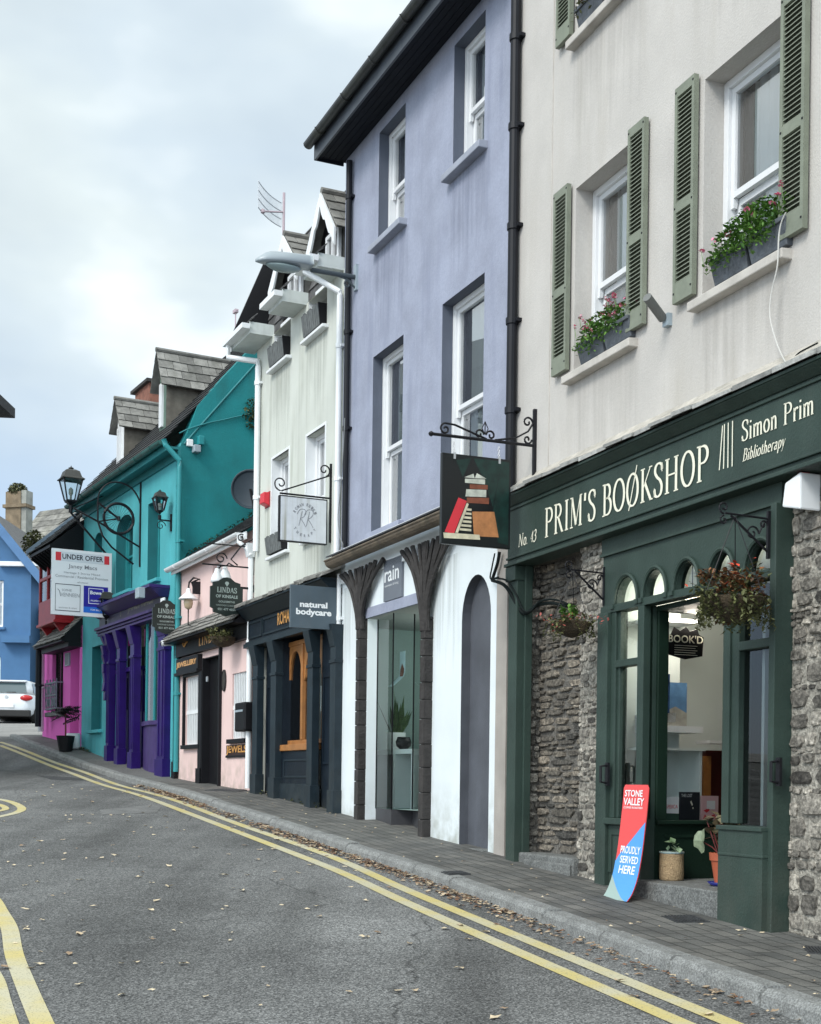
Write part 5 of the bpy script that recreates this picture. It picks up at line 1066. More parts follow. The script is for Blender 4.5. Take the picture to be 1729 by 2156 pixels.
# shelving table inside
def interior_shop():
    y=.38;x0,zt_=b(793,1580,y);x1=b(872,1575,y)[0]
    t=thing('display_table','white open shelving table inside the glass display of the white fronted shop','table',B,(x0+x1)/2,y,zdp)
    ya,yb=.37,.75;f=.055
    m=MB();m.box(x0,x1,ya,yb,zt_-f,zt_);part(t,'top',m,M_whitep);part(t,'opening_shade_sheet',MB().box(x0,x1,yb,yb+.02,zdp+.003,zt_-f),mat('opening_shade_grey',(.1,.12,.12),.8,.1))  # added grey sheet stands in for the shade inside the table's openings
    xm=(x0+x1)/2-.02
    for a in (x0,xm,x1-f): part(t,'leg',MB().box(a,a+f,ya,yb,zdp,zt_-f),M_whitep)
    bgx=x0+.1
    p=thing('plant_vase','white cylindrical vase of tall spiky snake plant leaves in the glass display','plant',B,b(834,1560,.52)[0],.52,zt_)
    cx_,cy_=b(834,1560,.52)[0],.52;m=MB();m.sm=True;m.lathe((cx_,cy_,zt_),[(.1,0),(.11,.02),(.115,.21),(.105,.21),(.01,.2)],20);part(p,'vase',m,M_whitep)
    l=MB();rg=random.Random(4)
    for k in range(26):
        w=rg.uniform(0,6.28);s_=rg.uniform(.05,.5);h=rg.uniform(.28,.6);bx=Vector((cx_+.05*math.cos(w),cy_+.05*math.sin(w),zt_+.18));tp=bx+Vector((s_*.6*math.cos(w),s_*.4*math.sin(w),h*(1-s_*.6)))
        a=Vector((-math.sin(w),math.cos(w),0))*.5+Vector((.6,0,0));a=a.normalized()*.022;mid=bx.lerp(tp,.45)
        l.add([bx-a*.6,bx+a*.6,mid-a*1.4,mid+a*1.4,tp],[(0,1,3,2),(2,3,4)])
    part(p,'leaves',l,mat('snake_plant_leaves',(.025,.07,.02),.45,.4,25,rnd=1,col2=(.09,.16,.05)))
    cx2=b(850,1560,.47)[0];t2_=thing('black_bowl','small round black pot beside the white vase in the glass display','pot',B,cx2,.47,zt_);m=MB();m.sm=True;m.lathe((cx2,.47,zt_),[(.04,0),(.085,.04),(.095,.09),(.075,.14),(.065,.14),(.06,.12),(.01,.11)],18);part(t2_,'bowl',m,M_black)
    part(t2_,'rim',MB().torus((cx2,.47,zt_+.14),.07,.008,lambda a,b_:(a,b_,0),18,6),M_black)
    xb1_,zz=b(812,1690,.6);t3=thing('straw_bag','small straw bag with a brown handle under the white display table','bag',B,xb1_,.6,zdp+.003)
    part(t3,'body',MB().hexa([(xb1_-.09,.53,zdp+.003),(xb1_+.09,.53,zdp+.003),(xb1_+.09,.66,zdp+.003),(xb1_-.09,.66,zdp+.003)],[(xb1_-.11,.53,zdp+.36),(xb1_+.11,.53,zdp+.36),(xb1_+.11,.66,zdp+.36),(xb1_-.11,.66,zdp+.36)]),M_straw,bevel=.01)
    part(t3,'handle',MB().tube([(xb1_-.05,.525,zdp+.3),(xb1_-.03,.525,zdp+.43),(xb1_+.03,.525,zdp+.47),(xb1_+.06,.525,zdp+.4)],.012,6),mat('brown_leather',(.06,.025,.015),.6,.1))
    xb2_,zz=b(853,1690,.6);t4=thing('striped_bag','white cloth bag with thin grey stripes under the right of the display table','bag',B,xb2_,.6,zdp+.003)
    m=MB();m.hexa([(xb2_-.1,.52,zdp+.003),(xb2_+.12,.52,zdp+.003),(xb2_+.12,.68,zdp+.003),(xb2_-.1,.68,zdp+.003)],[(xb2_-.14,.52,zdp+.42),(xb2_+.15,.52,zdp+.42),(xb2_+.15,.68,zdp+.42),(xb2_-.14,.68,zdp+.42)]);part(t4,'body',m,mat('white_cloth',(.6,.61,.62),.8,.1,9),bevel=.015)
    m=MB()
    for k in range(8): a=xb2_-.09+.028*k;m.hexa([(a,.515,zdp+.03),(a+.006,.515,zdp+.03),(a+.006,.518,zdp+.03),(a,.518,zdp+.03)],[(a-.02+.006*k,.515,zdp+.4),(a-.014+.006*k,.515,zdp+.4),(a-.014+.006*k,.518,zdp+.4),(a-.02+.006*k,.518,zdp+.4)])
    part(t4,'stripes',m,M_gletter);part(t4,'handle',MB().tube([(xb2_-.05,.515,zdp+.4),(xb2_,.515,zdp+.55),(xb2_+.06,.515,zdp+.4)],.01,6),M_black)
    # curled picture on the glass
    xq,zq=b(842,1373,.45);xq2,zq2=b(841,1448,.45);q=thing('curled_poster','curled paper print of a building hanging inside the glass display','poster',B,xq,.45,zq2)
    m=MB();pr=[]
    for i in range(11):
        v=i/10;zz=zq-(zq-zq2)*v;yy=.45+(-.09*max(0,v-.65)**1.2*6 if v>.65 else 0);pr.append((yy,zz))
    for (a,c) in zip(pr,pr[1:]): m.quad((xq-.0,a[0],a[1]),(xq+.17,a[0],a[1]),(xq+.17,c[0],c[1]),(xq-.0,c[0],c[1]),.2)
    part(q,'paper',m,mat('pale_blue_paper',(.55,.7,.75),.6,.1,9));part(q,'print',MB().add([(xq+.03,pr[5][0]-.003,pr[5][1]),(xq+.08,pr[4][0]-.003,pr[4][1]+.03),(xq+.14,pr[5][0]-.003,pr[5][1]),(xq+.14,pr[7][0]-.003,pr[7][1]),(xq+.05,pr[7][0]-.003,pr[7][1])],[(0,1,2,3,4)]),M_brick)
interior_shop()
LAMP_B=(h0+.75,1.05,zlt-.3)
# rain plate
(xa,za1),(xb_,zb2)=b(809,1268,-.02),b(848,1168,-.02)
t=thing('shop_plate',"flat grey plate lettered 'rain' on the white arch between the two timber posts",'sign',B,(xa+xb_)/2,-.02,za1)
part(t,'plate',MB().box(xa,xb_,-.03,-.003,za1,zb2),mat('plate_grey',(.14,.155,.185),.5,.1,5))
m=MB();w=xb_-xa;h=zb2-za1;text(m,'rain',xa+.06*w,xa+.86*w,za1+.46*h,za1+.82*h,FX(-.032),.01);text(m,'cosmetics & living',xa+.08*w,xa+.84*w,za1+.33*h,za1+.4*h,FX(-.032));part(t,'lettering',m,M_wletter)
# branching posts
def treepost(lab,pxc,pyb,w_px,spread_l,spread_r,pyt):
    xc,zb_=b(pxc,pyb,-.05);zb_=gB(xc)-.03;zt_=zc1-.1;wd=.055;t=thing('branching_post',lab,'post',B,xc,-.05,zb_,'timber posts carved like trees')
    zf=b(pxc,1300,-.05)[1]
    m=MB();z=zb_;rg=random.Random(pxc)
    while z<zf:
        h=rg.uniform(.12,.3);a=rg.uniform(-.006,.006);m.hexa([(xc-wd+a,-.1,z),(xc+wd+a,-.1,z),(xc+wd+a,.005,z),(xc-wd+a,.005,z)],[(xc-wd+a*.3,-.1,min(z+h,zf)-.006),(xc+wd+a*.3,-.1,min(z+h,zf)-.006),(xc+wd+a*.3,.005,min(z+h,zf)-.006),(xc-wd+a*.3,.005,min(z+h,zf)-.006)]);z+=h
    m.box(xc-wd*.8,xc+wd*.8,-.085,.0,zb_,zf);part(t,'trunk',m,M_timber,bevel=.008)
    m=MB();n=10
    for i in range(n):
        k=i/(n-1)*2-1;sp=(spread_l if k<0 else spread_r)*abs(k)**1.25
        x0=xc+wd*.9*k;P=[]
        for j in range(9):
            v=j/8;q=v**2.4;P.append((x0+sp*(1 if k>0 else -1)*q+.006*math.sin(v*9+i),-.075-.012*math.sin(i*2+v*5),zf-.15+(zt_-zf+.15-(.16*abs(k) if False else 0))*v))
        m.tube(P,[.03-.002*v/8 for v in range(9)],6)
        if 0<i<n-1:
            m.tube([P[5],((P[6][0]+P[7][0])/2+.03,-.09,P[6][2]),(P[8][0]+.05,-.09,zt_)],.014,5)
    part(t,'branches',m,M_timber);return t
treepost('left weathered timber post carved like a tree beside the white downpipe',756,1768,14,.62,.62,1160)
treepost('right weathered timber post carved like a tree between the glass display and the grey niche',893,1758,14,.6,.62,1140)
# flat dark web behind branches already reads as carved fan
# downpipes
def downpipe(lab,F,px,py0,py1,y,r,m,group=None,top=None,hop=None,bot=None,joints=(.3,.62)):
    x,z0=F.p(px,py1,y);z1=F.p(px,py0,y)[1];x=F.p(px,(py0+py1)/2,y)[0];z0=max(z0,F.g(x)-.02) if bot is None else z0
    t=thing('downpipe',lab,'downpipe',F,x,y,z0,group);part(t,'pipe',MB().tube([(x,y,z0),(x,y,z1)],r,12),m)
    for j in joints: c=MB();z=z0+(z1-z0)*j;c.lathe((x,y,z),[(r*.9,0),(r*1.25,.003),(r*1.25,.06),(r*.9,.063)],12);c.box(x-r*1.9,x+r*1.9,y+.0,y+r+.03,z+.015,z+.045);part(t,'collar',c,m)
    if hop: c=MB();c.hexa([(x-r*1.3,y-r*1.3,z1-.02),(x+r*1.3,y-r*1.3,z1-.02),(x+r*1.3,y+r,z1-.02),(x-r*1.3,y+r,z1-.02)],[(x-r*2.3,y-r*2,z1+.17),(x+r*2.3,y-r*2,z1+.17),(x+r*2.3,y+r,z1+.17),(x-r*2.3,y+r,z1+.17)]);part(t,'hopper',c,m)
    return t,x,z1
downpipe('tall black downpipe at the junction of the violet and cream houses',B,1081,-60,1035,-.06,.047,M_pipe,bot=1,joints=(.15,.32,.5,.69,.86))
m=MB();xx=b(1068,500)[0];
downpipe('second black pipe beside the violet house top left corner',B,731,345,1150,-.05,.036,M_pipe,bot=1,joints=(.3,.55,.9))
# black gable edge strip beside sage house
cable('service_cable','grey cable looping down beside the black pipe on the violet house corner',B,[(726,880),(722,960),(716,1040),(712,1090),(716,1130),(722,1150),(712,1185)],-.12,.006,mat('grey_cable',(.2,.21,.21),.5,.1))
cable('service_cable','short dark bent pipe on the white wall above the grey niche',B,[(1052,1162),(1048,1185),(1040,1210),(1036,1222)],-.06,.017,M_cable)
cable('service_cable','thin dark stay beside the short bent pipe above the niche',B,[(1042,1165),(1036,1195),(1033,1218),(1050,1215)],-.05,.008,M_cable)
# ---- street lamp on the corner
def streetlamp():
    xw=b(752,585)[0];yb_,zb_=B.q(746,600,xw);t=thing('street_lamp','grey cobra head street lamp on an arm at the left corner of the violet house','street lamp',B,xw,0,zb_)
    y1,z1=B.q(745,583,xw);y0,z0=B.q(655,568,xw);L=0
    part(t,'wall_plate',MB().box(xw-.04,xw+.04,-.03,.0,B.q(750,612,xw)[1],B.q(750,558,xw)[1]),M_grey)
    m=MB();m.tube([(xw,-.02,z1),(xw,y0,z0)],.028,10);spiral(m,(xw,-.12,z1-.1),.06,1.1,0,SV,.01);m.tube([(xw,-.02,z1-.13),(xw,-.14,z1-.04),(xw,-.3,z1-.01)],.012,6);part(t,'arm',m,mat('dark_steel_arm',(.05,.065,.075),.5,.1))
    ye,ze=B.q(538,560,xw);yn,zn=B.q(655,568,xw);Lh=yn-ye;m=MB();m.sm=True;vs=[];n=12;k=16
    for i in range(n+1):
        v=i/n;yy=yn-Lh*v;w=.13*math.sin(math.pi*min(1,.28+.62*v))**.8*(1 if v<.9 else max(.25,(1-v)/.1));hh=.135*(1-.1*v)*(1 if v<.7 else max(.12,1-((v-.7)/.3)**2));zc=zn+.03-.03*v
        for j in range(k):
            a=2*math.pi*j/k;s_=math.sin(a);vs.append((xw+w*math.cos(a),yy,zc+(hh if s_>0 else .022)*s_))
    m.add(vs,[(i*k+j,i*k+(j+1)%k,(i+1)*k+(j+1)%k,(i+1)*k+j) for i in range(n) for j in range(k)]+[tuple(range(k)),tuple(range(n*k,(n+1)*k))])
    part(t,'lamp_head',m,mat('pale_blue_grey_lamp',(.3,.345,.37),.35,.06));m=MB();m.sm=True;m.lathe((xw,yn-Lh*.5,zn-.02),[(.0,-.06),(.06,-.05),(.09,-.02),(.1,.0)],14,sy=2.2);part(t,'diffuser',m,mat('lamp_lens',(.25,.32,.32),.2,.05))
    part(t,'photocell',MB().lathe((xw,yn-Lh*.28,zn+.1),[(.03,0),(.035,.03),(.02,.05),(.002,.055)],10),M_grey)
streetlamp()
# natural bodycare sign
def boardsign(nm,lab,F,xw,px0,px1,py0,py1,m,th=.02,arms=(),frame=None,armm=M_iron):
    y0,z0=F.q(px0,py1,xw);y1,z1=F.q(px1,py0,xw);t=thing(nm,lab,'sign',F,xw,(y0+y1)/2,z0)
    part(t,'panel',MB().box(xw-th,xw+th,y0,y1,z0,z1),m,bevel=.003);a=MB()
    for py in arms: z=F.q((px1),py,xw)[1];a.box(xw-.012,xw+.012,y1-.0,.0,z-.012,z+.012);a.box(xw-.02,xw+.02,-.02,.0,z-.04,z+.04)
    part(t,'bracket_arm',a,armm)
    return t,(lambda a_,b_:(xw+th+.002,y0+(y1-y0)*a_,z0+(z1-z0)*b_)),y0,y1,z0,z1
xw=b(716,1280)[0]+.05
t,fn,*_=boardsign('projecting_sign','square slate grey projecting sign lettered natural bodycare','',B,xw,610,708,1238,1321,mat('sign_slate_grey',(.075,.105,.13),.5,.15,4,0,30,.3),arms=(1244,1318)) if 0 else boardsign('projecting_sign','square slate grey projecting sign lettered natural bodycare',B,xw,610,708,1238,1321,mat('sign_slate_grey',(.075,.105,.13),.5,.15,4,0,30,.3),arms=(1244,1318))
part(t,'lettering',text(text(MB(),'natural',.2,.8,.49,.63,fn,.04),'bodycare',.12,.89,.27,.46,fn,.04),M_wletter)
# ================================================================ C: SAGE HOUSE
c_=lambda px,py,y=0.:C.p(px,py,y)
WC=C.W
sg=thing('sage_house','tall narrow pale sage rendered house with two gabled attic dormers above a navy shopfront','building',C,WC/2,0,C.g(WC/2))
zeC=c_(497,727,-.35)[1]            # lower edge of the white eaves boxes
n1=(c_(574,968)[0],c_(609,947)[0]);n2=(c_(646.3,921)[0],c_(685.5,893)[0]);zn1t=c_(574,968)[1];zn1b=c_(562,1176)[1]
zc_t=c_(642,722)[1];ztt=zeC+.18
zsC=c_(703,1205,-.2)[1];zgC=C.g(WC)-.3
m=MB();wall(m,0,WC-.003,zsC-.05,zeC+.02,[(n1[0],n1[1],zn1b,zn1t),(n2[0],n2[1],zn1b,zn1t),(n1[0],n1[1],zc_t,zeC+.02),(n2[0],n2[1],zc_t,zeC+.02)],.17);part(sg,'wall',m,M_sage)
m=MB();shell(m,0,WC-.003,0,7,zgC,zeC,1,0);part(sg,'side_walls',m,M_sage)
for a in (n1,n2): # white painted surrounds of the lower windows
    m=MB();w=.035;m.box(a[0]-w,a[0],-.008,.02,zn1b,zn1t+w);m.box(a[1],a[1]+w,-.008,.02,zn1b,zn1t+w);m.box(a[0],a[1],-.008,.02,zn1t,zn1t+w);part(sg,'window_surround',m,M_whitep)
for a in (n1,n2):
    for z0,z1 in ((zn1b,zn1t),(zc_t,zeC+.02)): part(sg,'window_reveal',MB().quad((a[0]+.002,.001,z0),(a[0]+.002,.001,z1-.003),(a[0]+.002,.168,z1-.003),(a[0]+.002,.168,z0)),M_whitep)
for a in (n1,n2):
    sash(sg,a[0],a[1],zn1b,zn1t,.13,bars=(),sill=(.07,.07,.06),sillm=M_whitep,curt='dark',mid=.4)
    sash(sg,a[0],a[1],zc_t,zeC+.16,.1,bars=(),sill=(.07,.09,.06),sillm=M_whitep,curt='dark',split=False)
wdg=mat('grey_wood_planter',(.13,.14,.14),.7,.3,12,.3)
def slatbox(lab,a,z0,h,k=.0):
    x0,x1=a[0]+.03,a[1]-.03+k;t=thing('window_box',lab,'planter',C,(x0+x1)/2,0,z0+.003,'empty slatted planters on the sage house sills')
    m=MB();n=9
    for i in range(n):
        p=x0+(x1-x0)*i/n;q=x0+(x1-x0)*(i+1)/n-.005;hh=h*(1+.06*math.sin(i*2.2));m.hexa([(p+.01,-.085,z0+.003),(q+.0,-.085,z0+.003),(q+.0,-.065,z0+.003),(p+.01,-.065,z0+.003)],[(p,-.115,z0+hh),(q,-.115,z0+hh),(q,-.095,z0+hh),(p,-.095,z0+hh)])
    part(t,'slats',m,wdg);part(t,'end_panel',MB().hexa([(x1,-.085,z0+.003),(x1+.015,-.085,z0+.003),(x1+.015,.06,z0+.003),(x1,.06,z0+.003)],[(x1,-.115,z0+h),(x1+.015,-.115,z0+h),(x1+.015,.1,z0+h),(x1,.1,z0+h)]).box(x0,x1,-.06,.05,z0+.003,z0+h*.7),M_black)
slatbox('grey slatted planter on the upper left sill of the sage house',n1,zc_t,.26)
slatbox('grey slatted planter on the upper right sill of the sage house under the eaves',n2,zc_t,.27)
slatbox('grey slatted planter on the sage house lower sill partly behind the stained sign',n1,zn1b,.24)
# eaves boxes between window heads
ex=[(-.18,n1[0]-.06),(n1[1]+.07,n2[0]-.07),(n2[1]+.06,WC-.02)]
for i,(a,d) in enumerate(ex):
    m=MB();m.box(a,d,-.34,.02,zeC,zeC+.03);m.box(a,a+.025,-.34,.02,zeC+.031,zeC+.16);m.box(d-.025,d,-.34,.02,zeC+.031,zeC+.16);m.box(a+.026,d-.026,-.34,-.315,zeC+.031,zeC+.13);eb=part(sg,'eaves_box',m,mat('off_white_eaves',(.58,.62,.6),.5,.12,5,0,20,.5,(.3,.32,.28)))
    m=MB();m.box(a-.03,d+.03,-.45,-.345,zeC+.05,zeC+.06);m.box(a-.03,d+.03,-.46,-.45,zeC+.05,zeC+.12);m.box(a-.03,a-.02,-.45,-.345,zeC+.061,zeC+.12);m.box(d+.02,d+.03,-.45,-.345,zeC+.061,zeC+.12);part(eb,'gutter',m,M_whitep)
    # mansard slates over the box
    m=MB();slates(m,(a-.02,-.34,zeC+.15),(1,0,0),(0,.62,.78),d-a+.04,.16,.22,.08);part(eb,'slates',m,M_slate)
# steep slate mansard behind, then shallow roof
zm0=zeC+.15;zm1=zeC+1.35
m=MB();slates(m,(-.08,.15,zm0),(1,0,0),(0,.16,1),WC+.07,1.25,.24,.17);slates(m,(-.08,.33,zm1-.02),(1,0,0),(0,.85,.5),WC+.07,3.0,.24,.2);rf=part(sg,'roof',m,M_slate)
m=MB();m.hexa([(-.12,-.36,zeC+.2),(-.075,-.36,zeC+.2),(-.075,.25,zeC+.2),(-.12,.25,zeC+.2)],[(-.12,.14,zm1+.05),(-.075,.14,zm1+.05),(-.075,.3,zm1+.05),(-.12,.3,zm1+.05)]);m.hexa([(-.12,.14,zm1-.1),(-.075,.14,zm1-.1),(-.075,2.6,zm1+1.4),(-.12,2.6,zm1+1.4)],[(-.12,.14,zm1+.06),(-.075,.14,zm1+.06),(-.075,2.6,zm1+1.55),(-.12,2.6,zm1+1.55)]);part(rf,'verge',m,M_black)
m=MB();m.quad((-.08,.04,zm0),(-.08,7,zm0),(-.08,7,zm1),(-.08,.22,zm1));m.add([(-.08,.22,zm1),(-.08,5.2,zm1),(-.08,2.7,zm1+1.45)],[(0,1,2)]);part(rf,'gable_end',m,M_slated)
def dormer(par,cx,w,zb_,zpk,y0,L,slm,frm,win,cheekm,board=True,ov=.12,zroof=None,wz=None,lightm=None):
    """gabled dormer: front plane y0, half width w, eaves zb_, ridge zpk, runs back L"""
    d=part(par,'dormer',MB().add([(cx-w,y0,wz or zb_-1),(cx+w,y0,wz or zb_-1),(cx+w,y0,zb_),(cx,y0,zpk),(cx-w,y0,zb_)],[(0,1,2,3,4)]),lightm or M_black)
    m=MB();zl=wz or zb_-1
    for s_ in (-1,1): x=cx+s_*w;slates(m,(x,y0+(0 if s_>0 else L),zl),(0,s_,0),(0,0,1),L,zb_-zl,.3,.22)
    part(d,'cheek',m,cheekm)
    m=MB();sl=math.hypot(w+ov,(zpk-zb_)*(w+ov)/w);dz=(zpk-zb_)*(w+ov)/w
    for s_ in (-1,1): slates(m,(cx+s_*(w+ov),y0-.14+(0 if s_>0 else L+.14),zpk-dz+.02),(0,s_,0),(-s_*(w+ov),0,dz),L+.14,sl,.28,.19)
    m.tube([(cx,y0-.15,zpk+.04),(cx,y0+L,zpk+.04)],.045,8);part(d,'roof',m,slm)
    if board:
        for s_ in (-1,1):
            P=[];n=8
            for i in range(n+1):
                k=i/n;P.append((cx+s_*(w+ov)*k,zpk-dz*k+.01))
            for i in range(n,-1,-1):
                k=i/n;sc_=.07*abs(math.sin(k*math.pi*3));P.append((cx+s_*(w+ov)*k,zpk-dz*k-.16-.07*abs(math.sin(k*math.pi*2.5))+(.02 if i==n else 0)))
            m=MB();m.prism(P,lambda u,v,dd:(u,dd,v),y0-.17,y0-.145);part(d,'bargeboard',m,frm)
    x0,x1,z0,z1=win;m=ring(MB(),x0,x1,z0,z1,.05,y0-.04,y0+.03);xm=(x0+x1)/2;m.box(xm-.02,xm+.02,y0-.039,y0+.03,z0+.05,z1-.05);wn=part(d,'window',m,M_upvc);part(wn,'pane',MB().quad((x0+.04,y0-.01,z0+.04),(x1-.04,y0-.01,z0+.04),(x1-.04,y0-.01,z1-.04),(x0+.04,y0-.01,z1-.04)),glass('sky_reflecting_glass',(.25,.28,.3),3.2))
    return d
yD=.1
for (pxp,pyp,pxl,pyl) in ((675,407,646,532),(595.5,497,567,612)):
    cx,zp=c_(pxp,pyp,yD-.16);xl,zl=c_(pxl,pyl,yD-.16);w=cx-xl-.1;wtl=c_(pxp,pyp+110,yD)
    dormer(sg,cx,w,zp-(zp-zl)*.8,zp,yD,2.2,M_slatel,M_whitep,(cx-.12,cx+w-.04,max(zp-.95,zeC+.3),zp-.5),M_slatel,wz=zeC+.2,ov=.13)
# navy shopfront --------------------------------------------------
zt0=c_(705,1203,-.2)[1];zfa0=c_(529.6,1358,-.12)[1];zfa1=zt0-.2
sf_=part(sg,'shopfront',MB().box(0,WC,-.08,.1,zfa0,zt0-.05),M_navy)
m=MB();m.hexa([(-.03,-.1,zfa1),(WC+.02,-.1,zfa1),(WC+.02,.05,zfa1),(-.03,.05,zfa1)],[(-.03,-.26,zfa1+.14),(WC+.02,-.26,zfa1+.14),(WC+.02,.05,zfa1+.14),(-.03,.05,zfa1+.14)]);m.box(-.04,WC+.02,-.28,.05,zfa1+.141,zfa1+.17)
m.box(-.02,WC,-.15,-.081,zfa0-.03,zfa0+.03);m.box(-.02,WC,-.12,-.081,zfa0+.031,zfa0+.06);part(sf_,'cornice',m,M_navyl,bevel=.004)
m=MB();x=-.06;rg=random.Random(6)
while x<WC:
    w=rg.uniform(.1,.3);a=zt0-.03;h=rg.uniform(0,.03);m.hexa([(x,-.3+rg.uniform(-.03,.03),a),(x+w,-.3,a),(x+w,0,a+.13),(x,0,a+.13)],[(x,-.3,a+.03+h),(x+w,-.3,a+.03),(x+w,0,a+.17),(x,0,a+.17)]);x+=w
part(sf_,'slate_weathering',m,M_slatel)
def fpan(x0,x1): m=MB();ring(m,x0,x1,zfa0+.1,zfa1-.03,.025,-.095,-.081);return m
xm1=c_(564,1330)[0];part(sf_,'fascia_panel',fpan(.04,xm1),M_navyl);part(sf_,'fascia_panel',fpan(xm1+.05,WC-.3),M_navyl)
u0,v0=c_(584,1317,-.1);u1,v1=c_(610,1284,-.1);m=MB();text(m,'ROHAN',u0,u0+(u1-u0)*1.25,v0,v0+.17,FX(-.1),.02);part(sf_,'lettering',m,M_gold)
cols=[(c_(a_,1500,-.1)[0],c_(b_,1500,-.1)[0]) for a_,b_ in ((531,541),(569,580),(646,657),(694,705))]
for (a,d) in cols:
    zz=C.g((a+d)/2)-.1;m=MB();m.box(a,d,-.1,.0,zz,zfa0-.032);m.box(a-.015,d+.015,-.12,.01,zz,zz+.38);m.box(a-.01,d+.01,-.115,.01,zfa0-.5,zfa0-.46);m.hexa([(a,-.11,zfa0-.3),(d,-.11,zfa0-.3),(d,.0,zfa0-.3),(a,.0,zfa0-.3)],[(a-.01,-.17,zfa0-.033),(d+.01,-.17,zfa0-.033),(d+.01,.0,zfa0-.033),(a-.01,.0,zfa0-.033)]);part(sf_,'pilaster',m,M_navyl,bevel=.004)
zw0=c_(600,1572,.3)[1];zdj=zfa0-.001
m=MB()
for (a,d) in ((cols[0][1],cols[1][0]),(cols[2][1],cols[3][0])):
    m.box(a-.05,d+.05,.05,.09,zgC,zdj);ring(m,a+.02,d-.02,zgC+.9,zfa0-.6,.03,.035,.049)
m.box(xa_l,xa_l+.001,.3,.301,zfa0,zfa0+.01) if 0 else m.box(0,WC,.12,.36,zfa0-.0,zfa0+.3);m.box(cols[1][0]-.0,c_(602,1450,.08)[0],.16,.2,zw0-.05,zfa0);part(sf_,'door_panels',m,M_navy)
m=MB();xa,xb_=cols[1][1],cols[2][0];m.box(xa,xb_,.0,.05,zgC,zw0-.09);r=part(sf_,'stall_riser',m,M_navy);zp0=c_(600,1650,0)[1];part(r,'panel',ring(MB(),xa+.1,xb_-.03,zp0+.08,zw0-.2,.025,-.012,-.001).box(xa,xb_,-.03,-.001,zgC,zp0+.0),M_navyl,bevel=.003)
m=MB();m.box(xa-.02,xa+.0,.0,.32,zw0-.08,zfa0);part(sf_,'reveal_panel',m,M_navy)
xw0=c_(602,1450,.26)[0];m=MB();zb__=zw0;xw0=c_(602,1450,.08)[0]
ow=part(sf_,'oak_window',ring(MB(),xw0,xb_+.1,zb__,zfa0-.05,.06,.08,.15,),M_wood,bevel=.006)
m=MB();m.box(xw0-.06,xb_-.0,-.03,.2,zb__-.085,zb__-.001);part(ow,'sill',m,M_wood,bevel=.008)
xm_=(xw0+xb_)/2-.02;m=MB();m.box(xm_-.035,xm_+.035,.07,.14,zb__+.061,zfa0-.111);part(ow,'mullion',m,M_wood,bevel=.005)
m=MB()
for a,d in ((xw0+.06,xm_-.035),(xm_+.035,xb_+.04)):
    cx=(a+d)/2;rx=(d-a)/2;zt__=zfa0-.111;P=[(a,zt__),(a,zt__-.5)]+[(cx-rx*.86*math.cos(math.radians(t)),zt__-.45+.38*math.sin(math.radians(t))) for t in range(0,181,15)]+[(d,zt__-.5),(d,zt__)]
    for i in range(1,len(P)-2):
        p,q=P[i],P[i+1];m.add([(p[0],.095,p[1]),(q[0],.095,q[1]),(q[0],.095,zt__),(p[0],.095,zt__),(p[0],.13,p[1]),(q[0],.13,q[1])],[(0,1,2,3),(0,4,5,1)])
part(ow,'tracery',m,M_wood)
part(ow,'pane',MB().quad((xw0+.05,.12,zb__+.05),(xb_+.05,.12,zb__+.05),(xb_+.05,.12,zfa0-.1),(xw0+.05,.12,zfa0-.1)),MG)
m=MB();m.quad((xw0-.2,.9,zgC),(xb_+.5,.9,zgC),(xb_+.5,.9,zfa0),(xw0-.2,.9,zfa0));part(ow,'room_interior',m,M_dark);part(ow,'white_card',MB().box(xb_-.2,xb_-.06,.16,.17,zb__+.42,zfa0-.7),M_whitep)
# sign RR
xr_=c_(698,1050)[0]
t,fn,y0,y1,z0,z1=boardsign('projecting_sign','white weather stained sign with a looping double R monogram on a scroll bracket',C,xr_,588,686,1055,1137,mat('sign_stained_white',(.6,.63,.66),.5,.08,9,0,30,1.0,(.2,.19,.1),stretch=16),th=.03)
part(t,'frame',MB().box(xr_-.03,xr_+.033,y0-.011,y0,z0-.011,z1+.011).box(xr_-.03,xr_+.033,y1,y1+.011,z0-.011,z1+.011).box(xr_-.03,xr_+.033,y0,y1,z0-.011,z0).box(xr_-.03,xr_+.033,y0,y1,z1,z1+.011),M_iron)
m=MB();rb=lambda P,w: ribbon(m,P,lambda d:w,lambda a,b_:fn(a,b_))
for o in (0,.16):
    rb([(.40+o,.36),(.47+o,.70)],.013);rb(crv([(.36+o,.62),(.42+o,.73),(.52+o,.74),(.55+o,.66),(.50+o,.57),(.43+o,.53)],5),.013);rb(crv([(.43+o,.53),(.49+o,.45),(.55+o,.34)],5),.013)
def arctext(s,cx,cy,rx,ry,a0,a1,h,flip=0):
    n=len(s)
    for i,ch in enumerate(s):
        if ch==' ':continue
        a=math.radians(a0+(a1-a0)*i/(n-1));vs,fs=textmesh(ch,.03);w=h*.7;ca,sa=math.cos(a),math.sin(a)
        def f(u,v):
            u=(u-.5)*w;v=(v-.5)*h
            tx,ty=(sa,-ca) if not flip else (-sa,ca);nx,ny=(ca,sa) if not flip else (-ca,-sa)
            return fn(cx+rx*ca+(tx*u+nx*v),cy+ry*sa+(ty*u+ny*v)*1.2)
        m.add([f(a_,b_) for a_,b_ in vs],fs)
arctext('ROMAN REIKI',.53,.5,.26,.36,150,30,.06);arctext('THERAPY',.53,.5,.26,.36,215,325,.055,1)
part(t,'lettering',m,M_gletter)
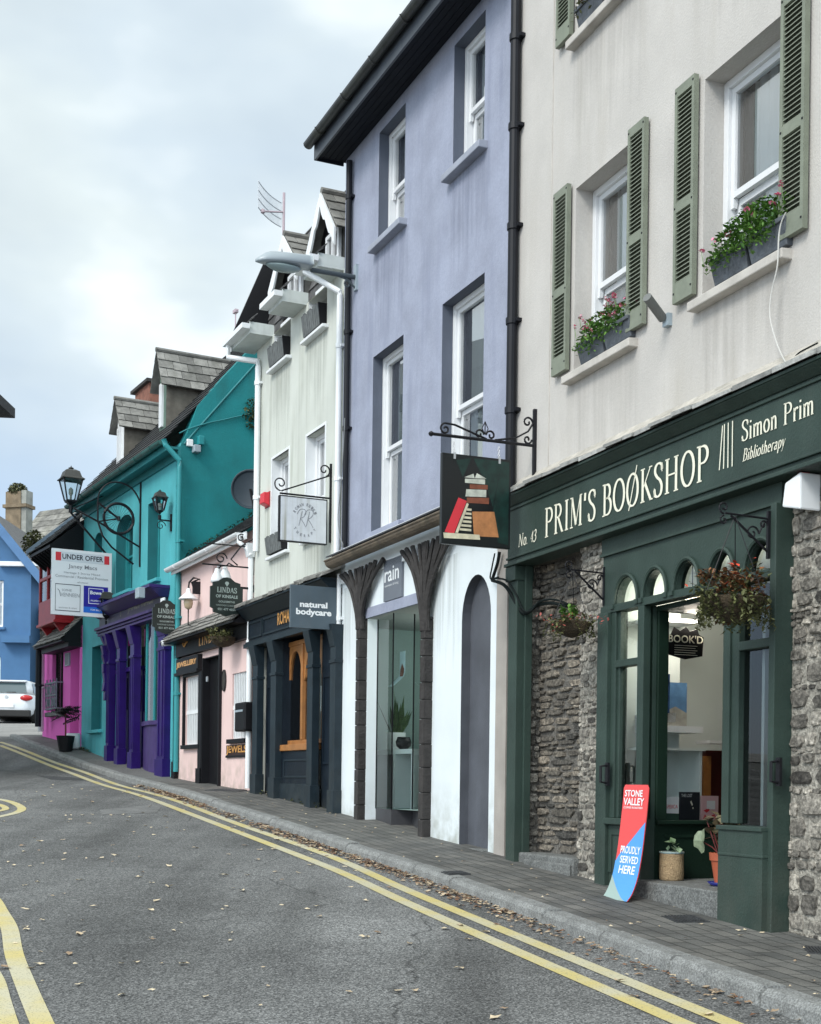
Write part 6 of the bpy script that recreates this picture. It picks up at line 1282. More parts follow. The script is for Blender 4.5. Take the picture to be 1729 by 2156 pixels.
def scroll_bracket(lab,F,xw,py_top,py_arm,py_bot,pxw,yo,strut=True):
    zt_=F.q(pxw,py_top,xw)[1];za_=F.q(pxw,py_arm,xw)[1];zb_=F.q(pxw,py_bot,xw)[1];t=thing('sign_bracket',lab,'bracket',F,xw,0,zb_)
    part(t,'wall_bar',MB().box(xw-.012,xw+.012,-.025,0,zb_,zt_),M_iron)
    m=MB();m.tube([(xw,-.01,za_),(xw,yo,za_)],.012,6)
    if strut: m.tube([(xw,yo+.02,za_+.03),(xw,-.02,za_+(zt_-za_)*.66)],.01,6);spiral(m,(xw,-.1,za_+(zt_-za_)*.8),.08,1.2,-1.2,SV,.009);spiral(m,(xw,yo+.01,za_+.12),.09,1.2,-1.57,SV,.009,sgn=-1)
    part(t,'arm',m,M_iron);return t
scroll_bracket('black scroll bracket on the sage house corner holding the stained white sign',C,xr_,977,1050,1143,699,y0+.0)
# downpipes, alarm box
t,xp_,zp_=downpipe('white downpipe with square hopper between the pink house and the sage house',C,525,1172,1660,-.05,.042,M_whitep,hop=1)
t,xp2,zp2=downpipe('upper white downpipe falling from the left eaves box of the sage house',C,541,775,1160,-.05,.042,M_whitep,bot=1,joints=(.28,.9))
part(t,'swan_neck',MB().tube([(xp2,-.05,zp2-.01),(xp2,-.05,zp2+.08),(-.12,-.4,zeC-.12),(-.12,-.4,zeC+.12)],.042,10),M_whitep)
t,xp3,zp3=downpipe('white downpipe down the right edge of the sage house beside the violet house',C,712,625,1180,-.05,.036,M_whitep,bot=1,joints=(.3,.8))
part(t,'swan_neck',MB().tube([(xp3,-.05,zp3-.01),(xp3,-.05,zp3+.04),(xp3-.3,-.4,zeC+.02),(xp3-.3,-.4,zeC+.15)],.036,10),M_whitep)
downpipe('thin white pipe at the left foot of the white fronted shop',B,711,1210,1704,-.04,.028,M_whitep,joints=(.5,.8))
x,z=c_(563,1068,0);x2,z2=c_(571,1035,0)
t=thing('alarm_box','bright red alarm box on the sage wall beside the white downpipe','alarm',C,x,0,z);part(t,'cover',MB().hexa([(x-.06,-.1,z+.04),(x+.11,-.1,z+.04),(x+.11,0,z),(x-.06,0,z)],[(x-.06,-.09,z2),(x+.11,-.09,z2),(x+.11,0,z2),(x-.06,0,z2)]),M_bred,bevel=.01);part(t,'base_plate',MB().box(x-.075,x+.125,-.012,0,z-.01,z2+.015),mat('dark_red_plate',(.3,.02,.03),.5,.1))
# aerial on the roof
def aerial():
    base=c_(597,500,.9);x,z=base;y=.9;t=thing('tv_aerial','curved grid aerial on a pole above the sage house roof','aerial',C,x,y,z-.6);zt_=c_(592,420,y)[1];part(t,'mast',MB().tube([(x,y,z-.7),(x,y,zt_+.05)],.022,8),mat('pink_grey_pole',(.42,.33,.36),.5,.1))
    yl,zl=C.q(545,430,x);H=c_(590,490,y)[1];z0,z1=c_(592,478,y)[1],c_(592,428,y)[1];m=MB();n=22
    R_=.75
    def cp(k,v): a=-.15-1.0*k;return (x-.05-.0*k,y-R_*math.sin(1.05*k),0) 
    for i in range(n+1):
        k=i/n;yy=y-.48*k;xx=x-.12+.28*k*k;dz=.12*k;m.tube([(xx,yy,z0+dz),(xx,yy,z1+dz*1.2)],.0035,4)
    for v in (0,.33,.66,1):
        m.tube([(x-.12+.28*(i/10)**2,y-.48*i/10,z0+.12*i/10+(z1-z0)*v+.02*v*i/10) for i in range(11)],.008,5)
    part(t,'grid_reflector',m,mat('pale_wire',(.45,.47,.5),.4,.1));zm=(z0+z1)/2;part(t,'feed_arm',MB().tube([(x,y,zm),(x+.1,y-.38,zm-.1)],.014,6).lathe((x+.1,y-.38,zm-.14),[(.01,0),(.035,.02),(.035,.06),(.01,.08)],8),MC['pink_grey_pole'])
aerial()
# ================================================================ D: PINK HOUSE
d_=lambda px,py,y=0.:D.p(px,py,y)
WD=D.W
pk=thing('pink_house','low pale pink rendered jewellery shop with slate roof and black door','building',D,WD/2,0,D.g(WD/2))
zeD=d_(367.7,1197,-.15)[1]-.02;zgD=D.g(WD)-.3
zcn=d_(378,1325,0)[1];zcb=d_(366,1349,-.25)[1]
hw1=(d_(391,1500)[0],d_(424,1500)[0],d_(405,1568)[1],d_(405,1424)[1]);hd1=(d_(431,1500)[0],d_(465,1500)[0],zgD,d_(440,1384)[1]);hw2=(d_(489,1480)[0],d_(521,1480)[0],d_(495,1556)[1],d_(495,1418)[1]);hu=(d_(447,1240)[0],d_(466,1240)[0],d_(450,1303)[1],d_(447,1188)[1])
m=MB();wall(m,0.0,WD,zgD,zeD+.1,[hw1,hd1,hw2,hu],.12);shell(m,0,WD,0,6,zgD,zeD,1,0);part(pk,'wall',m,M_pink)
sash(pk,hu[0],hu[1],hu[2],hu[3],.08,bars=(),sill=(.05,.05,.06),sillm=M_whitep,curt='side')
m=MB();slates(m,(-.0,-.16,zeD+.06),(1,0,0),(0,.82,.574),WD+.02,4.2,.3,.2);part(pk,'roof',m,M_slated)
m=MB();halfgutter(m,-.05,WD-.1,-.2,zeD+.04,.06);m.box(0,WD,-.145,-.12,zeD-.06,zeD+.05);x=.5
while x<WD: m.tube([(x,-.2+.064*math.cos(math.pi+math.pi*i/8),zeD+.04+.064*math.sin(math.pi+math.pi*i/8)) for i in range(9)],.008,5);x+=.9
m.tube([(WD-.12,-.2,zeD+.02),(WD-.12,-.2,zeD-.1),(WD-.02,-.1,zeD-.2),(WD+.02,-.07,zeD-.3)],.035,8);part(pk,'gutter',m,M_whitep)
def grille(hole,dx=0):
    x0,x1,z0,z1=hole[:4];w=part(pk,'window',ring(MB(),x0,x1,z0,z1,.04,.06,.11),M_whitep);part(w,'pane',MB().quad((x0,.1,z0),(x1,.1,z0),(x1,.1,z1),(x0,.1,z1)),MG);part(w,'room_interior',MB().quad((x0,.35,z0),(x1,.35,z0),(x1,.35,z1),(x0,.35,z1)),mat('white_blind',(.5,.5,.5),.8,.05))
    m=MB();n=9
    for i in range(n): a=x0+(x1-x0)*(i+.5)/n;m.box(a-.014,a+.014,.02,.045,z0,z1)
    m.box(x0,x1,.018,.047,z0+(z1-z0)*.45,z0+(z1-z0)*.45+.06);part(w,'security_grille',m,M_whitep)
    part(w,'sill',MB().box(x0-.06,x1+.06,-.07,.06,z0-.07,z0-.003),M_black,bevel=.005)
grille(hw1);grille(hw2)
# black shop surround, fascia, sub fascia, door
xk0,xk1=d_(372,1500)[0]+.05,d_(467,1500)[0]
zf1=zcn-.12;zf0=d_(376,1385,-.06)[1]
m=MB();m.box(.03,WD-.02,-.09,.0,zf0,zf1);fb=part(pk,'fascia_board',m,M_black)
m=MB();xj0,xj1=d_(379,1420)[0],d_(426,1420)[0];zj1=zf0-.03;zj0=d_(382,1416,-.06)[1];m.box(xj0,xj1,-.08,-.001,zj0,zj1);m.box(xj0-.02,xj1+.0,-.1,-.0,zj0-.05,zj0-.001);part(fb,'name_panel',m,M_black)
m=MB();u0,v0=d_(418,1363,-.09);u1,v1=d_(452,1322,-.09);h=.17
serif(m,"LINDA",u0,u0+.95,v0+.02,h,FX(-.092),.2,.09,0,.04);x_,z_=d_(388,1352,-.1)
for (a,b_) in ((0,0),(.12,.05)): m.torus((x_+a,-.1,z_+b_),.075,.012,lambda p,q:(p,0,q),16,5)
u0,v0=d_(384,1409,-.09);serif(m,"NEW BARLEY" if 0 else "LINDAS",0,0,0,0,FX(0)) if 0 else None
text(m,'JEWELLERY',xj0+.06,xj1-.06,zj0+.06,zj1-.06,FX(-.083),.05);part(fb,'lettering',m,M_gold)
m=MB();zg0=D.g(.2)-.2
m.box(xk0-.02,xk0+.1,-.07,.0,zg0,zj0-.05);m.box(hw1[0]-.04,hw1[0],-.05,.0,hw1[2],hw1[3]+.1);m.box(hw1[1],hd1[0]-.0,-.06,.0,D.g(hd1[0])-.2,zj0-.05);m.box(hd1[1],hd1[1]+.05,-.05,.0,D.g(hd1[1])-.2,zf0);m.box(hw1[0],hw1[1],-.05,.0,hw1[3],zj0-.05);m.box(hd1[0]-.0,hd1[0]+.02,-.05,.12,D.g(hd1[0])-.2,hd1[3]);m.box(hd1[0]+.02,hd1[1],-.02,.12,hd1[3]-.02,hd1[3])
m.box(xk0-.04,xk0+.14,-.09,-.071,zg0,zg0+.5);m.box(hw1[1]-.02,hd1[0]+.02,-.085,-.061,D.g(hd1[0])-.2,D.g(hd1[0])+.25);part(pk,'black_surround',m,M_black,bevel=.004)
m=MB();m.box(hd1[0],hd1[1],.08,.13,zgD,hd1[3]);dd=part(pk,'door',m,M_black);part(dd,'handle',MB().tube([(hd1[1]-.15,.07,D.g(hd1[0])+1.0),(hd1[1]-.15,.04,D.g(hd1[0])+1.02),(hd1[1]-.15,.04,D.g(hd1[0])+1.25),(hd1[1]-.15,.07,D.g(hd1[0])+1.27)],.01,6),M_silver);x_,z_=d_(438,1431,-.06);part(dd,'number_plate',MB().box(x_-.06,x_+.02,-.075,-.062,z_-.03,z_+.05),M_silver)
# slate canopy with curved end
m=MB();slates(m,(-.05,-.32,zcb),(1,0,0),(0,.32,zcn-zcb+.06),WD+.03,math.hypot(.32,zcn-zcb+.06),.22,.12,jit=.02);part(pk,'slate_canopy',m,M_slatel);m=MB();m.box(-.03,WD-.03,-.31,-.27,zcb-.03,zcb-.003);m.hexa([(0,-.3,zcb-.03),(WD-.03,-.3,zcb-.03),(WD-.03,0,zcb-.03),(0,0,zcb-.03)],[(0,-.28,zcb-.012),(WD-.03,-.28,zcb-.012),(WD-.03,0,zcn),(0,0,zcn)]);part(pk,'canopy_soffit',m,M_black)
x0,z0=d_(496,1541,-.14);x1,z1=d_(520,1477,-.14);t=thing('post_box','tall black rounded wall box in front of the pink house right window','box',D,(x0+x1)/2,-.1,z0);part(t,'body',MB().box(x0,x1-.05,-.16,-.0,z0,z1),M_black,bevel=.025);part(t,'flap',MB().box(x0+.04,x1-.12,-.168,-.161,z1-.14,z1-.11),M_grey)
x_,z_=d_(473.5,1433,0);t=thing('wall_plaque','small dark oval plaque on the pink wall beside the door','plaque',D,x_,0,z_);m=MB();m.prism([(x_+.09*math.cos(k*.314),z_+.17*math.sin(k*.314)) for k in range(20)],lambda u,v,dd:(u,dd,v),-.02,0);part(t,'disc',m,mat('bronze_plaque',(.05,.042,.035),.5,.4,20,.4));m=MB();m.torus((x_,-.02,z_),.085,.008,lambda p,q:(p,0,q*1.9),20,5);part(t,'rim',m,M_iron)
x0,z0=d_(474,1593,-.03);x1,z1=d_(519,1568,-.03);t=thing('jewels_sign','gold lettered JEWELS board low on the pink wall under the right window','sign',D,(x0+x1)/2,0,z0);part(t,'board',MB().box(x0,x1,-.025,0,z0-.02,z0+.012),M_black);m=MB();text(m,'JEWELS',x0+.02,x1-.02,z0+.02,z1,lambda u,v:(u,-.02,v),.03);m.v=[(a,b_-(.0),c) for a,b_,c in m.v];part(t,'lettering',m,M_gold);part(t,'backing',MB().box(x0,x1,-.012,0,z0+.013,z1+.01),mat('dark_brown_board',(.03,.012,.01),.6,.2))
x_,z_=d_(369,1356,-.1);t=thing('cctv_camera','small white bullet camera at the left end of the black jewellery fascia','camera',D,x_,-.1,z_);part(t,'housing',MB().tube([(x_+.02,-.1,z_+.03),(x_-.02,-.33,z_)],.05,12),M_whitep);part(t,'bracket',MB().tube([(x_+.02,-.14,z_+.03),(x_+.03,-.02,z_+.0)],.018,6),M_whitep)
# the small basket by the door: bracket arm is the dark rod
xb_s=d_(505,1340)[0];yo,zc_=D.q(470,1345,xb_s)
basket('dark hanging basket with tufts of yellow green grass over the black jewellery door','',D,470,1342,.2,[(M_leafo,(0,-.1,.25),(1.25,1.1,.55),420,.05),(mat('straw_green_leaves',(.12,.14,.04),.7,.2,9,rnd=1,col2=(.35,.33,.15)),(-.4,-.2,.3),(1.2,.8,.5),120,.05)],xb_s,yo,zarm=zc_+.5,trail=120,sz=.05,low=.3)
t=thing('basket_bracket','thin iron arm above the dark hanging basket on the pink house','bracket',D,xb_s,0,zc_+.5);part(t,'arm',MB().tube([(xb_s,0,zc_+.5),(xb_s,yo,zc_+.5)],.009,6).tube([(xb_s,0,zc_+.2),(xb_s,yo*.6,zc_+.49)],.007,6),M_iron);part(t,'wall_bar',MB().box(xb_s-.012,xb_s+.012,-.09,0,zc_+.15,zc_+.6),M_iron)
# oval signs
def lindasign(lab,F,xw,px0,px1,py0,py1,arms,scroll=0):
    y0,z0=F.q(px0,py1,xw);y1,z1=F.q(px1,py0,xw);t=thing('projecting_sign',lab,'sign',F,xw,(y0+y1)/2,z0,'black shaped jewellery shop signs');cy,cz=(y0+y1)/2,(z0+z1)/2;W,H=(y1-y0)/2,(z1-z0)/2
    P=[(-.45,-.86),(0,-1),(.45,-.86),(.8,-.8),(.82,-.62),(1,-.55),(1,.5),(.85,.55),(.85,.72),(.5,.8),(.25,.97),(0,1),(-.25,.97),(-.5,.8),(-.85,.72),(-.85,.55),(-1,.5),(-1,-.55),(-.82,-.62),(-.8,-.8)]
    m=MB();m.prism([(cy+a*W,cz+b_*H) for a,b_ in P],lambda u,v,dd:(xw+dd,u,v),-.02,.02);part(t,'board',m,mat('sign_black_enamel',(.012,.02,.018),.35,.2))
    f=lambda a,b_:(xw+.023,cy+W*a,cz+H*b_);m=MB();serif(m,'LINDAS',0,0,0,0,f) if 0 else None
    k=.62;serif(m,'LINDAS',-k,k,.22,.26,lambda u,v:f(u,v),.2,.1);text(m,'OF KINSALE',-.68,.68,-.06,.1,f,.03);text(m,'GOLDSMITHS',-.5,.5,-.3,-.2,f,.02);text(m,'HANDMADE CLADDAGH',-.66,.66,-.48,-.4,f);text(m,'021 477 4354',-.55,.55,-.7,-.58,f,.02)
    m.add([f(-.13,.7),f(0,.52),f(.13,.7),f(.07,.78),f(-.07,.78)],[(0,1,2,3,4)]);part(t,'lettering',m,mat('dull_silver_lettering',(.3,.36,.34),.5,.1))
    a=MB()
    for py in arms: z=F.q(px1,py,xw)[1];a.box(xw-.012,xw+.012,y1-.03,.0,z-.015,z+.015);a.box(xw-.02,xw+.02,-.02,0,z-.05,z+.05)
    part(t,'bracket_arm',a,M_iron);return t
xA_=WD-.02;lindasign('right hand black shaped jewellery sign hung near the white downpipe',D,xA_,442,511,1219,1296,(1238,1280))
xB_=.1;lindasign('left hand black shaped jewellery sign projecting in front of the purple shopfront',D,xB_,320,380,1266,1334,(1318,))
# wrought bracket above right sign
y_,z_=D.q(468,1220,xA_);t=thing('sign_bracket','ornate black wrought scroll bracket above the right jewellery sign','bracket',D,xA_,0,z_);zA=D.q(520,1195,xA_)[1]
part(t,'arm',MB().tube([(xA_,0,zA),(xA_,y_-.3,zA)],.012,6),M_iron);m=MB();spiral(m,(xA_,-.5,zA+.1),.09,1.3,0,SV,.01);m.tube([(xA_,-.02,zA+.42),(xA_,-.2,zA+.3),(xA_,-.35,zA+.1),(xA_,-.25,zA+.02)],.012,6);m.tube([(xA_,-.02,zA+.3),(xA_,-.75,zA+.3)],.01,6);spiral(m,(xA_,-.2,zA+.42),.06,1.2,1,SV,.009);part(t,'scrollwork',m,M_iron);part(t,'wall_bar',MB().box(xA_-.012,xA_+.012,-.02,0,zA-.1,zA+.55),M_iron)
x_,z_=d_(457,1222,0);xq=D.q(457,1215,.0)
# spot lamps on the sign bracket
for k,(pxx,pyy) in enumerate(((457,1212),(474,1206))):
    y_,z_=D.q(pxx,pyy,xA_-.12);t=thing('spot_lamp',('left' if k==0 else 'right')+' of two white spot lamps above the right jewellery sign','lamp',D,xA_-.12,y_,z_);m=MB();m.sm=True;m.lathe((xA_-.12,y_,z_-.1),[(.085,0),(.09,.03),(.07,.1),(.04,.15),(.03,.2),(.002,.21)],14);part(t,'shade',m,M_whitep);part(t,'stem',MB().tube([(xA_-.12,y_,z_+.08),(xA_-.1,y_+.05,z_+.14),(xA_,y_+.1,zA)],.012,6),M_iron)
# goose neck lamp
def gooseneck(lab,F,xw,pxw,pxh,pyh):
    yh,zh=F.q(pxh,pyh,xw);t=thing('goose_neck_lamp',lab,'lamp',F,xw,0,zh);m=MB();m.sm=True;m.lathe((xw,yh,zh-.08),[(.16,0),(.155,.015),(.09,.075),(.045,.11),(.03,.18),(.002,.19)],18);part(t,'shade',m,M_whitep)
    part(t,'neck',MB().tube([(xw,yh,zh+.1),(xw,yh+.01,zh+.2),(xw,yh+.08,zh+.28),(xw,yh+.18,zh+.27),(xw,-.14,zh+.2),(xw,-.1,zh+.1)],.017,8).box(xw-.03,xw+.03,-.12,0,zh+.02,zh+.22),M_iron);m=MB();m.sm=True;m.lathe((xw,yh,zh-.24),[(.02,0),(.06,.03),(.075,.1),(.07,.16)],14);part(t,'globe',m,mat('amber_globe',(.45,.36,.24),.15,.1));part(t,'support',MB().tube([(xw,yh,zh-.1),(xw,yh,zh-.5),(xw,-.02,zh-.5)],.013,6),M_iron)
gooseneck('white shaded goose neck lamp with glass globe on the pink wall',D,d_(421,1254)[0],416,397,1252)
# satellite dish at the back of the pink roof
xs_,zs_=d_(524,1048,1.2);xs_=d_(527,1048,1.0)[0]
t=thing('satellite_dish','dark satellite dish between the teal gable wall and the white downpipe','satellite dish',D,xs_,1.0,zs_-.3);m=MB();m.sm=True;m.lathe((0,0,0),[(.002,-.06),(.15,-.045),(.27,-.01),(.33,.03),(.34,.03),(.27,0),(.15,-.035),(.002,-.05)],24)
m.v=[(xs_+.75*(v[2])-.0+v[0]*.35,1.0+v[0]*.93-.0*v[2],zs_+v[1]*1.0) for v in m.v];part(t,'dish',m,mat('dark_grey_dish',(.03,.045,.06),.45,.1));part(t,'mount',MB().tube([(xs_,1.0,zs_),(xs_+.05,1.05,zs_-.3),(xs_+.05,1.1,zs_-.6)],.025,6),M_black)
# ================================================================ E: TEAL HOUSE
e_=lambda px,py,y=0.:E.p(px,py,y)
WE=E.W
tl=thing('teal_house','long teal rendered pub building with slate dormers above a purple shopfront','building',E,WE/2,0,E.g(WE/2))
zeE=e_(356,934,-.28)[1];zgE=E.g(WE)-.3
oa1=(e_(199,1140)[0],e_(215,1140)[0],e_(207,1215)[1],e_(207,1122)[1],.18);oa2=(e_(244,1200)[0],e_(279,1200)[0],e_(250,1250)[1],e_(262,1085)[1],.3);oa3=(e_(311,1150)[0],e_(337,1150)[0],e_(320,1222)[1],e_(313,1062)[1]);ol=(e_(193,1450)[0],e_(215,1450)[0],e_(200,1536)[1],e_(195,1363)[1])
xs0E,xs1E=e_(228,1450)[0],e_(352,1450)[0]
zct=e_(356,1216,-.3)[1]
m=MB();wall(m,0,WE,zgE,zeE+.1,[oa1,oa2,oa3,ol,(xs0E+.1,xs1E-.1,zgE,zct-.35)],.3);part(tl,'wall',m,M_teal)
tsh=mat('teal_window_paint',(.02,.24,.26),.45,.1,5)
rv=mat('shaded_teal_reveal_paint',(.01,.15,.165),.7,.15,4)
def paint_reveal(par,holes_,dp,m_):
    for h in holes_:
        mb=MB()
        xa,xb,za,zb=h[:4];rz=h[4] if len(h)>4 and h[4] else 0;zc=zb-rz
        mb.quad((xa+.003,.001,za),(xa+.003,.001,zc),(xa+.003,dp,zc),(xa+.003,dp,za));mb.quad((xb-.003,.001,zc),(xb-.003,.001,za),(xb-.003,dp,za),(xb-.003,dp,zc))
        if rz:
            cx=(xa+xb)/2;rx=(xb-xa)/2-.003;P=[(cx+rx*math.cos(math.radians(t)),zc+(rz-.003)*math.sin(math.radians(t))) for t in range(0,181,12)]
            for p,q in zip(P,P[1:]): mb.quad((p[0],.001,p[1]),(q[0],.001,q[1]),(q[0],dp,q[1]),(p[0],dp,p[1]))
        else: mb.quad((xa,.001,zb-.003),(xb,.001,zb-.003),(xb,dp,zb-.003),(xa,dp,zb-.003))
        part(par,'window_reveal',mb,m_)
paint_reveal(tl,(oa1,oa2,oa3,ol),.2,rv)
for o in (oa1,oa2,oa3,ol): sash(tl,o[0]-.0,o[1]+.0,o[2],o[3],.2,fm=tsh,bars=(.5,),sill=(.08,.1,.08),sillm=M_teal,curt='side' if o is oa2 else 'dark',gl=MG)
# gable wall facing down the street, with parapet stepping above the pink roof
zg0_=d_(375,893,0)[1];
yr,zr=E.q(545,757,WE);slp=(zr-zeE)/max(.1,yr) if yr>.1 else .85
yR=3.0
gm=MB();gz=lambda y:zeE+.42+slp*.97*y
pts=[(0,zgE),(0,zeE+.05),(.12,zeE+.3)]+[(y_,gz(y_)+.012*math.sin(y_*9)) for y_ in (.3,.8,1.3,1.8,2.3,3.0)]+[(6,gz(0)),(6,zgE)]
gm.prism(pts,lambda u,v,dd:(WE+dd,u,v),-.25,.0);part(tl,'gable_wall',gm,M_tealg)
m=MB();m.tube([(WE+.012,.05,zeE+.08),(WE+.012,yR,gz(yR)-.34)],.018,6);part(tl,'gable_cable',m,M_teald)
m=MB();slates(m,(-.1,-.3,zeE+.12),(1,0,0),(0,1,slp*.9),WE+.05,4.2,.28,.2);rfE=part(tl,'roof',m,M_slated)
m=MB();m.box(-.1,WE-.02,-.24,.0,zeE-.02,zeE+.02);m.box(-.1,WE-.02,-.26,-.235,zeE-.06,zeE+.1);m.box(0,WE,-.04,0.0,zeE-.16,zeE-.021);part(tl,'eaves_board',m,M_teald)
m=MB();halfgutter(m,-.15,WE-.05,-.33,zeE+.1,.065);x=.3
while x<WE: m.tube([(x,-.33+.07*math.cos(math.pi+math.pi*i/8),zeE+.1+.07*math.sin(math.pi+math.pi*i/8)) for i in range(9)],.01,5);x+=.9
part(tl,'gutter',m,mat('dark_green_gutter',(.02,.1,.09),.45,.4,6,.3,20,.6,(.05,.05,.03)))
t,xp,zp=downpipe('teal downpipe on the corner between the teal facade and its gable wall',E,374,985,1625,-.06,.045,tsh,joints=(.25,.5,.75))
part(t,'swan_neck',MB().tube([(xp,-.06,zp-.01),(xp,-.06,zp+.1),(xp-.05,-.3,zp+.35),(xp-.05,-.33,zeE+.1)],.045,10),tsh)
# dormers with gable fronts to the street
def dorE(pxr,pyr,pxl,pyl,pxw0,pyw0,pxw1,pyw1,y0,trim,L,cheekm):
    cx,zp=e_(pxr,pyr,y0-.14);xl,zl=e_(pxl,pyl,y0-.14);w=(cx-xl)-.12
    x0,z1=e_(pxw0,pyw0,y0);x1,z0=e_(pxw1,pyw1,y0)
    x0=max(x0,cx-w+.08);x1=min(x1,cx+w-.05)
    z0=max(z0,zeE+.3)
    return dormer(tl,cx,w,zp-(zp-zl)*.75,zp,y0,L,M_slatel,trim,(x0,x1,z0,max(z1,z0+.5)),mat('mossy_slate_cheek',(.17,.155,.13),.85,.3,7,.4,40,.6,(.07,.06,.045),rnd=.25),board=False,ov=.14,wz=zeE+.05,lightm=trim)
dorE(329,740,317,812,326,822,344,898,.25,mat('grey_green_dormer_paint',(.1,.16,.13),.6,.3,6,.2,30,.4),4.0,None)
dorE(241,842,230,905,240,912,255,985,.25,M_whitep,3.6,None)
# brick chimney between the dormers, far side of the roof
x,z=e_(300,851,3.2);x1=e_(330,851,3.2)[0];ztc=e_(300,826,3.2)[1];ch=thing('chimney_stack','small dark brick chimney between the two teal house dormers','chimney',E,(x+x1)/2,3.2,zeE+1.5)
part(ch,'stack',MB().box(x,x1,3.0,3.6,zeE+1.5,ztc-.08),M_brick);part(ch,'cap',MB().box(x-.12,x1+.1,2.9,3.7,ztc-.08,ztc),mat('dark_cap',(.03,.027,.025),.8,.2))
# far thin mast
x,z=e_(495,745,6);zt_=e_(495,660,6)[1];t=thing('radio_mast','thin pinkish mast with small head behind the large slate dormer','mast',E,x,6,z-1);part(t,'pole',MB().tube([(x,6,z-1.5),(x,6,zt_)],.02,6),MC['pink_grey_pole']);part(t,'head',MB().box(x-.1,x+.1,5.95,6.05,zt_,zt_+.09).box(x-.16,x+.16,5.99,6.01,zt_+.03,zt_+.05),MC['pink_grey_pole'])
# purple shopfront ------------------------------------------------
zcE=zct;zfE0=e_(340,1278,-.15)[1]
xA0,xA1=e_(224,1280)[0],e_(354,1280)[0]
ps=part(tl,'shopfront',MB().box(xA0,xA1,-.14,.2,zfE0,zcE-.16),mat('dark_purple_fascia',(.03,.025,.05),.5,.2,5))
m=MB();m.hexa([(xA0-.02,-.16,zcE-.2),(xA1+.02,-.16,zcE-.2),(xA1+.02,0.001,zcE-.2),(xA0-.02,0.001,zcE-.2)],[(xA0-.1,-.36,zcE-.06),(xA1+.1,-.36,zcE-.06),(xA1+.1,0.001,zcE-.06),(xA0-.1,0.001,zcE-.06)]);m.box(xA0-.1,xA1+.1,-.38,.001,zcE-.058,zcE)
part(ps,'cornice',m,mat('deep_purple_cornice',(.03,.015,.11),.35,.2,5),bevel=.006)
m=MB()
for k,(o,a,c) in enumerate(((.17,0,.05),(.2,.055,.1),(.24,.105,.16))): m.box(xA0-.02,xA1+.02,-o,-.001,zfE0-.16+a,zfE0-.16+c)
part(ps,'lower_moulding',m,M_lav,bevel=.006)
u0,v0=e_(276,1300,-.15);u1,v1=e_(301,1262,-.15);m=MB();hh=.2;text(m,'JANEY MACS',u0-.25,u0+1.3,zfE0+.08,zfE0+.3,FX(-.143),.03);text(m,'8',u0-.75,u0-.66,zfE0+.08,zfE0+.26,FX(-.143),.03);part(ps,'lettering',m,mat('old_gold',(.14,.13,.1),.5,.2))
pcol=[(e_(a_,1450,-.12)[0],e_(b_,1450,-.12)[0]) for a_,b_ in ((224,229),(245,251),(273,281),(331,346))]
for i,(a,d) in enumerate(pcol):
    zz=E.g((a+d)/2)-.1;m=MB();m.box(a,d,-.12,.02,zz,zfE0-.161);m.box(a-.02,d+.02,-.15,.03,zz,zz+.4);m.box(a-.015,d+.015,-.14,.03,zfE0-.75,zfE0-.7);m.hexa([(a,-.13,zfE0-.5),(d,-.13,zfE0-.5),(d,.0,zfE0-.5),(a,.0,zfE0-.5)],[(a-.02,-.22,zfE0-.162),(d+.02,-.22,zfE0-.162),(d+.02,.0,zfE0-.162),(a-.02,.0,zfE0-.162)])
    for f in (.25,.75): x=a+(d-a)*f;m.box(x-.012,x+.012,-.135,-.121,zz+.45,zfE0-.76)
    part(ps,'pilaster',m,M_purple,bevel=.005)
m=MB()
for (a,d) in ((pcol[0][1],pcol[1][0]),(pcol[1][1],pcol[2][0])):
    zd1=zfE0-.95;m.box(a,d,.12,.16,zgE,zd1);ring(m,a+.06,d-.06,E.g(a)+1.0,zd1-.1,.05,.1,.119);m.box(a,d,.0,.16,zd1,zd1+.08)
part(ps,'door',m,M_purple)
m=MB()
for (a,d) in ((pcol[0][1],pcol[1][0]),(pcol[1][1],pcol[2][0])): m.quad((a,.1,zfE0-.87),(d,.1,zfE0-.87),(d,.1,zfE0-.161),(a,.1,zfE0-.161))
part(ps,'fanlight',m,mat('teal_painted_panel',(.01,.13,.13),.3,.3,6))
# ornate bracket figure at the far end
m=MB();a=pcol[0][0]-.1
for k in range(7): zz=zfE0-.2-.18*k;m.hexa([(a-.0,-.16-.03*(k%2),zz-.18),(a+.12,-.16-.03*(k%2),zz-.18),(a+.12,-.0,zz-.18),(a,-.0,zz-.18)],[(a-.02,-.24+.015*k,zz),(a+.13,-.24+.015*k,zz),(a+.13,0,zz),(a-.02,0,zz)])
part(ps,'console_bracket',m,M_purple,bevel=.01)
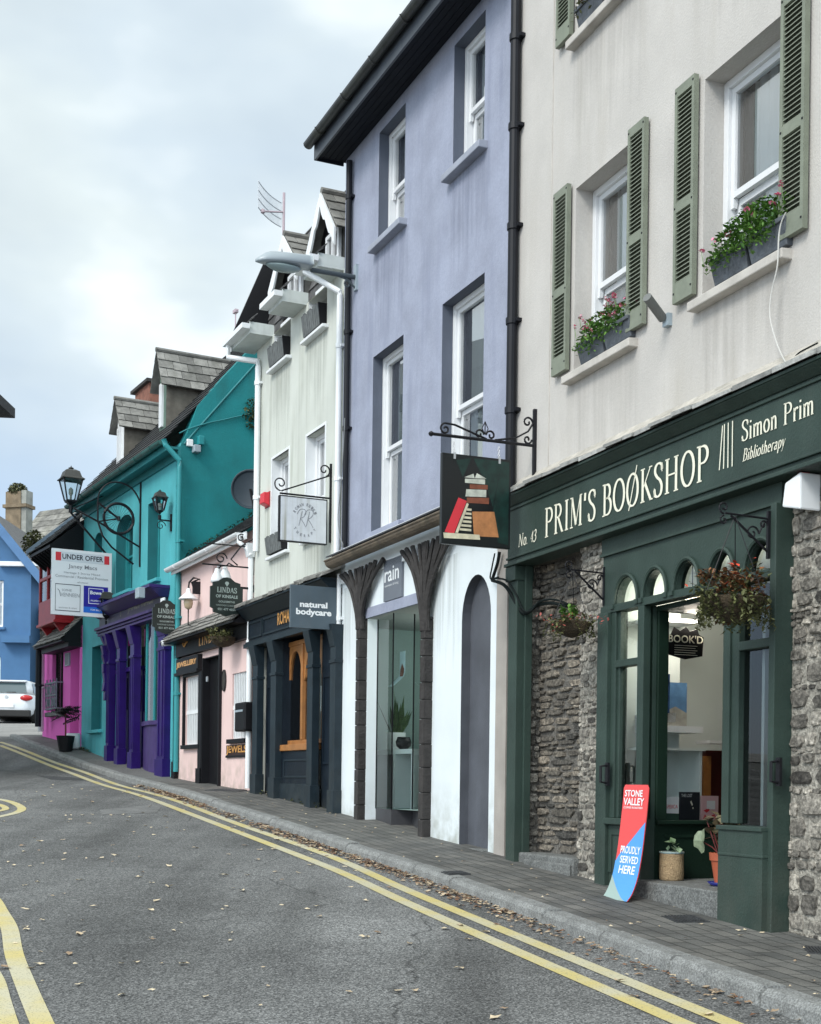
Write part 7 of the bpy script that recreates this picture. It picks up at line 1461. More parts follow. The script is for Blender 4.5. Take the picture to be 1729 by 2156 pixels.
# curved display window with purple riser
xw0,xw1=pcol[2][1],pcol[3][0];zws=e_(300,1519,-.05)[1];P=[(xw0+(xw1-xw0)*i/8,-.10*math.sin(math.pi*i/8)+.08) for i in range(9)]
m=MB()
for p,q in zip(P,P[1:]): m.quad((p[0],p[1],zgE),(q[0],q[1],zgE),(q[0],q[1],zws-.08),(p[0],p[1],zws-.08))
r=part(ps,'stall_riser',m,M_lav);m=MB();m.prism([(p[0],p[1]-.04) for p in P]+[(xw1,.25),(xw0,.25)],lambda u,v,dd:(u,v,dd),zws-.08,zws);part(r,'sill',m,M_lav,bevel=.005)
m=MB()
for p,q in zip(P,P[1:]): m.quad((p[0],p[1],zws),(q[0],q[1],zws),(q[0],q[1],zfE0-.161),(p[0],p[1],zfE0-.161))
part(ps,'display_pane',m,MG)
m=MB()
for i in range(24):
    a=xw0+(xw1-xw0)*i/24;d=xw0+(xw1-xw0)*(i+1)/24;m.quad((a,.22+.03*math.sin(i*1.8),zws),(d,.22+.03*math.sin((i+1)*1.8),zws),(d,.22+.03*math.sin((i+1)*1.8),zfE0-.16),(a,.22+.03*math.sin(i*1.8),zfE0-.16))
part(ps,'curtain',m,mat('teal_curtain',(.03,.26,.25),.9,.25,8));m=MB()
for a in (xw0+(xw1-xw0)*.33,xw0+(xw1-xw0)*.66): m.box(a-.02,a+.02,-.03,.0,zws,zfE0-.161)
part(ps,'glazing_bar',m,tsh)
# lanterns -----------------------------------------------------
def lantern(lab,F,xw,px,pyt,pyb,cat='lantern',nm='wall_lantern',armpy=None,group=None,yoff=None):
    y,zt_=F.q(px,pyt,xw);zb_=F.q(px,pyb,xw)[1];H=zt_-zb_;t=thing(nm,lab,cat,F,xw,y,zb_,group);c=(xw,y,zb_);R4=math.pi/4;s=1.41
    g0,g1=.1*H,.62*H;r0,r1=.13*H,.24*H
    m=MB();
    for k in range(4):
        a=R4+k*math.pi/2;m.tube([(xw+r0*s*math.cos(a),y+r0*s*math.sin(a),zb_+g0),(xw+r1*s*math.cos(a),y+r1*s*math.sin(a),zb_+g1)],.016,5)
    m.lathe(c,[(.02,-.06*H),(.05*H,-.02*H),(r0*s,.06*H),(r0*s*1.05,g0)],4,R4);part(t,'frame',m,M_iron)
    m=MB()
    for k in range(4):
        a=R4+k*math.pi/2;b2=a+math.pi/2;m.quad((xw+r0*s*math.cos(a)*.97,y+r0*s*math.sin(a)*.97,zb_+g0),(xw+r0*s*math.cos(b2)*.97,y+r0*s*math.sin(b2)*.97,zb_+g0),(xw+r1*s*math.cos(b2)*.97,y+r1*s*math.sin(b2)*.97,zb_+g1),(xw+r1*s*math.cos(a)*.97,y+r1*s*math.sin(a)*.97,zb_+g1))
    part(t,'glass',m,glass('lantern_glass',(.85,.9,.9),1.0));m=MB();m.lathe(c,[(.02,g0),(.02,g0+.12*H),(.045,g0+.18*H),(.045,g0+.28*H),(.005,g0+.34*H)],10);part(t,'bulb',m,mat('pearl_bulb',(.6,.58,.5),.3,.05))
    m=MB();m.lathe(c,[(r1*s*1.2,g1),(r1*s*1.22,g1+.02*H),(r1*s*.95,g1+.07*H),(r1*s*.75,g1+.22*H),(r1*s*.4,g1+.27*H)],4,R4);m.lathe(c,[(.09*H,g1+.26*H),(.05*H,g1+.29*H),(.075*H,g1+.31*H),(.02*H,g1+.34*H),(.002,g1+.38*H)],8);part(t,'roof',m,mat('dark_bronze_roof',(.045,.045,.04),.5,.3,10));return t,y,zb_
xl2=e_(372,1080)[0]-.25
t,y,zb_=lantern('black four sided lantern on a short arm on the teal wall near the gutter end',E,xl2,337,1030,1080)
m=MB();m.tube([(xl2,y,zb_-.04),(xl2,y,zb_-.12)],.03,6).tube([(xl2,y,zb_-.12),(xl2,0,zb_-.12)],.015,6);m.box(xl2-.02,xl2+.02,-.03,0,zb_-.3,zb_+.0);spiral(m,(xl2,-.2,zb_-.22),.09,1.2,0,SV,.008);part(t,'arm',m,M_iron)
xl1=e_(228,1100)[0];t,y,zb_=lantern('large old street lantern with clear glass standing against the sky at the left','' or E,xl1,150,980,1062,'street lamp','street_lantern')
m=MB();m.tube([(xl1,y,zb_-.02),(xl1,y,zb_-.16)],.04,8);z2=E.q(222,1170,xl1)[1];m.tube([(xl1,y,zb_-.16),(xl1,0,z2)],.022,6).tube([(xl1,y,zb_-.1),(xl1,0,zb_-.1+.4)],.014,6);part(t,'arm',m,M_iron)
xw_=e_(250,1320)[0]
# wheel bracket sign frame
def wheelframe():
    X=e_(297,1100)[0];zt_=E.q(297,1000,X)[1];zb_=E.q(297,1160,X)[1];t=thing('wheel_sign_frame','black iron penny farthing sign frame with a spoked wheel on the teal facade','sign',E,X,0,zb_)
    f=lambda px,py:(X,*E.q(px,py,X));part(t,'wall_bar',MB().box(X-.015,X+.015,-.03,0,zb_-.3,zt_),M_iron)
    c=f(250,1092);r=abs(f(281,1092)[1]-c[1]);m=MB();m.torus(c,r,.028,SV,36,6);part(t,'wheel_rim',m,M_iron);m=MB()
    for k in range(28): a=2*math.pi*k/28;m.tube([c,(X,c[1]+r*math.cos(a),c[2]+r*math.sin(a))],.003,3)
    m.lathe((X,c[1],c[2]-.04),[(.03,0),(.03,.08)],8);part(t,'spoke_set',m,M_iron)
    m=MB();A_=[f(206,1058),f(206,1098)];m.tube(A_,.018,6);m.tube([f(206,1058),c],.02,6);m.tube([f(206,1098),c],.014,6);m.tube([f(155,1070),f(206,1098),f(304,1158)],.018,6);m.tube([f(206,1098),f(216,1128),f(235,1152),f(258,1170),f(281,1188)],.018,6);part(t,'stay',m,M_iron)
    m=MB();P=[f(*q) for q in ((206,1058),(210,1036),(228,1018),(252,1016),(275,1026),(289,1044),(296,1062))];m.tube(crv3(P),.016,6);part(t,'hoop',m,M_iron)
def crv3(P):
    o=[];q=[P[0]]+P+[P[-1]]
    for i in range(1,len(q)-2):
        for k in range(4):
            t=k/4;o.append(tuple(.5*((2*q[i][j])+(-q[i-1][j]+q[i+1][j])*t+(2*q[i-1][j]-5*q[i][j]+4*q[i+1][j]-q[i+2][j])*t*t+(-q[i-1][j]+3*q[i][j]-3*q[i+1][j]+q[i+2][j])*t**3) for j in range(3)))
    return o+[P[-1]]
wheelframe()
# estate agent board
X=e_(243,1290)[0]
t,fn,y0,y1,z0,z1=boardsign('agents_board','large white UNDER OFFER agent board projecting in front of the red window',E,X,107,235,1166,1293,mat('white_board',(.78,.8,.82),.4,.03),th=.03,arms=(1287,))
def brd(nm,a0,a1,b0,b1,mm,o=.0): return part(t,nm,MB().add([fn(a0,b0),fn(a1,b0),fn(a1,b1),fn(a0,b1)],[(0,1,2,3)]),mm)
def off(n,mb):
    mb.v=[(v[0]+n,v[1],v[2]) for v in mb.v];return mb
M_navyb=mat('royal_blue_print',(.02,.012,.3),.4,.03);M_skyb=mat('bright_blue_print',(.02,.16,.65),.4,.03)
brd('printed_panel',.06,.15,.82,.95,M_bred);brd('printed_panel',.87,.955,.82,.95,M_bred);brd('printed_panel',.15,.87,.815,.96,mat('pale_grey_print',(.62,.66,.7),.5,.02))
brd('printed_panel',.53,.94,.06,.47,M_navyb);m=MB();m.add([fn(.53,.06),fn(.94,.06),fn(.94,.15),fn(.53,.15)],[(0,1,2,3)]);part(t,'printed_panel',off(.002,m),M_skyb)
m=MB()
for a0,a1,b0,b1 in ((.06,.475,.06,.07),(.06,.475,.46,.47),(.06,.067,.07,.46),(.468,.475,.07,.46)): m.add([fn(a0,b0),fn(a1,b0),fn(a1,b1),fn(a0,b1)],[(0,1,2,3)])
text(m,'UNDER OFFER',.17,.85,.85,.93,fn,.02);part(t,'lettering',off(.003,m),mat('near_black_print',(.03,.035,.05),.5,.02))
m=MB();text(m,'Janey Macs',.27,.75,.7,.78,fn,.01);text(m,'Heritage 3 Storey Mixed',.2,.8,.625,.665,fn);text(m,'Commercial / Residential Premises',.06,.94,.57,.61,fn);text(m,'self contained',.42,.6,.5,.525,fn)
text(m,'SOPHIE',.17,.33,.36,.395,fn);text(m,'VENNEEN',.15,.46,.28,.335,fn);text(m,'auctioneers & valuers',.12,.42,.1,.125,fn)
ribbon(m,[fnp for fnp in ((.1,.39),(.13,.36),(.15,.28))],lambda d:.012,fn);part(t,'lettering',off(.002,m),mat('grey_print',(.25,.26,.28),.5,.02))
m=MB()
for a0,a1,b0,b1 in ((.61,.86,.2,.21),(.61,.86,.43,.44),(.61,.62,.21,.43),(.85,.86,.21,.43)): m.add([fn(a0,b0),fn(a1,b0),fn(a1,b1),fn(a0,b1)],[(0,1,2,3)])
text(m,'Bowe',.64,.83,.345,.4,fn,.03);text(m,'PROPERTY',.65,.82,.235,.26,fn,.01);m2=MB();text(m2,'FOR SALE',.65,.82,.095,.12,fn,.01);part(t,'lettering',off(.003,m),M_wletter);part(t,'lettering',off(.004,m2),M_wletter)
# swan lantern at the board foot, dark hanging lantern on the purple corner
t,y,zb_=lantern('small dark lantern with amber glass at the lower right corner of the agent board',E,e_(243,1270)[0],224,1240,1302)
m=MB();m.tube([(X,y,zb_-.05),(X,y,zb_-.25),(X,0,zb_-.25)],.02,6);part(t,'arm',m,M_iron)
# small fittings on the teal walls
def fit(nm,lab,cat,px0,px1,py0,py1,mm,F=E,y=-.0,d=.1):
    x0,z0=F.p(px0,py1,y);x1,z1=F.p(px1,py0,y);t=thing(nm,lab,cat,F,(x0+x1)/2,y,z0);part(t,'housing',MB().box(x0,x1,y-d,y,z0,z1),mm,bevel=.01);return t
fit('junction_box','pale teal bracket box on the facade just under the gutter end','box',352,359,931,962,tsh,d=.15)
def gfit(nm,lab,cat,px0,px1,py0,py1,mm,d=.06,parts='housing'):
    y0,z0=E.q(px0,py1,WE+.03);y1,z1=E.q(px1,py0,WE+.03);t=thing(nm,lab,cat,E,WE,(y0+y1)/2,z0);part(t,parts,MB().box(WE,WE+d,y0,y1,z0,z1),mm,bevel=.01);return t
gfit('alarm_box','small square white box high on the teal gable wall','alarm',393,406,926,939,M_whitep)
gfit('wall_light','grey floodlight under the white box on the teal gable wall','light',405,419,940,953,M_grey,.14)
gfit('gable_vent','teal painted round cowl high on the teal gable wall','vent',415,427,920,937,tsh,.12)
fit('alarm_box','small white box low on the purple fascia end','alarm',342,349,1258,1272,M_whitep,y=-.15,d=.04)
fit('alarm_box','grey and white alarm box hung over the middle of the purple cornice','alarm',298,306,1237,1262,M_grey,y=-.4,d=.12)
# creeper tuft and moss on the gable
y,z=E.q(533,875,WE);t=thing('wall_weed','brown green weed tuft growing out of the teal gable beside the white downpipe','plant',E,WE,y,z);l=MB();leafcloud(l,(WE+.08,y-.02,z),.1,.22,.3,260,.07,shell_=.1);part(t,'foliage',l,M_leafo)
m=MB();pth=[E.q(a,b_,WE+.03) for a,b_ in ((378,912),(392,905),(412,898),(440,890),(470,884),(500,877),(528,872))];m.tube([(WE+.03,a,b_) for a,b_ in pth],.012,5);solo('service_cable','dark cable sagging across the top of the teal gable wall','cable',E,WE+.03,pth[0][0],pth[0][1],m,M_teald)
m=MB();rg=random.Random(9)
for k in range(420):
    y=rg.uniform(.1,2.6);zz=zeD+.1+.7*(y+.16)+rg.gauss(.02,.02);leaf(m,(rg.uniform(.0,.1),y,zz),rg.uniform(.03,.06))
part(pk,'moss_line',m,M_moss)
# ================================================================ G: MAGENTA SHOP
g_=lambda px,py,y=0.:G.p(px,py,y)
WG=G.W
mg=thing('magenta_shop','small magenta pink shop with crooked slate canopy and red oriel window above','building',G,WG/2,0,G.g(WG/2))
zgG=G.g(WG)-.4;zcG=g_(100,1350,-.25)[1];zeG=g_(100,1165,0)[1]+.1
hwG=(g_(110,1430)[0],g_(133,1430)[0],g_(115,1500)[1],g_(112,1367)[1]);xpor=g_(149,1430)[0]
m=MB();wall(m,0,xpor,zgG,zcG+.25,[hwG],.15);m.quad((xpor,0,zgG),(xpor,.0,zcG+.25),(xpor,1.1,zcG+.25),(xpor,1.1,zgG)) if 0 else None
m.box(xpor-.02,xpor,.0,1.2,zgG,zcG+.25);m.quad((xpor,1.2,zgG),(WG,1.2,zgG),(WG,1.2,zcG+.25),(xpor,1.2,zcG+.25));m.box(WG-.1,WG-.02,-.03,.05,zgG,zcG+.2);m.quad((xpor,.9,zgG),(WG-.1,.35,zgG),(WG-.1,.35,zcG+.25),(xpor,.9,zcG+.25));part(mg,'wall',m,M_mag)
m=MB();m.quad((0,.0,zgG),(0,6,zgG),(0,6,zeG+1),(0,.0,zeG+.2));m.quad((0,0.001,zcG+.25),(WG,0.001,zcG+.25),(WG,0.001,zeG+.2),(0,0.001,zeG+.2));up=part(mg,'upper_wall',m,mat('dark_stone_wall',(.06,.055,.05),.95,.5,9,1,30))
m=MB();rubble(m,(0,.0,zcG+.2),(1,0,0),(0,0,1),(0,-1,0),WG,zeG-zcG,.08,.18,.04,seed=31);rubble(m,(0,3,zgG),(0,-1,0),(0,0,1),(-1,0,0),3,zeG-zgG,.08,.18,.04,seed=32);part(up,'stones',m,M_stoned)
w=part(mg,'window',ring(MB(),hwG[0],hwG[1],hwG[2],hwG[3],.05,.08,.13).box((hwG[0]+hwG[1])/2-.02,(hwG[0]+hwG[1])/2+.02,.08,.13,hwG[2],hwG[3]),M_black);part(w,'pane',MB().quad((hwG[0],.12,hwG[2]),(hwG[1],.12,hwG[2]),(hwG[1],.12,hwG[3]),(hwG[0],.12,hwG[3])),MG);part(w,'room_interior',MB().quad((hwG[0],.4,hwG[2]),(hwG[1],.4,hwG[2]),(hwG[1],.4,hwG[3]),(hwG[0],.4,hwG[3])),M_dark)
part(w,'sill',MB().box(hwG[0]-.1,hwG[1]+.1,-.14,.1,hwG[2]-.1,hwG[2]-.003),M_step,bevel=.01)
m=MB();xa,xb_=hwG[0]-.02,hwG[1]+.02;zz=hwG[2]+.05
for i in range(8):
    x=xa+(xb_-xa)*i/7;m.box(x-.012,x+.012,-.16,-.14,zz,zz+.62+.06*(i%2))
for h in (0,.3,.58): m.box(xa,xb_,-.165,-.135,zz+h,zz+h+.03)
for i in range(5):
    cx=xa+(xb_-xa)*(i+.5)/5
    for hz_ in (.16,.44): m.torus((cx,-.15,zz+hz_),.09,.012,lambda p,q:(p,0,q),12,4)
for sx in (xa,xb_): m.box(sx-.01,sx+.01,-.16,0,zz,zz+.03);m.box(sx-.01,sx+.01,-.16,0,zz+.58,zz+.61)
part(w,'window_guard',m,mat('pewter_railing',(.16,.19,.22),.5,.2))
x0,z0=g_(138,1401,-.02);x1,z1=g_(146,1376,-.02);t=thing('wall_plaque','grey rectangular plaque on the magenta wall right of its window','plaque',G,(x0+x1)/2,0,z0);part(t,'plate',MB().box(x0,x1,-.03,0,z0,z1),mat('pewter_plate',(.17,.17,.19),.5,.3,20));part(t,'rim',ring(MB(),x0-.02,x1+.02,z0-.02,z1+.02,.02,-.036,-.0),M_grey)
# red letters running down the porch side
m=MB();A0=(xpor,.9);B0=(WG-.1,.35);ux,uy=B0[0]-A0[0],B0[1]-A0[1]
zz=g_(160,1388,.5)[1]
for k,ch in enumerate('SPA'): text(m,ch,.35+.12*k,.62+.12*k,zz-.33-.42*k,zz-.42*k,lambda u,v:(A0[0]+ux*u-.012,A0[1]+uy*u-.02,v),.04)
t=thing('wall_lettering','red letters running down the magenta porch wall','lettering',G,xpor+.4,.6,zz-1.3);part(t,'lettering',m,mat('crimson_letters',(.5,.01,.03),.5,.1))
# canopy
m=MB();xL_,xR_=g_(68,1364,-.48)[0],WG-.02;zcG=g_(68,1364,-.48)[1];slates(m,(xL_,-.48,zcG),(1,0,0),(0,.6,.62),xR_-xL_,.76,.24,.14,jit=.025);part(mg,'slate_canopy',m,M_slatel);m=MB();m.hexa([(xL_,-.45,zcG-.04),(xR_,-.45,zcG-.04),(xR_,0,zcG-.04),(xL_,0,zcG-.04)],[(xL_,-.45,zcG-.005),(xR_,-.45,zcG-.005),(xR_,0,zcG+.5),(xL_,0,zcG+.5)]);m.box(xL_+.1,xR_,-.3,0,zcG-.14,zcG-.041);part(mg,'canopy_timber',m,M_black)
# red oriel
xo0,xo1=g_(93,1250,-.3)[0],g_(128,1250,-.3)[0];zo0=g_(92,1318,-.3)[1];zo1=g_(92,1168,-.3)[1];zo1=min(zo1,zeG+.4)
m=MB();m.box(xo0,xo1,-.42,0,zo0,zo0+.5);m.box(xo0-.04,xo1+.04,-.47,0,zo1-.12,zo1);m.box(xo0-.04,xo1+.04,-.46,0,zo0-.06,zo0-.001)
for x in (xo0,(xo0+xo1)/2-.03,xo1-.06): m.box(x,x+.06,-.42,-.36,zo0+.5,zo1-.12)
m.box(xo0,xo0+.05,-.36,.0,zo0+.5,zo0+.56);m.box(xo0,xo1,-.42,-.36,(zo0+zo1)/2+.15,(zo0+zo1)/2+.22);m.box(xo1-.05,xo1,-.3,0,zo0+.5,zo1-.12);m.box(xo0,xo0+.05,-.3,0,zo0+.5,zo1-.12)
ow=part(mg,'oriel_window',m,M_redp,bevel=.01);part(ow,'pane',MB().quad((xo0,-.385,zo0+.5),(xo1,-.385,zo0+.5),(xo1,-.385,zo1-.12),(xo0,-.385,zo1-.12)),MG);m=MB()
for x in (xo0+.1,xo1-.2): m.hexa([(x,-.05,zo0-.5),(x+.08,-.05,zo0-.5),(x+.08,0,zo0-.5),(x,0,zo0-.5)],[(x,-.4,zo0-.06),(x+.08,-.4,zo0-.06),(x+.08,0,zo0-.06),(x,0,zo0-.06)])
part(ow,'bracket',m,M_redp);part(ow,'room_interior',MB().quad((xo0,-.05,zo0+.5),(xo1,-.05,zo0+.5),(xo1,-.05,zo1-.12),(xo0,-.05,zo1-.12)),M_dark)
# ragged slate roof with deep eaves
xle,zro=g_(64,1168,-.7)
m=MB();slates(m,(xle,-.75,zro),(1,0,0),(0,.74,.67),WG-xle,1.6,.3,.2,jit=.03);slates(m,(.1,.3,zro+1.0),(1,0,0),(0,.8,.6),WG-.1,3.4,.3,.2,jit=.03);part(mg,'roof',m,M_slated)
m=MB();m.hexa([(xle,-.72,zro-.08),(WG,-.72,zro-.08),(WG,.0,zro-.08),(xle,.0,zro-.08)],[(xle,-.72,zro-.02),(WG,-.72,zro-.02),(WG,.0,zro+.58),(xle,.0,zro+.58)])
for k in range(8): x=xle+.1+k*(WG-xle-.2)/7;m.tube([(x,-.7,zro-.1),(x,-.02,zro-.6)],.035,5)
m.add([(xle,-.72,zro),(xle,.4,zro+.95),(xle,.4,zro-.2)],[(0,1,2)]);part(mg,'roof_timber',m,M_black)
m=MB();m.hexa([(xle-.05,-.78,zro-.04),(xle,-.78,zro-.04),(xle,.4,zro+.98),(xle-.05,.4,zro+.98)],[(xle-.05,-.78,zro+.1),(xle,-.78,zro+.1),(xle,.4,zro+1.12),(xle-.05,.4,zro+1.12)]);part(mg,'verge_board',m,mat('blue_grey_verge',(.2,.27,.34),.6,.2))
l=MB();leafcloud(l,(.95,-.5,zro+.35),.45,.25,.3,600,.1,shell_=.1);part(mg,'roof_moss',l,M_leafo)
# drainpipes at the far corner
for (pxx,mm,lab) in ((81,M_pipe,'black downpipe at the far left corner of the magenta shop'),(87,M_whitep,'pale downpipe next to the black one at the magenta shop corner')): downpipe(lab,G,pxx,1362,1540 if pxx>85 else 1530,-.3 if pxx<85 else -.14,.07,mm,joints=(.5,))
# plant and jar in front
p=ground(138,1562);x,y,z=G.loc(p)
x=g_(138,1562,-.45)[0];y=-.45;z=G.g(x,y)
t=thing('potted_palm','dark leaved potted plant on the pavement before the magenta shop','plant pot',G,x,y,z);m=MB();m.lathe((x,y,z),[(.13,0),(.19,.32),(.2,.33),(.17,.33),(.01,.29)],16);part(t,'pot',m,M_black);m=MB();m.tube([(x,y,z+.3),(x-.01,y,z+.62),(x-.03,y,z+.9)],.018,6);part(t,'stem',m,MC['red_stems']);l=MB();rg=random.Random(3)
for k in range(11):
    w=rg.uniform(0,6.28);b0=Vector((x-.02,y,z+rg.uniform(.6,.9)));tp=b0+Vector((.27*math.cos(w),.27*math.sin(w),rg.uniform(-.12,.12)))
    for j in range(7):
        c=b0.lerp(tp,j/6);d=(tp-b0).normalized();s_=Vector((-d.y,d.x,-.5))
        for sg_ in (-1,1): leaf(l,c+s_*.06*sg_,.17,(s_*sg_+d*.5).normalized(),.28,.2)
part(t,'leaves',l,mat('purple_black_leaves',(.025,.02,.025),.5,.2,9,rnd=.5))
x2=g_(154,1556,-.2)[0];z=G.g(x2,-.2);t=thing('glass_jar','white lantern jar on the doorstep beside the potted plant','jar',G,x2,-.2,z);m=MB();m.sm=True;m.lathe((x2,-.2,z),[(.13,0),(.15,.05),(.15,.3),(.13,.34),(.12,.34),(.01,.33)],16);part(t,'jar',m,M_whitep);part(t,'base',MB().box(x2-.17,x2+.17,-.37,-.03,z-.02,z+.002),M_black)
# ================================================================ BACKGROUND
def at(px,py,Y): r=ray(px,py);return Vector((0,0,EZ))+r*Y
# blue gabled house
Yb=56;Fb=Frame((at(-120,1500,Yb).x,Yb+.0),(at(62,1500,Yb).x,Yb))
Wb_=Fb.W;gb=g(Yb)-.5
bh=thing('blue_house','bright blue rendered gabled house across the end of the street','building',Fb,Wb_/2,0,g(Yb))
zpk=Fb.p(-45,1075)[1]+1.2;xr_e,zr_e=Fb.p(62,1200)
z_e=Fb.p(62,1192)[1]
slb=(Fb.p(0,1120)[1]-Fb.p(70,1206)[1])/(Fb.p(70,1206)[0]-Fb.p(0,1120)[0])
xmid=Wb_/2;zap=z_e+slb*(Wb_-xmid)
hb=(Fb.p(-16,1270)[0],Fb.p(7,1270)[0],Fb.p(0,1320)[1],Fb.p(0,1222)[1]);hb2=(Fb.p(-16,1400)[0],Fb.p(1,1400)[0],Fb.p(0,1460)[1],Fb.p(0,1384)[1])
m=MB();wall(m,0,Wb_,gb,z_e,[hb,hb2],.2);m.add([(0,0,z_e),(Wb_,0,z_e),(xmid,0,zap)],[(0,1,2)]);m.quad((Wb_,0,gb),(Wb_,9,gb),(Wb_,9,z_e),(Wb_,0,z_e));part(bh,'wall',m,M_blue)
for h in (hb,hb2): sash(bh,*h,.1,bars=(.5,),sill=(.1,.1,.12),sillm=M_blue,curt='side')
m=MB()
for s_ in (-1,1):
    xe=xmid+s_*(xmid+.5);ze=z_e-slb*.5;x0=xmid
    m.hexa([(min(x0,xe),-.4,(zap if x0<xe else ze)),(max(x0,xe),-.4,(ze if x0<xe else zap)),(max(x0,xe),9.3,(ze if x0<xe else zap)),(min(x0,xe),9.3,(zap if x0<xe else ze))],[(min(x0,xe),-.4,(zap if x0<xe else ze)+.22),(max(x0,xe),-.4,(ze if x0<xe else zap)+.22),(max(x0,xe),9.3,(ze if x0<xe else zap)+.22),(min(x0,xe),9.3,(zap if x0<xe else ze)+.22)])
part(bh,'roof',m,M_slate);m=MB()
xe=Wb_+.5;ze=z_e-slb*.5;m.hexa([(xmid,-.46,zap-.25),(xe,-.46,ze-.25),(xe,-.405,ze-.25),(xmid,-.405,zap-.25)],[(xmid,-.46,zap+.28),(xe,-.46,ze+.28),(xe,-.405,ze+.28),(xmid,-.405,zap+.28)])
m.hexa([(-.5,-.46,ze-.25),(xmid,-.46,zap-.25),(xmid,-.405,zap-.25),(-.5,-.405,ze-.25)],[(-.5,-.46,ze+.28),(xmid,-.46,zap+.28),(xmid,-.405,zap+.28),(-.5,-.405,ze+.28)]);part(bh,'bargeboard',m,mat('blue_bargeboard',(.06,.15,.3),.6,.1));part(bh,'white_beam',MB().box(Fb.p(1,1200)[0],Wb_+.35,-.3,-.01,Fb.p(0,1193)[1],Fb.p(0,1184)[1]),M_whitep);xx0,zz0=Fb.p(10,1355);part(bh,'ledge',MB().box(xx0,Wb_+.1,-.5,-.001,zz0,zz0+.3),M_blue)
# chimney and grey roofed building behind
Yc=62;Fc=Frame((at(6,1500,Yc).x,Yc),(at(52,1500,Yc).x,Yc-.3));z0=g(Yc);x1=Fc.W;zt_=Fc.p(40,1034)[1]
ch=thing('rendered_chimney','tall lichen stained rendered chimney with weeds on top behind the blue house','chimney',Fc,x1/2,0,z0);xm_=Fc.p(43,1100)[0];part(ch,'stack',MB().box(0,xm_,0,.6,z0,zt_),M_chim);part(ch,'stack_side',MB().box(xm_+.002,x1,.05,.6,z0,zt_+.05),mat('pale_chimney_side',(.27,.275,.25),.9,.3,2,.4,20,.8,(.2,.19,.12)))
part(ch,'cap_band',MB().box(-.1,x1+.08,-.1,.7,zt_-.75,zt_-.6),M_chim);l=MB();leafcloud(l,(x1*.42,.3,zt_+.1),x1*.42,.4,.35,900,.16,shell_=.0);part(ch,'weeds',l,mat('dry_weeds',(.06,.07,.03),.8,.3,9,rnd=1,col2=(.2,.2,.1)))
Yd=68;Fd=Frame((at(40,1500,Yd).x,Yd),(at(240,1500,Yd).x,Yd-3));W_=Fd.W;zr_=Fd.p(90,1062)[1];ze_=Fd.p(66,1190)[1]
gbld=thing('grey_roofed_building','old building with lichened slate roof seen between chimney and magenta shop','building',Fd,W_/2,0,g(Yd));m=MB();slates(m,(0,-1.2,ze_),(1,0,0),(0,.6,.75),W_,(zr_-ze_)/.78,.6,.45);part(gbld,'roof',m,mat('lichened_far_slates',(.17,.165,.15),.85,.5,3,.3,20,.8,(.33,.32,.26),rnd=.3,stretch=1));m=MB();m.box(0,W_,-.6,6,g(Yd)-.5,ze_-.01);part(gbld,'wall',m,mat('pale_far_wall',(.42,.43,.42),.9,.2,1,.2,20))
Ye=58;Fe=Frame((at(60,1500,Ye).x,Ye),(at(170,1500,Ye).x,Ye-2));zst_=Fe.p(70,1278)[1];zlow=Fe.p(70,1368)[1]
sw=thing('stone_garden_wall','pale rubble stone wall with mossy top between the blue house and the black downpipe','wall',Fe,2,0,g(Ye));m=MB();m.box(0,4.2,0,.5,g(Ye)-.5,zst_-.3);part(sw,'core',m,M_mort);m=rubble(MB(),(0,0,zlow),(1,0,0),(0,0,1),(0,-1,0),4.2,zst_-zlow-.2,.12,.3,.08,seed=44);part(sw,'pale_stones',m,M_stonel);m=rubble(MB(),(0,0,g(Ye)-.2),(1,0,0),(0,0,1),(0,-1,0),4.2,zlow-g(Ye)+.1,.12,.3,.08,seed=45);part(sw,'dark_stones',m,M_stoned);part(sw,'coping',MB().box(-.1,4.3,-.12,.6,zst_-.19,zst_+.0),M_whitep);l=MB();leafcloud(l,(1.5,-.1,zst_-.45),1.6,.15,.25,300,.16);part(sw,'moss',l,M_moss)
x_,z_=Fe.p(78,1425);t=thing('drain_pole','pale green grey pole in front of the stone wall beside the black downpipe','pole',Fe,x_,-.4,z_);part(t,'pole',MB().tube([(x_-.1,-.4,g(Ye)),(x_-.1,-.4,Fe.p(78,1367)[1])],.12,8),M_sage);part(t,'collar',MB().tube([(x_-.1,-.4,g(Ye)+1.6),(x_-.1,-.4,g(Ye)+1.75)],.16,8),M_sage)
# building whose eaves tip shows at the left edge
hl=thing('left_building','rendered building at the left whose slate eaves corner pokes into the picture','building',WF,-11,24.6,g(24.6));zL=at(20,868,27.6).z
m=MB();m.box(-14,-9.3,22,27.0,g(22)-.3,zL);part(hl,'wall',m,M_sage);xt=at(32,858,27.5).x
m=MB();m.hexa([(-14,21.6,zL),(xt,21.6,zL-.15),(xt,27.5,zL-.15),(-14,27.5,zL)],[(-14,21.6,zL+3.2),(xt,21.6,zL+.05),(xt,27.5,zL+.05),(-14,27.5,zL+3.2)]);part(hl,'roof',m,M_slated);part(hl,'soffit',MB().box(-13,xt-.35,22,27.3,zL-.3,zL-.16),M_whitep)
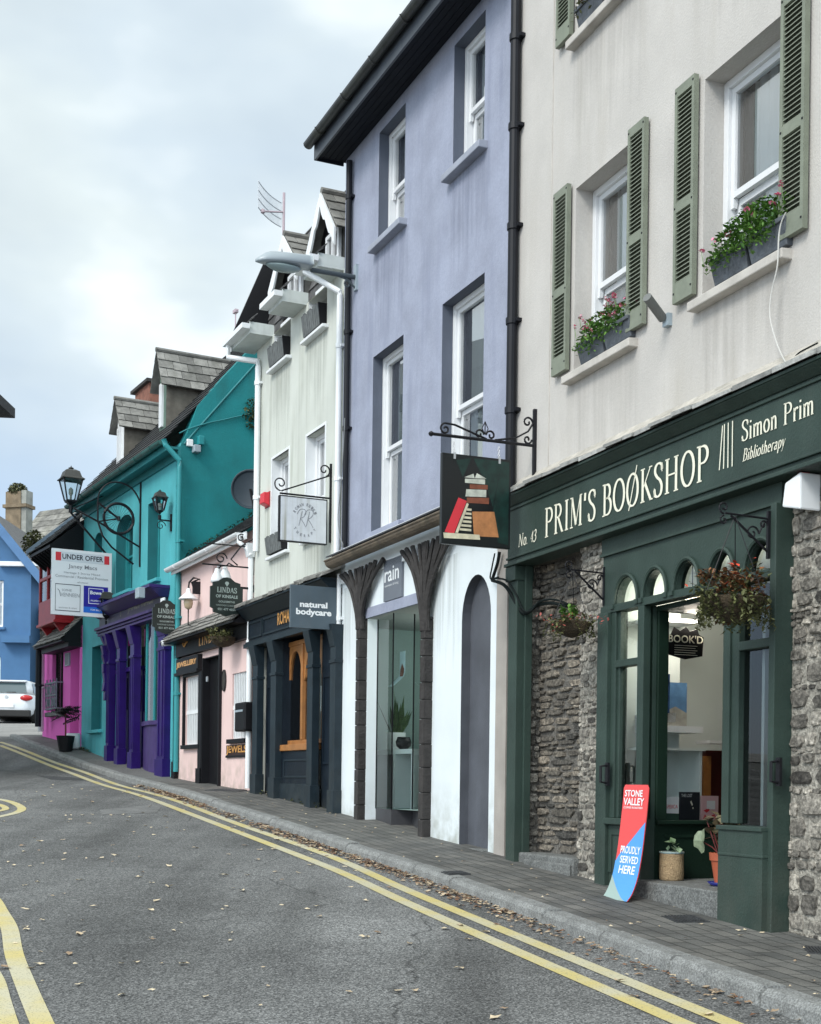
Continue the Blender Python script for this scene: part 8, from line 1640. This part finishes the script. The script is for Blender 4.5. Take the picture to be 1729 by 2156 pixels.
# car ----------------------------------------------------------
def car():
    Yc=44.2;c=at(12,1512,Yc);ang=math.radians(4);Fk=Frame((c.x,c.y),(c.x+math.cos(ang),c.y+math.sin(ang)));z0=g(Yc+.5)-.1
    t=thing('parked_car','silver hatchback car seen from behind in front of the blue house','car',Fk,0,2.1,z0)
    def ringp(w,ya,yb,z,n=28,e=.28,tl=.0):
        P=[];cy=(ya+yb)/2;ry=(yb-ya)/2
        for k in range(n):
            a=2*math.pi*k/n;ca,sa=math.cos(a),math.sin(a);P.append((w*math.copysign(abs(ca)**e,ca),cy+ry*math.copysign(abs(sa)**(e*1.3),sa),z0+z))
        return P
    L=[(.78,.08,4.05,.24),(.86,.0,4.15,.32),(.88,-.02,4.18,.5),(.88,.02,4.16,.72),(.86,.06,4.0,.9),(.83,.1,3.7,.96)]
    Gh=[(.83,.1,3.2,.96),(.76,.22,2.9,1.18),(.68,.36,2.45,1.38),(.62,.5,2.2,1.44),(.4,.8,1.9,1.47)]
    def loft(rs,n=28):
        m=MB();m.sm=True;vs=[];[vs.extend(ringp(w,a,b_,z)) for w,a,b_,z in rs];fs=[(i*n+k,i*n+(k+1)%n,(i+1)*n+(k+1)%n,(i+1)*n+k) for i in range(len(rs)-1) for k in range(n)]+[tuple(range((len(rs)-1)*n,len(rs)*n)),tuple(range(n))[::-1]];m.add(vs,fs);return m
    body=part(t,'body',loft(L),M_carp);part(t,'cabin',loft(Gh),M_carp)
    part(body,'lower_bumper',MB().box(-.8,.8,-.05,.15,z0+.2,z0+.42).box(-.72,.72,.1,3.9,z0+.2,z0+.26),M_rubber,bevel=.03)
    gm=mat('dark_car_glass',(.06,.09,.1),.08,.05,spec=.8)
    part(t,'rear_window',MB().add([(-.66,.095,z0+1.0),(.66,.095,z0+1.0),(.56,.335,z0+1.35),(-.56,.335,z0+1.35)],[(0,1,2,3)]),gm)
    part(t,'spoiler',MB().hexa([(-.6,.24,z0+1.38),(.6,.24,z0+1.38),(.6,.5,z0+1.4),(-.6,.5,z0+1.4)],[(-.58,.25,z0+1.42),(.58,.25,z0+1.42),(.58,.5,z0+1.455),(-.58,.5,z0+1.455)]),M_carp,bevel=.01)
    part(t,'wiper',MB().tube([(0,.07,z0+1.01),(.3,.09,z0+1.02)],.012,5),M_rubber)
    for s_ in (-1,1):
        m=MB();m.sm=True;m.lathe((0,0,0),[(.002,.06),(.1,.055),(.15,.03),(.17,0)],16);m.v=[(s_*.66+v[0]*1.25,.035-v[2]*.9,z0+.83+v[1]*.58) for v in m.v];l_=part(t,'tail_light',m,M_tail)
        part(t,'side_window',MB().add([(s_*.815,.5,z0+1.0),(s_*.815,3.0,z0+1.0),(s_*.7,2.3,z0+1.36),(s_*.7,.75,z0+1.36)],[(0,1,2,3)]),gm)
        for yy in (.75,3.3):
            w=MB();w.sm=False;n=20
            def wh(r,x):return [(x,yy+r*math.cos(2*math.pi*k/n),z0+.31+r*math.sin(2*math.pi*k/n)) for k in range(n)]
            a,b_,c_,d_2=wh(.29,s_*.7),wh(.31,s_*.74),wh(.31,s_*.87),wh(.28,s_*.895);vs=a+b_+c_+d_2
            w.add(vs,[(i*n+k,i*n+(k+1)%n,(i+1)*n+(k+1)%n,(i+1)*n+k) for i in range(3) for k in range(n)]+[tuple(range(n)),tuple(range(3*n,4*n))]);ww=part(t,'wheel',w,M_rubber);r_=MB();r_.add(wh(.2,s_*.9)+[(s_*.885,yy,z0+.31)],[(k,(k+1)%n,n) for k in range(n)]);part(ww,'rim',r_,M_silver)
        part(t,'exhaust',MB().tube([(-.45,-.03,z0+.22),(-.45,.2,z0+.22)],.035,8),M_silver) if s_<0 else None
    part(t,'number_plate',MB().box(-.26,.26,-.045,-.02,z0+.5,z0+.61),M_whitep);part(t,'emblem',MB().lathe((0,0,0),[(.055,0),(.05,.01)],14) if 0 else MB().prism([(.06*math.cos(k*.45),z0+.86+.06*math.sin(k*.45)) for k in range(14)],lambda u,v,dd:(u,dd,v),.02,.06),M_silver)
    part(t,'mirror',MB().box(.86,1.0,2.6,2.7,z0+.95,z0+1.08),M_carp,bevel=.02)
car()
# ================================================================ FALLEN LEAVES (litter nobody could count)
m=MB();rg=random.Random(12)
def flat_leaf(x,y,z,s,r):
    a=rg.uniform(0,6.28);n=7;P=[(x,y,z+.004+rg.uniform(0,.012))]
    for k in range(n):
        w=a+2*math.pi*k/n;rr=s*(.55+.45*(k%2))*rg.uniform(.8,1.1)*(1 if k%3 else .8);P.append((x+rr*math.cos(w),y+rr*math.sin(w)*.9,z+.003+rg.uniform(0,.02)*s/.05))
    m.add(P,[(0,1+k,1+(k+1)%n) for k in range(n)],r)
for _ in range(2300):
    Y=6.3+16*rg.random()**.8;dens=.25+.75*(noise.noise(Vector((Y*.9,3,0)))>-.05)
    if Y<14 and Y>9.6: dens=1
    if rg.random()>dens*(1 if Y>9 else .45): continue
    dx=-abs(rg.gauss(0,.085));x=kx(Y)+dx-.015;flat_leaf(x,Y,g(Y)-.098+rg.random()*.02*(dx>-.08),rg.uniform(.014,.04),min(1,rg.random()**1.6*.8))
for _ in range(400):
    Y=4.5+18*rg.random()**1.2;x=kx(Y)-rg.uniform(.1,5.5)
    flat_leaf(x,Y,g(Y)-.097,rg.uniform(.016,.05),rg.choice([.8,.95,1,1,.9,.3,.6]))
for _ in range(90):
    Y=rg.uniform(6.5,20);x=kx(Y)+rg.uniform(.1,1.1);flat_leaf(x,Y,g(Y)+.008,rg.uniform(.01,.026),rg.uniform(.3,1))
o=bpy.data.objects.new('fallen_leaves',mesh('fallen_leaves',m,M_fall));sc.collection.objects.link(o);o['kind']='stuff'
# weeds at wall foot
m=MB()
for _ in range(260):
    k=rg.choice([0,0,1,2]);F,x=((E,rg.uniform(0,.9)),(B,rg.uniform(-.05,.1)),(C,rg.uniform(0,WC)))[k];q=F.w(x,-.03-rg.random()*.05,0);leaf(m,(q.x,q.y,g(q.y)+rg.uniform(0,.07)),rg.uniform(.03,.06))
o=bpy.data.objects.new('pavement_weeds',mesh('pavement_weeds',m,M_leafo));sc.collection.objects.link(o);o['kind']='stuff'

# ceiling lamps burning inside the two bright shops
def pendant(lab,F,x,y,z,w,col,r=.08):
    t=thing('ceiling_lamp',lab,'lamp',F,x,y,z);me=mat('lit_lamp_shade',(.9,.85,.7),.5,0);b_=me.node_tree.nodes['Principled BSDF'];b_.inputs['Emission Color'].default_value=(1,.85,.6,1);b_.inputs['Emission Strength'].default_value=3
    mm=MB();mm.sm=True;mm.lathe((x,y,z),[(.002,-.05),(.05,-.04),(.07,0),(.05,.05),(.01,.07)],12);part(t,'globe',mm,me);part(t,'flex',MB().tube([(x,y,z+.06),(x,y,z+.4)],.004,4),M_black)
    L=bpy.data.lights.new('lamp_light','POINT');L.energy=w;L.color=col;L.shadow_soft_size=r;o=bpy.data.objects.new('lamp_light',L);sc.collection.objects.link(o);o.parent=t.e;o.location=(0,0,-.12)
pendant('warm ceiling lamp burning inside the bookshop behind the left bay',A,*LAMP_A,15,(1,.9,.76))
pendant('ceiling lamp burning inside the white fronted shop above its glass display',B,*LAMP_B,16,(.95,1,.98))

# rain streaks on the render under sills and ledges (stains with their own shape)
def stainmat(name,col,strength):
    m=bpy.data.materials.new(name);m.use_nodes=True;nt=m.node_tree;N=nt.nodes;L=nt.links;b_=N['Principled BSDF'];b_.inputs['Base Color'].default_value=(*col,1);b_.inputs['Roughness'].default_value=.9
    uv=N.new('ShaderNodeUVMap');uv.uv_map='UVMap';tc=N.new('ShaderNodeTexCoord');mp=N.new('ShaderNodeMapping');mp.inputs['Scale'].default_value=(16,1,.7);L.new(tc.outputs['Object'],mp.inputs[0])
    n=N.new('ShaderNodeTexNoise');n.inputs['Scale'].default_value=1;n.inputs['Detail'].default_value=4;L.new(mp.outputs[0],n.inputs[0]);sp=N.new('ShaderNodeSeparateXYZ');L.new(uv.outputs[0],sp.inputs[0])
    # fade with distance from the sill and to the sides; the streak threshold rises downward
    a=N.new('ShaderNodeMath');a.operation='MULTIPLY_ADD';L.new(sp.outputs[1],a.inputs[0]);a.inputs[1].default_value=.36;a.inputs[2].default_value=-.62
    c=N.new('ShaderNodeMath');c.operation='ADD';L.new(n.outputs[0],c.inputs[0]);L.new(a.outputs[0],c.inputs[1])
    d=N.new('ShaderNodeMapRange');L.new(c.outputs[0],d.inputs[0]);d.inputs[1].default_value=0;d.inputs[2].default_value=.42;d.inputs[3].default_value=0;d.inputs[4].default_value=strength
    e=N.new('ShaderNodeMath');e.operation='PINGPONG';e.inputs[1].default_value=.5;L.new(sp.outputs[0],e.inputs[0]);f=N.new('ShaderNodeMapRange');L.new(e.outputs[0],f.inputs[0]);f.inputs[1].default_value=0;f.inputs[2].default_value=.12
    g_2=N.new('ShaderNodeMath');g_2.operation='MULTIPLY';L.new(d.outputs[0],g_2.inputs[0]);L.new(f.outputs[0],g_2.inputs[1])
    h=N.new('ShaderNodeMapRange');L.new(sp.outputs[1],h.inputs[0]);h.inputs[1].default_value=0;h.inputs[2].default_value=.3
    k=N.new('ShaderNodeMath');k.operation='MULTIPLY';L.new(g_2.outputs[0],k.inputs[0]);L.new(h.outputs[0],k.inputs[1])
    L.new(k.outputs[0],b_.inputs['Alpha']);return m
def stain(par,x0,x1,zt_,h,m_,y=-.003):
    mb=MB();mb.uv=[(0,0),(1,0),(1,1),(0,1)];mb.quad((x0,y,zt_-h),(x1,y,zt_-h),(x1,y,zt_),(x0,y,zt_));part(par,'rain_stain',mb,m_)
S1=stainmat('grey_brown_rain_stain',(.25,.23,.2),.2);S2=stainmat('slate_rain_stain',(.17,.185,.25),.3);S3=stainmat('green_rain_stain',(.25,.26,.22),.3);S4=stainmat('dark_teal_stain',(.01,.14,.14),.4)
for a,c in ((w1a,w1b),(w2a,w2b)):
    stain(bk,a-.15,c+.15,zb-.085,1.0,S1);stain(bk,a-.15,c+.15,zb3-.085,1.1,S1)
for a,c in VT: stain(pb,a-.15,c+.15,zt1b-.09,1.2,S2)
for a in (n1,n2): stain(sg,a[0]-.08,a[1]+.08,zc_t-.06,1.3,S3);stain(sg,a[0]-.12,a[1]+.12,zn1b-.06,.8,S3)
stain(pb,.05,h0-.05,zc1-.25,1.2,S3);stain(pb,h1+.05,ar0-.05,zc1-.3,1.4,S3)
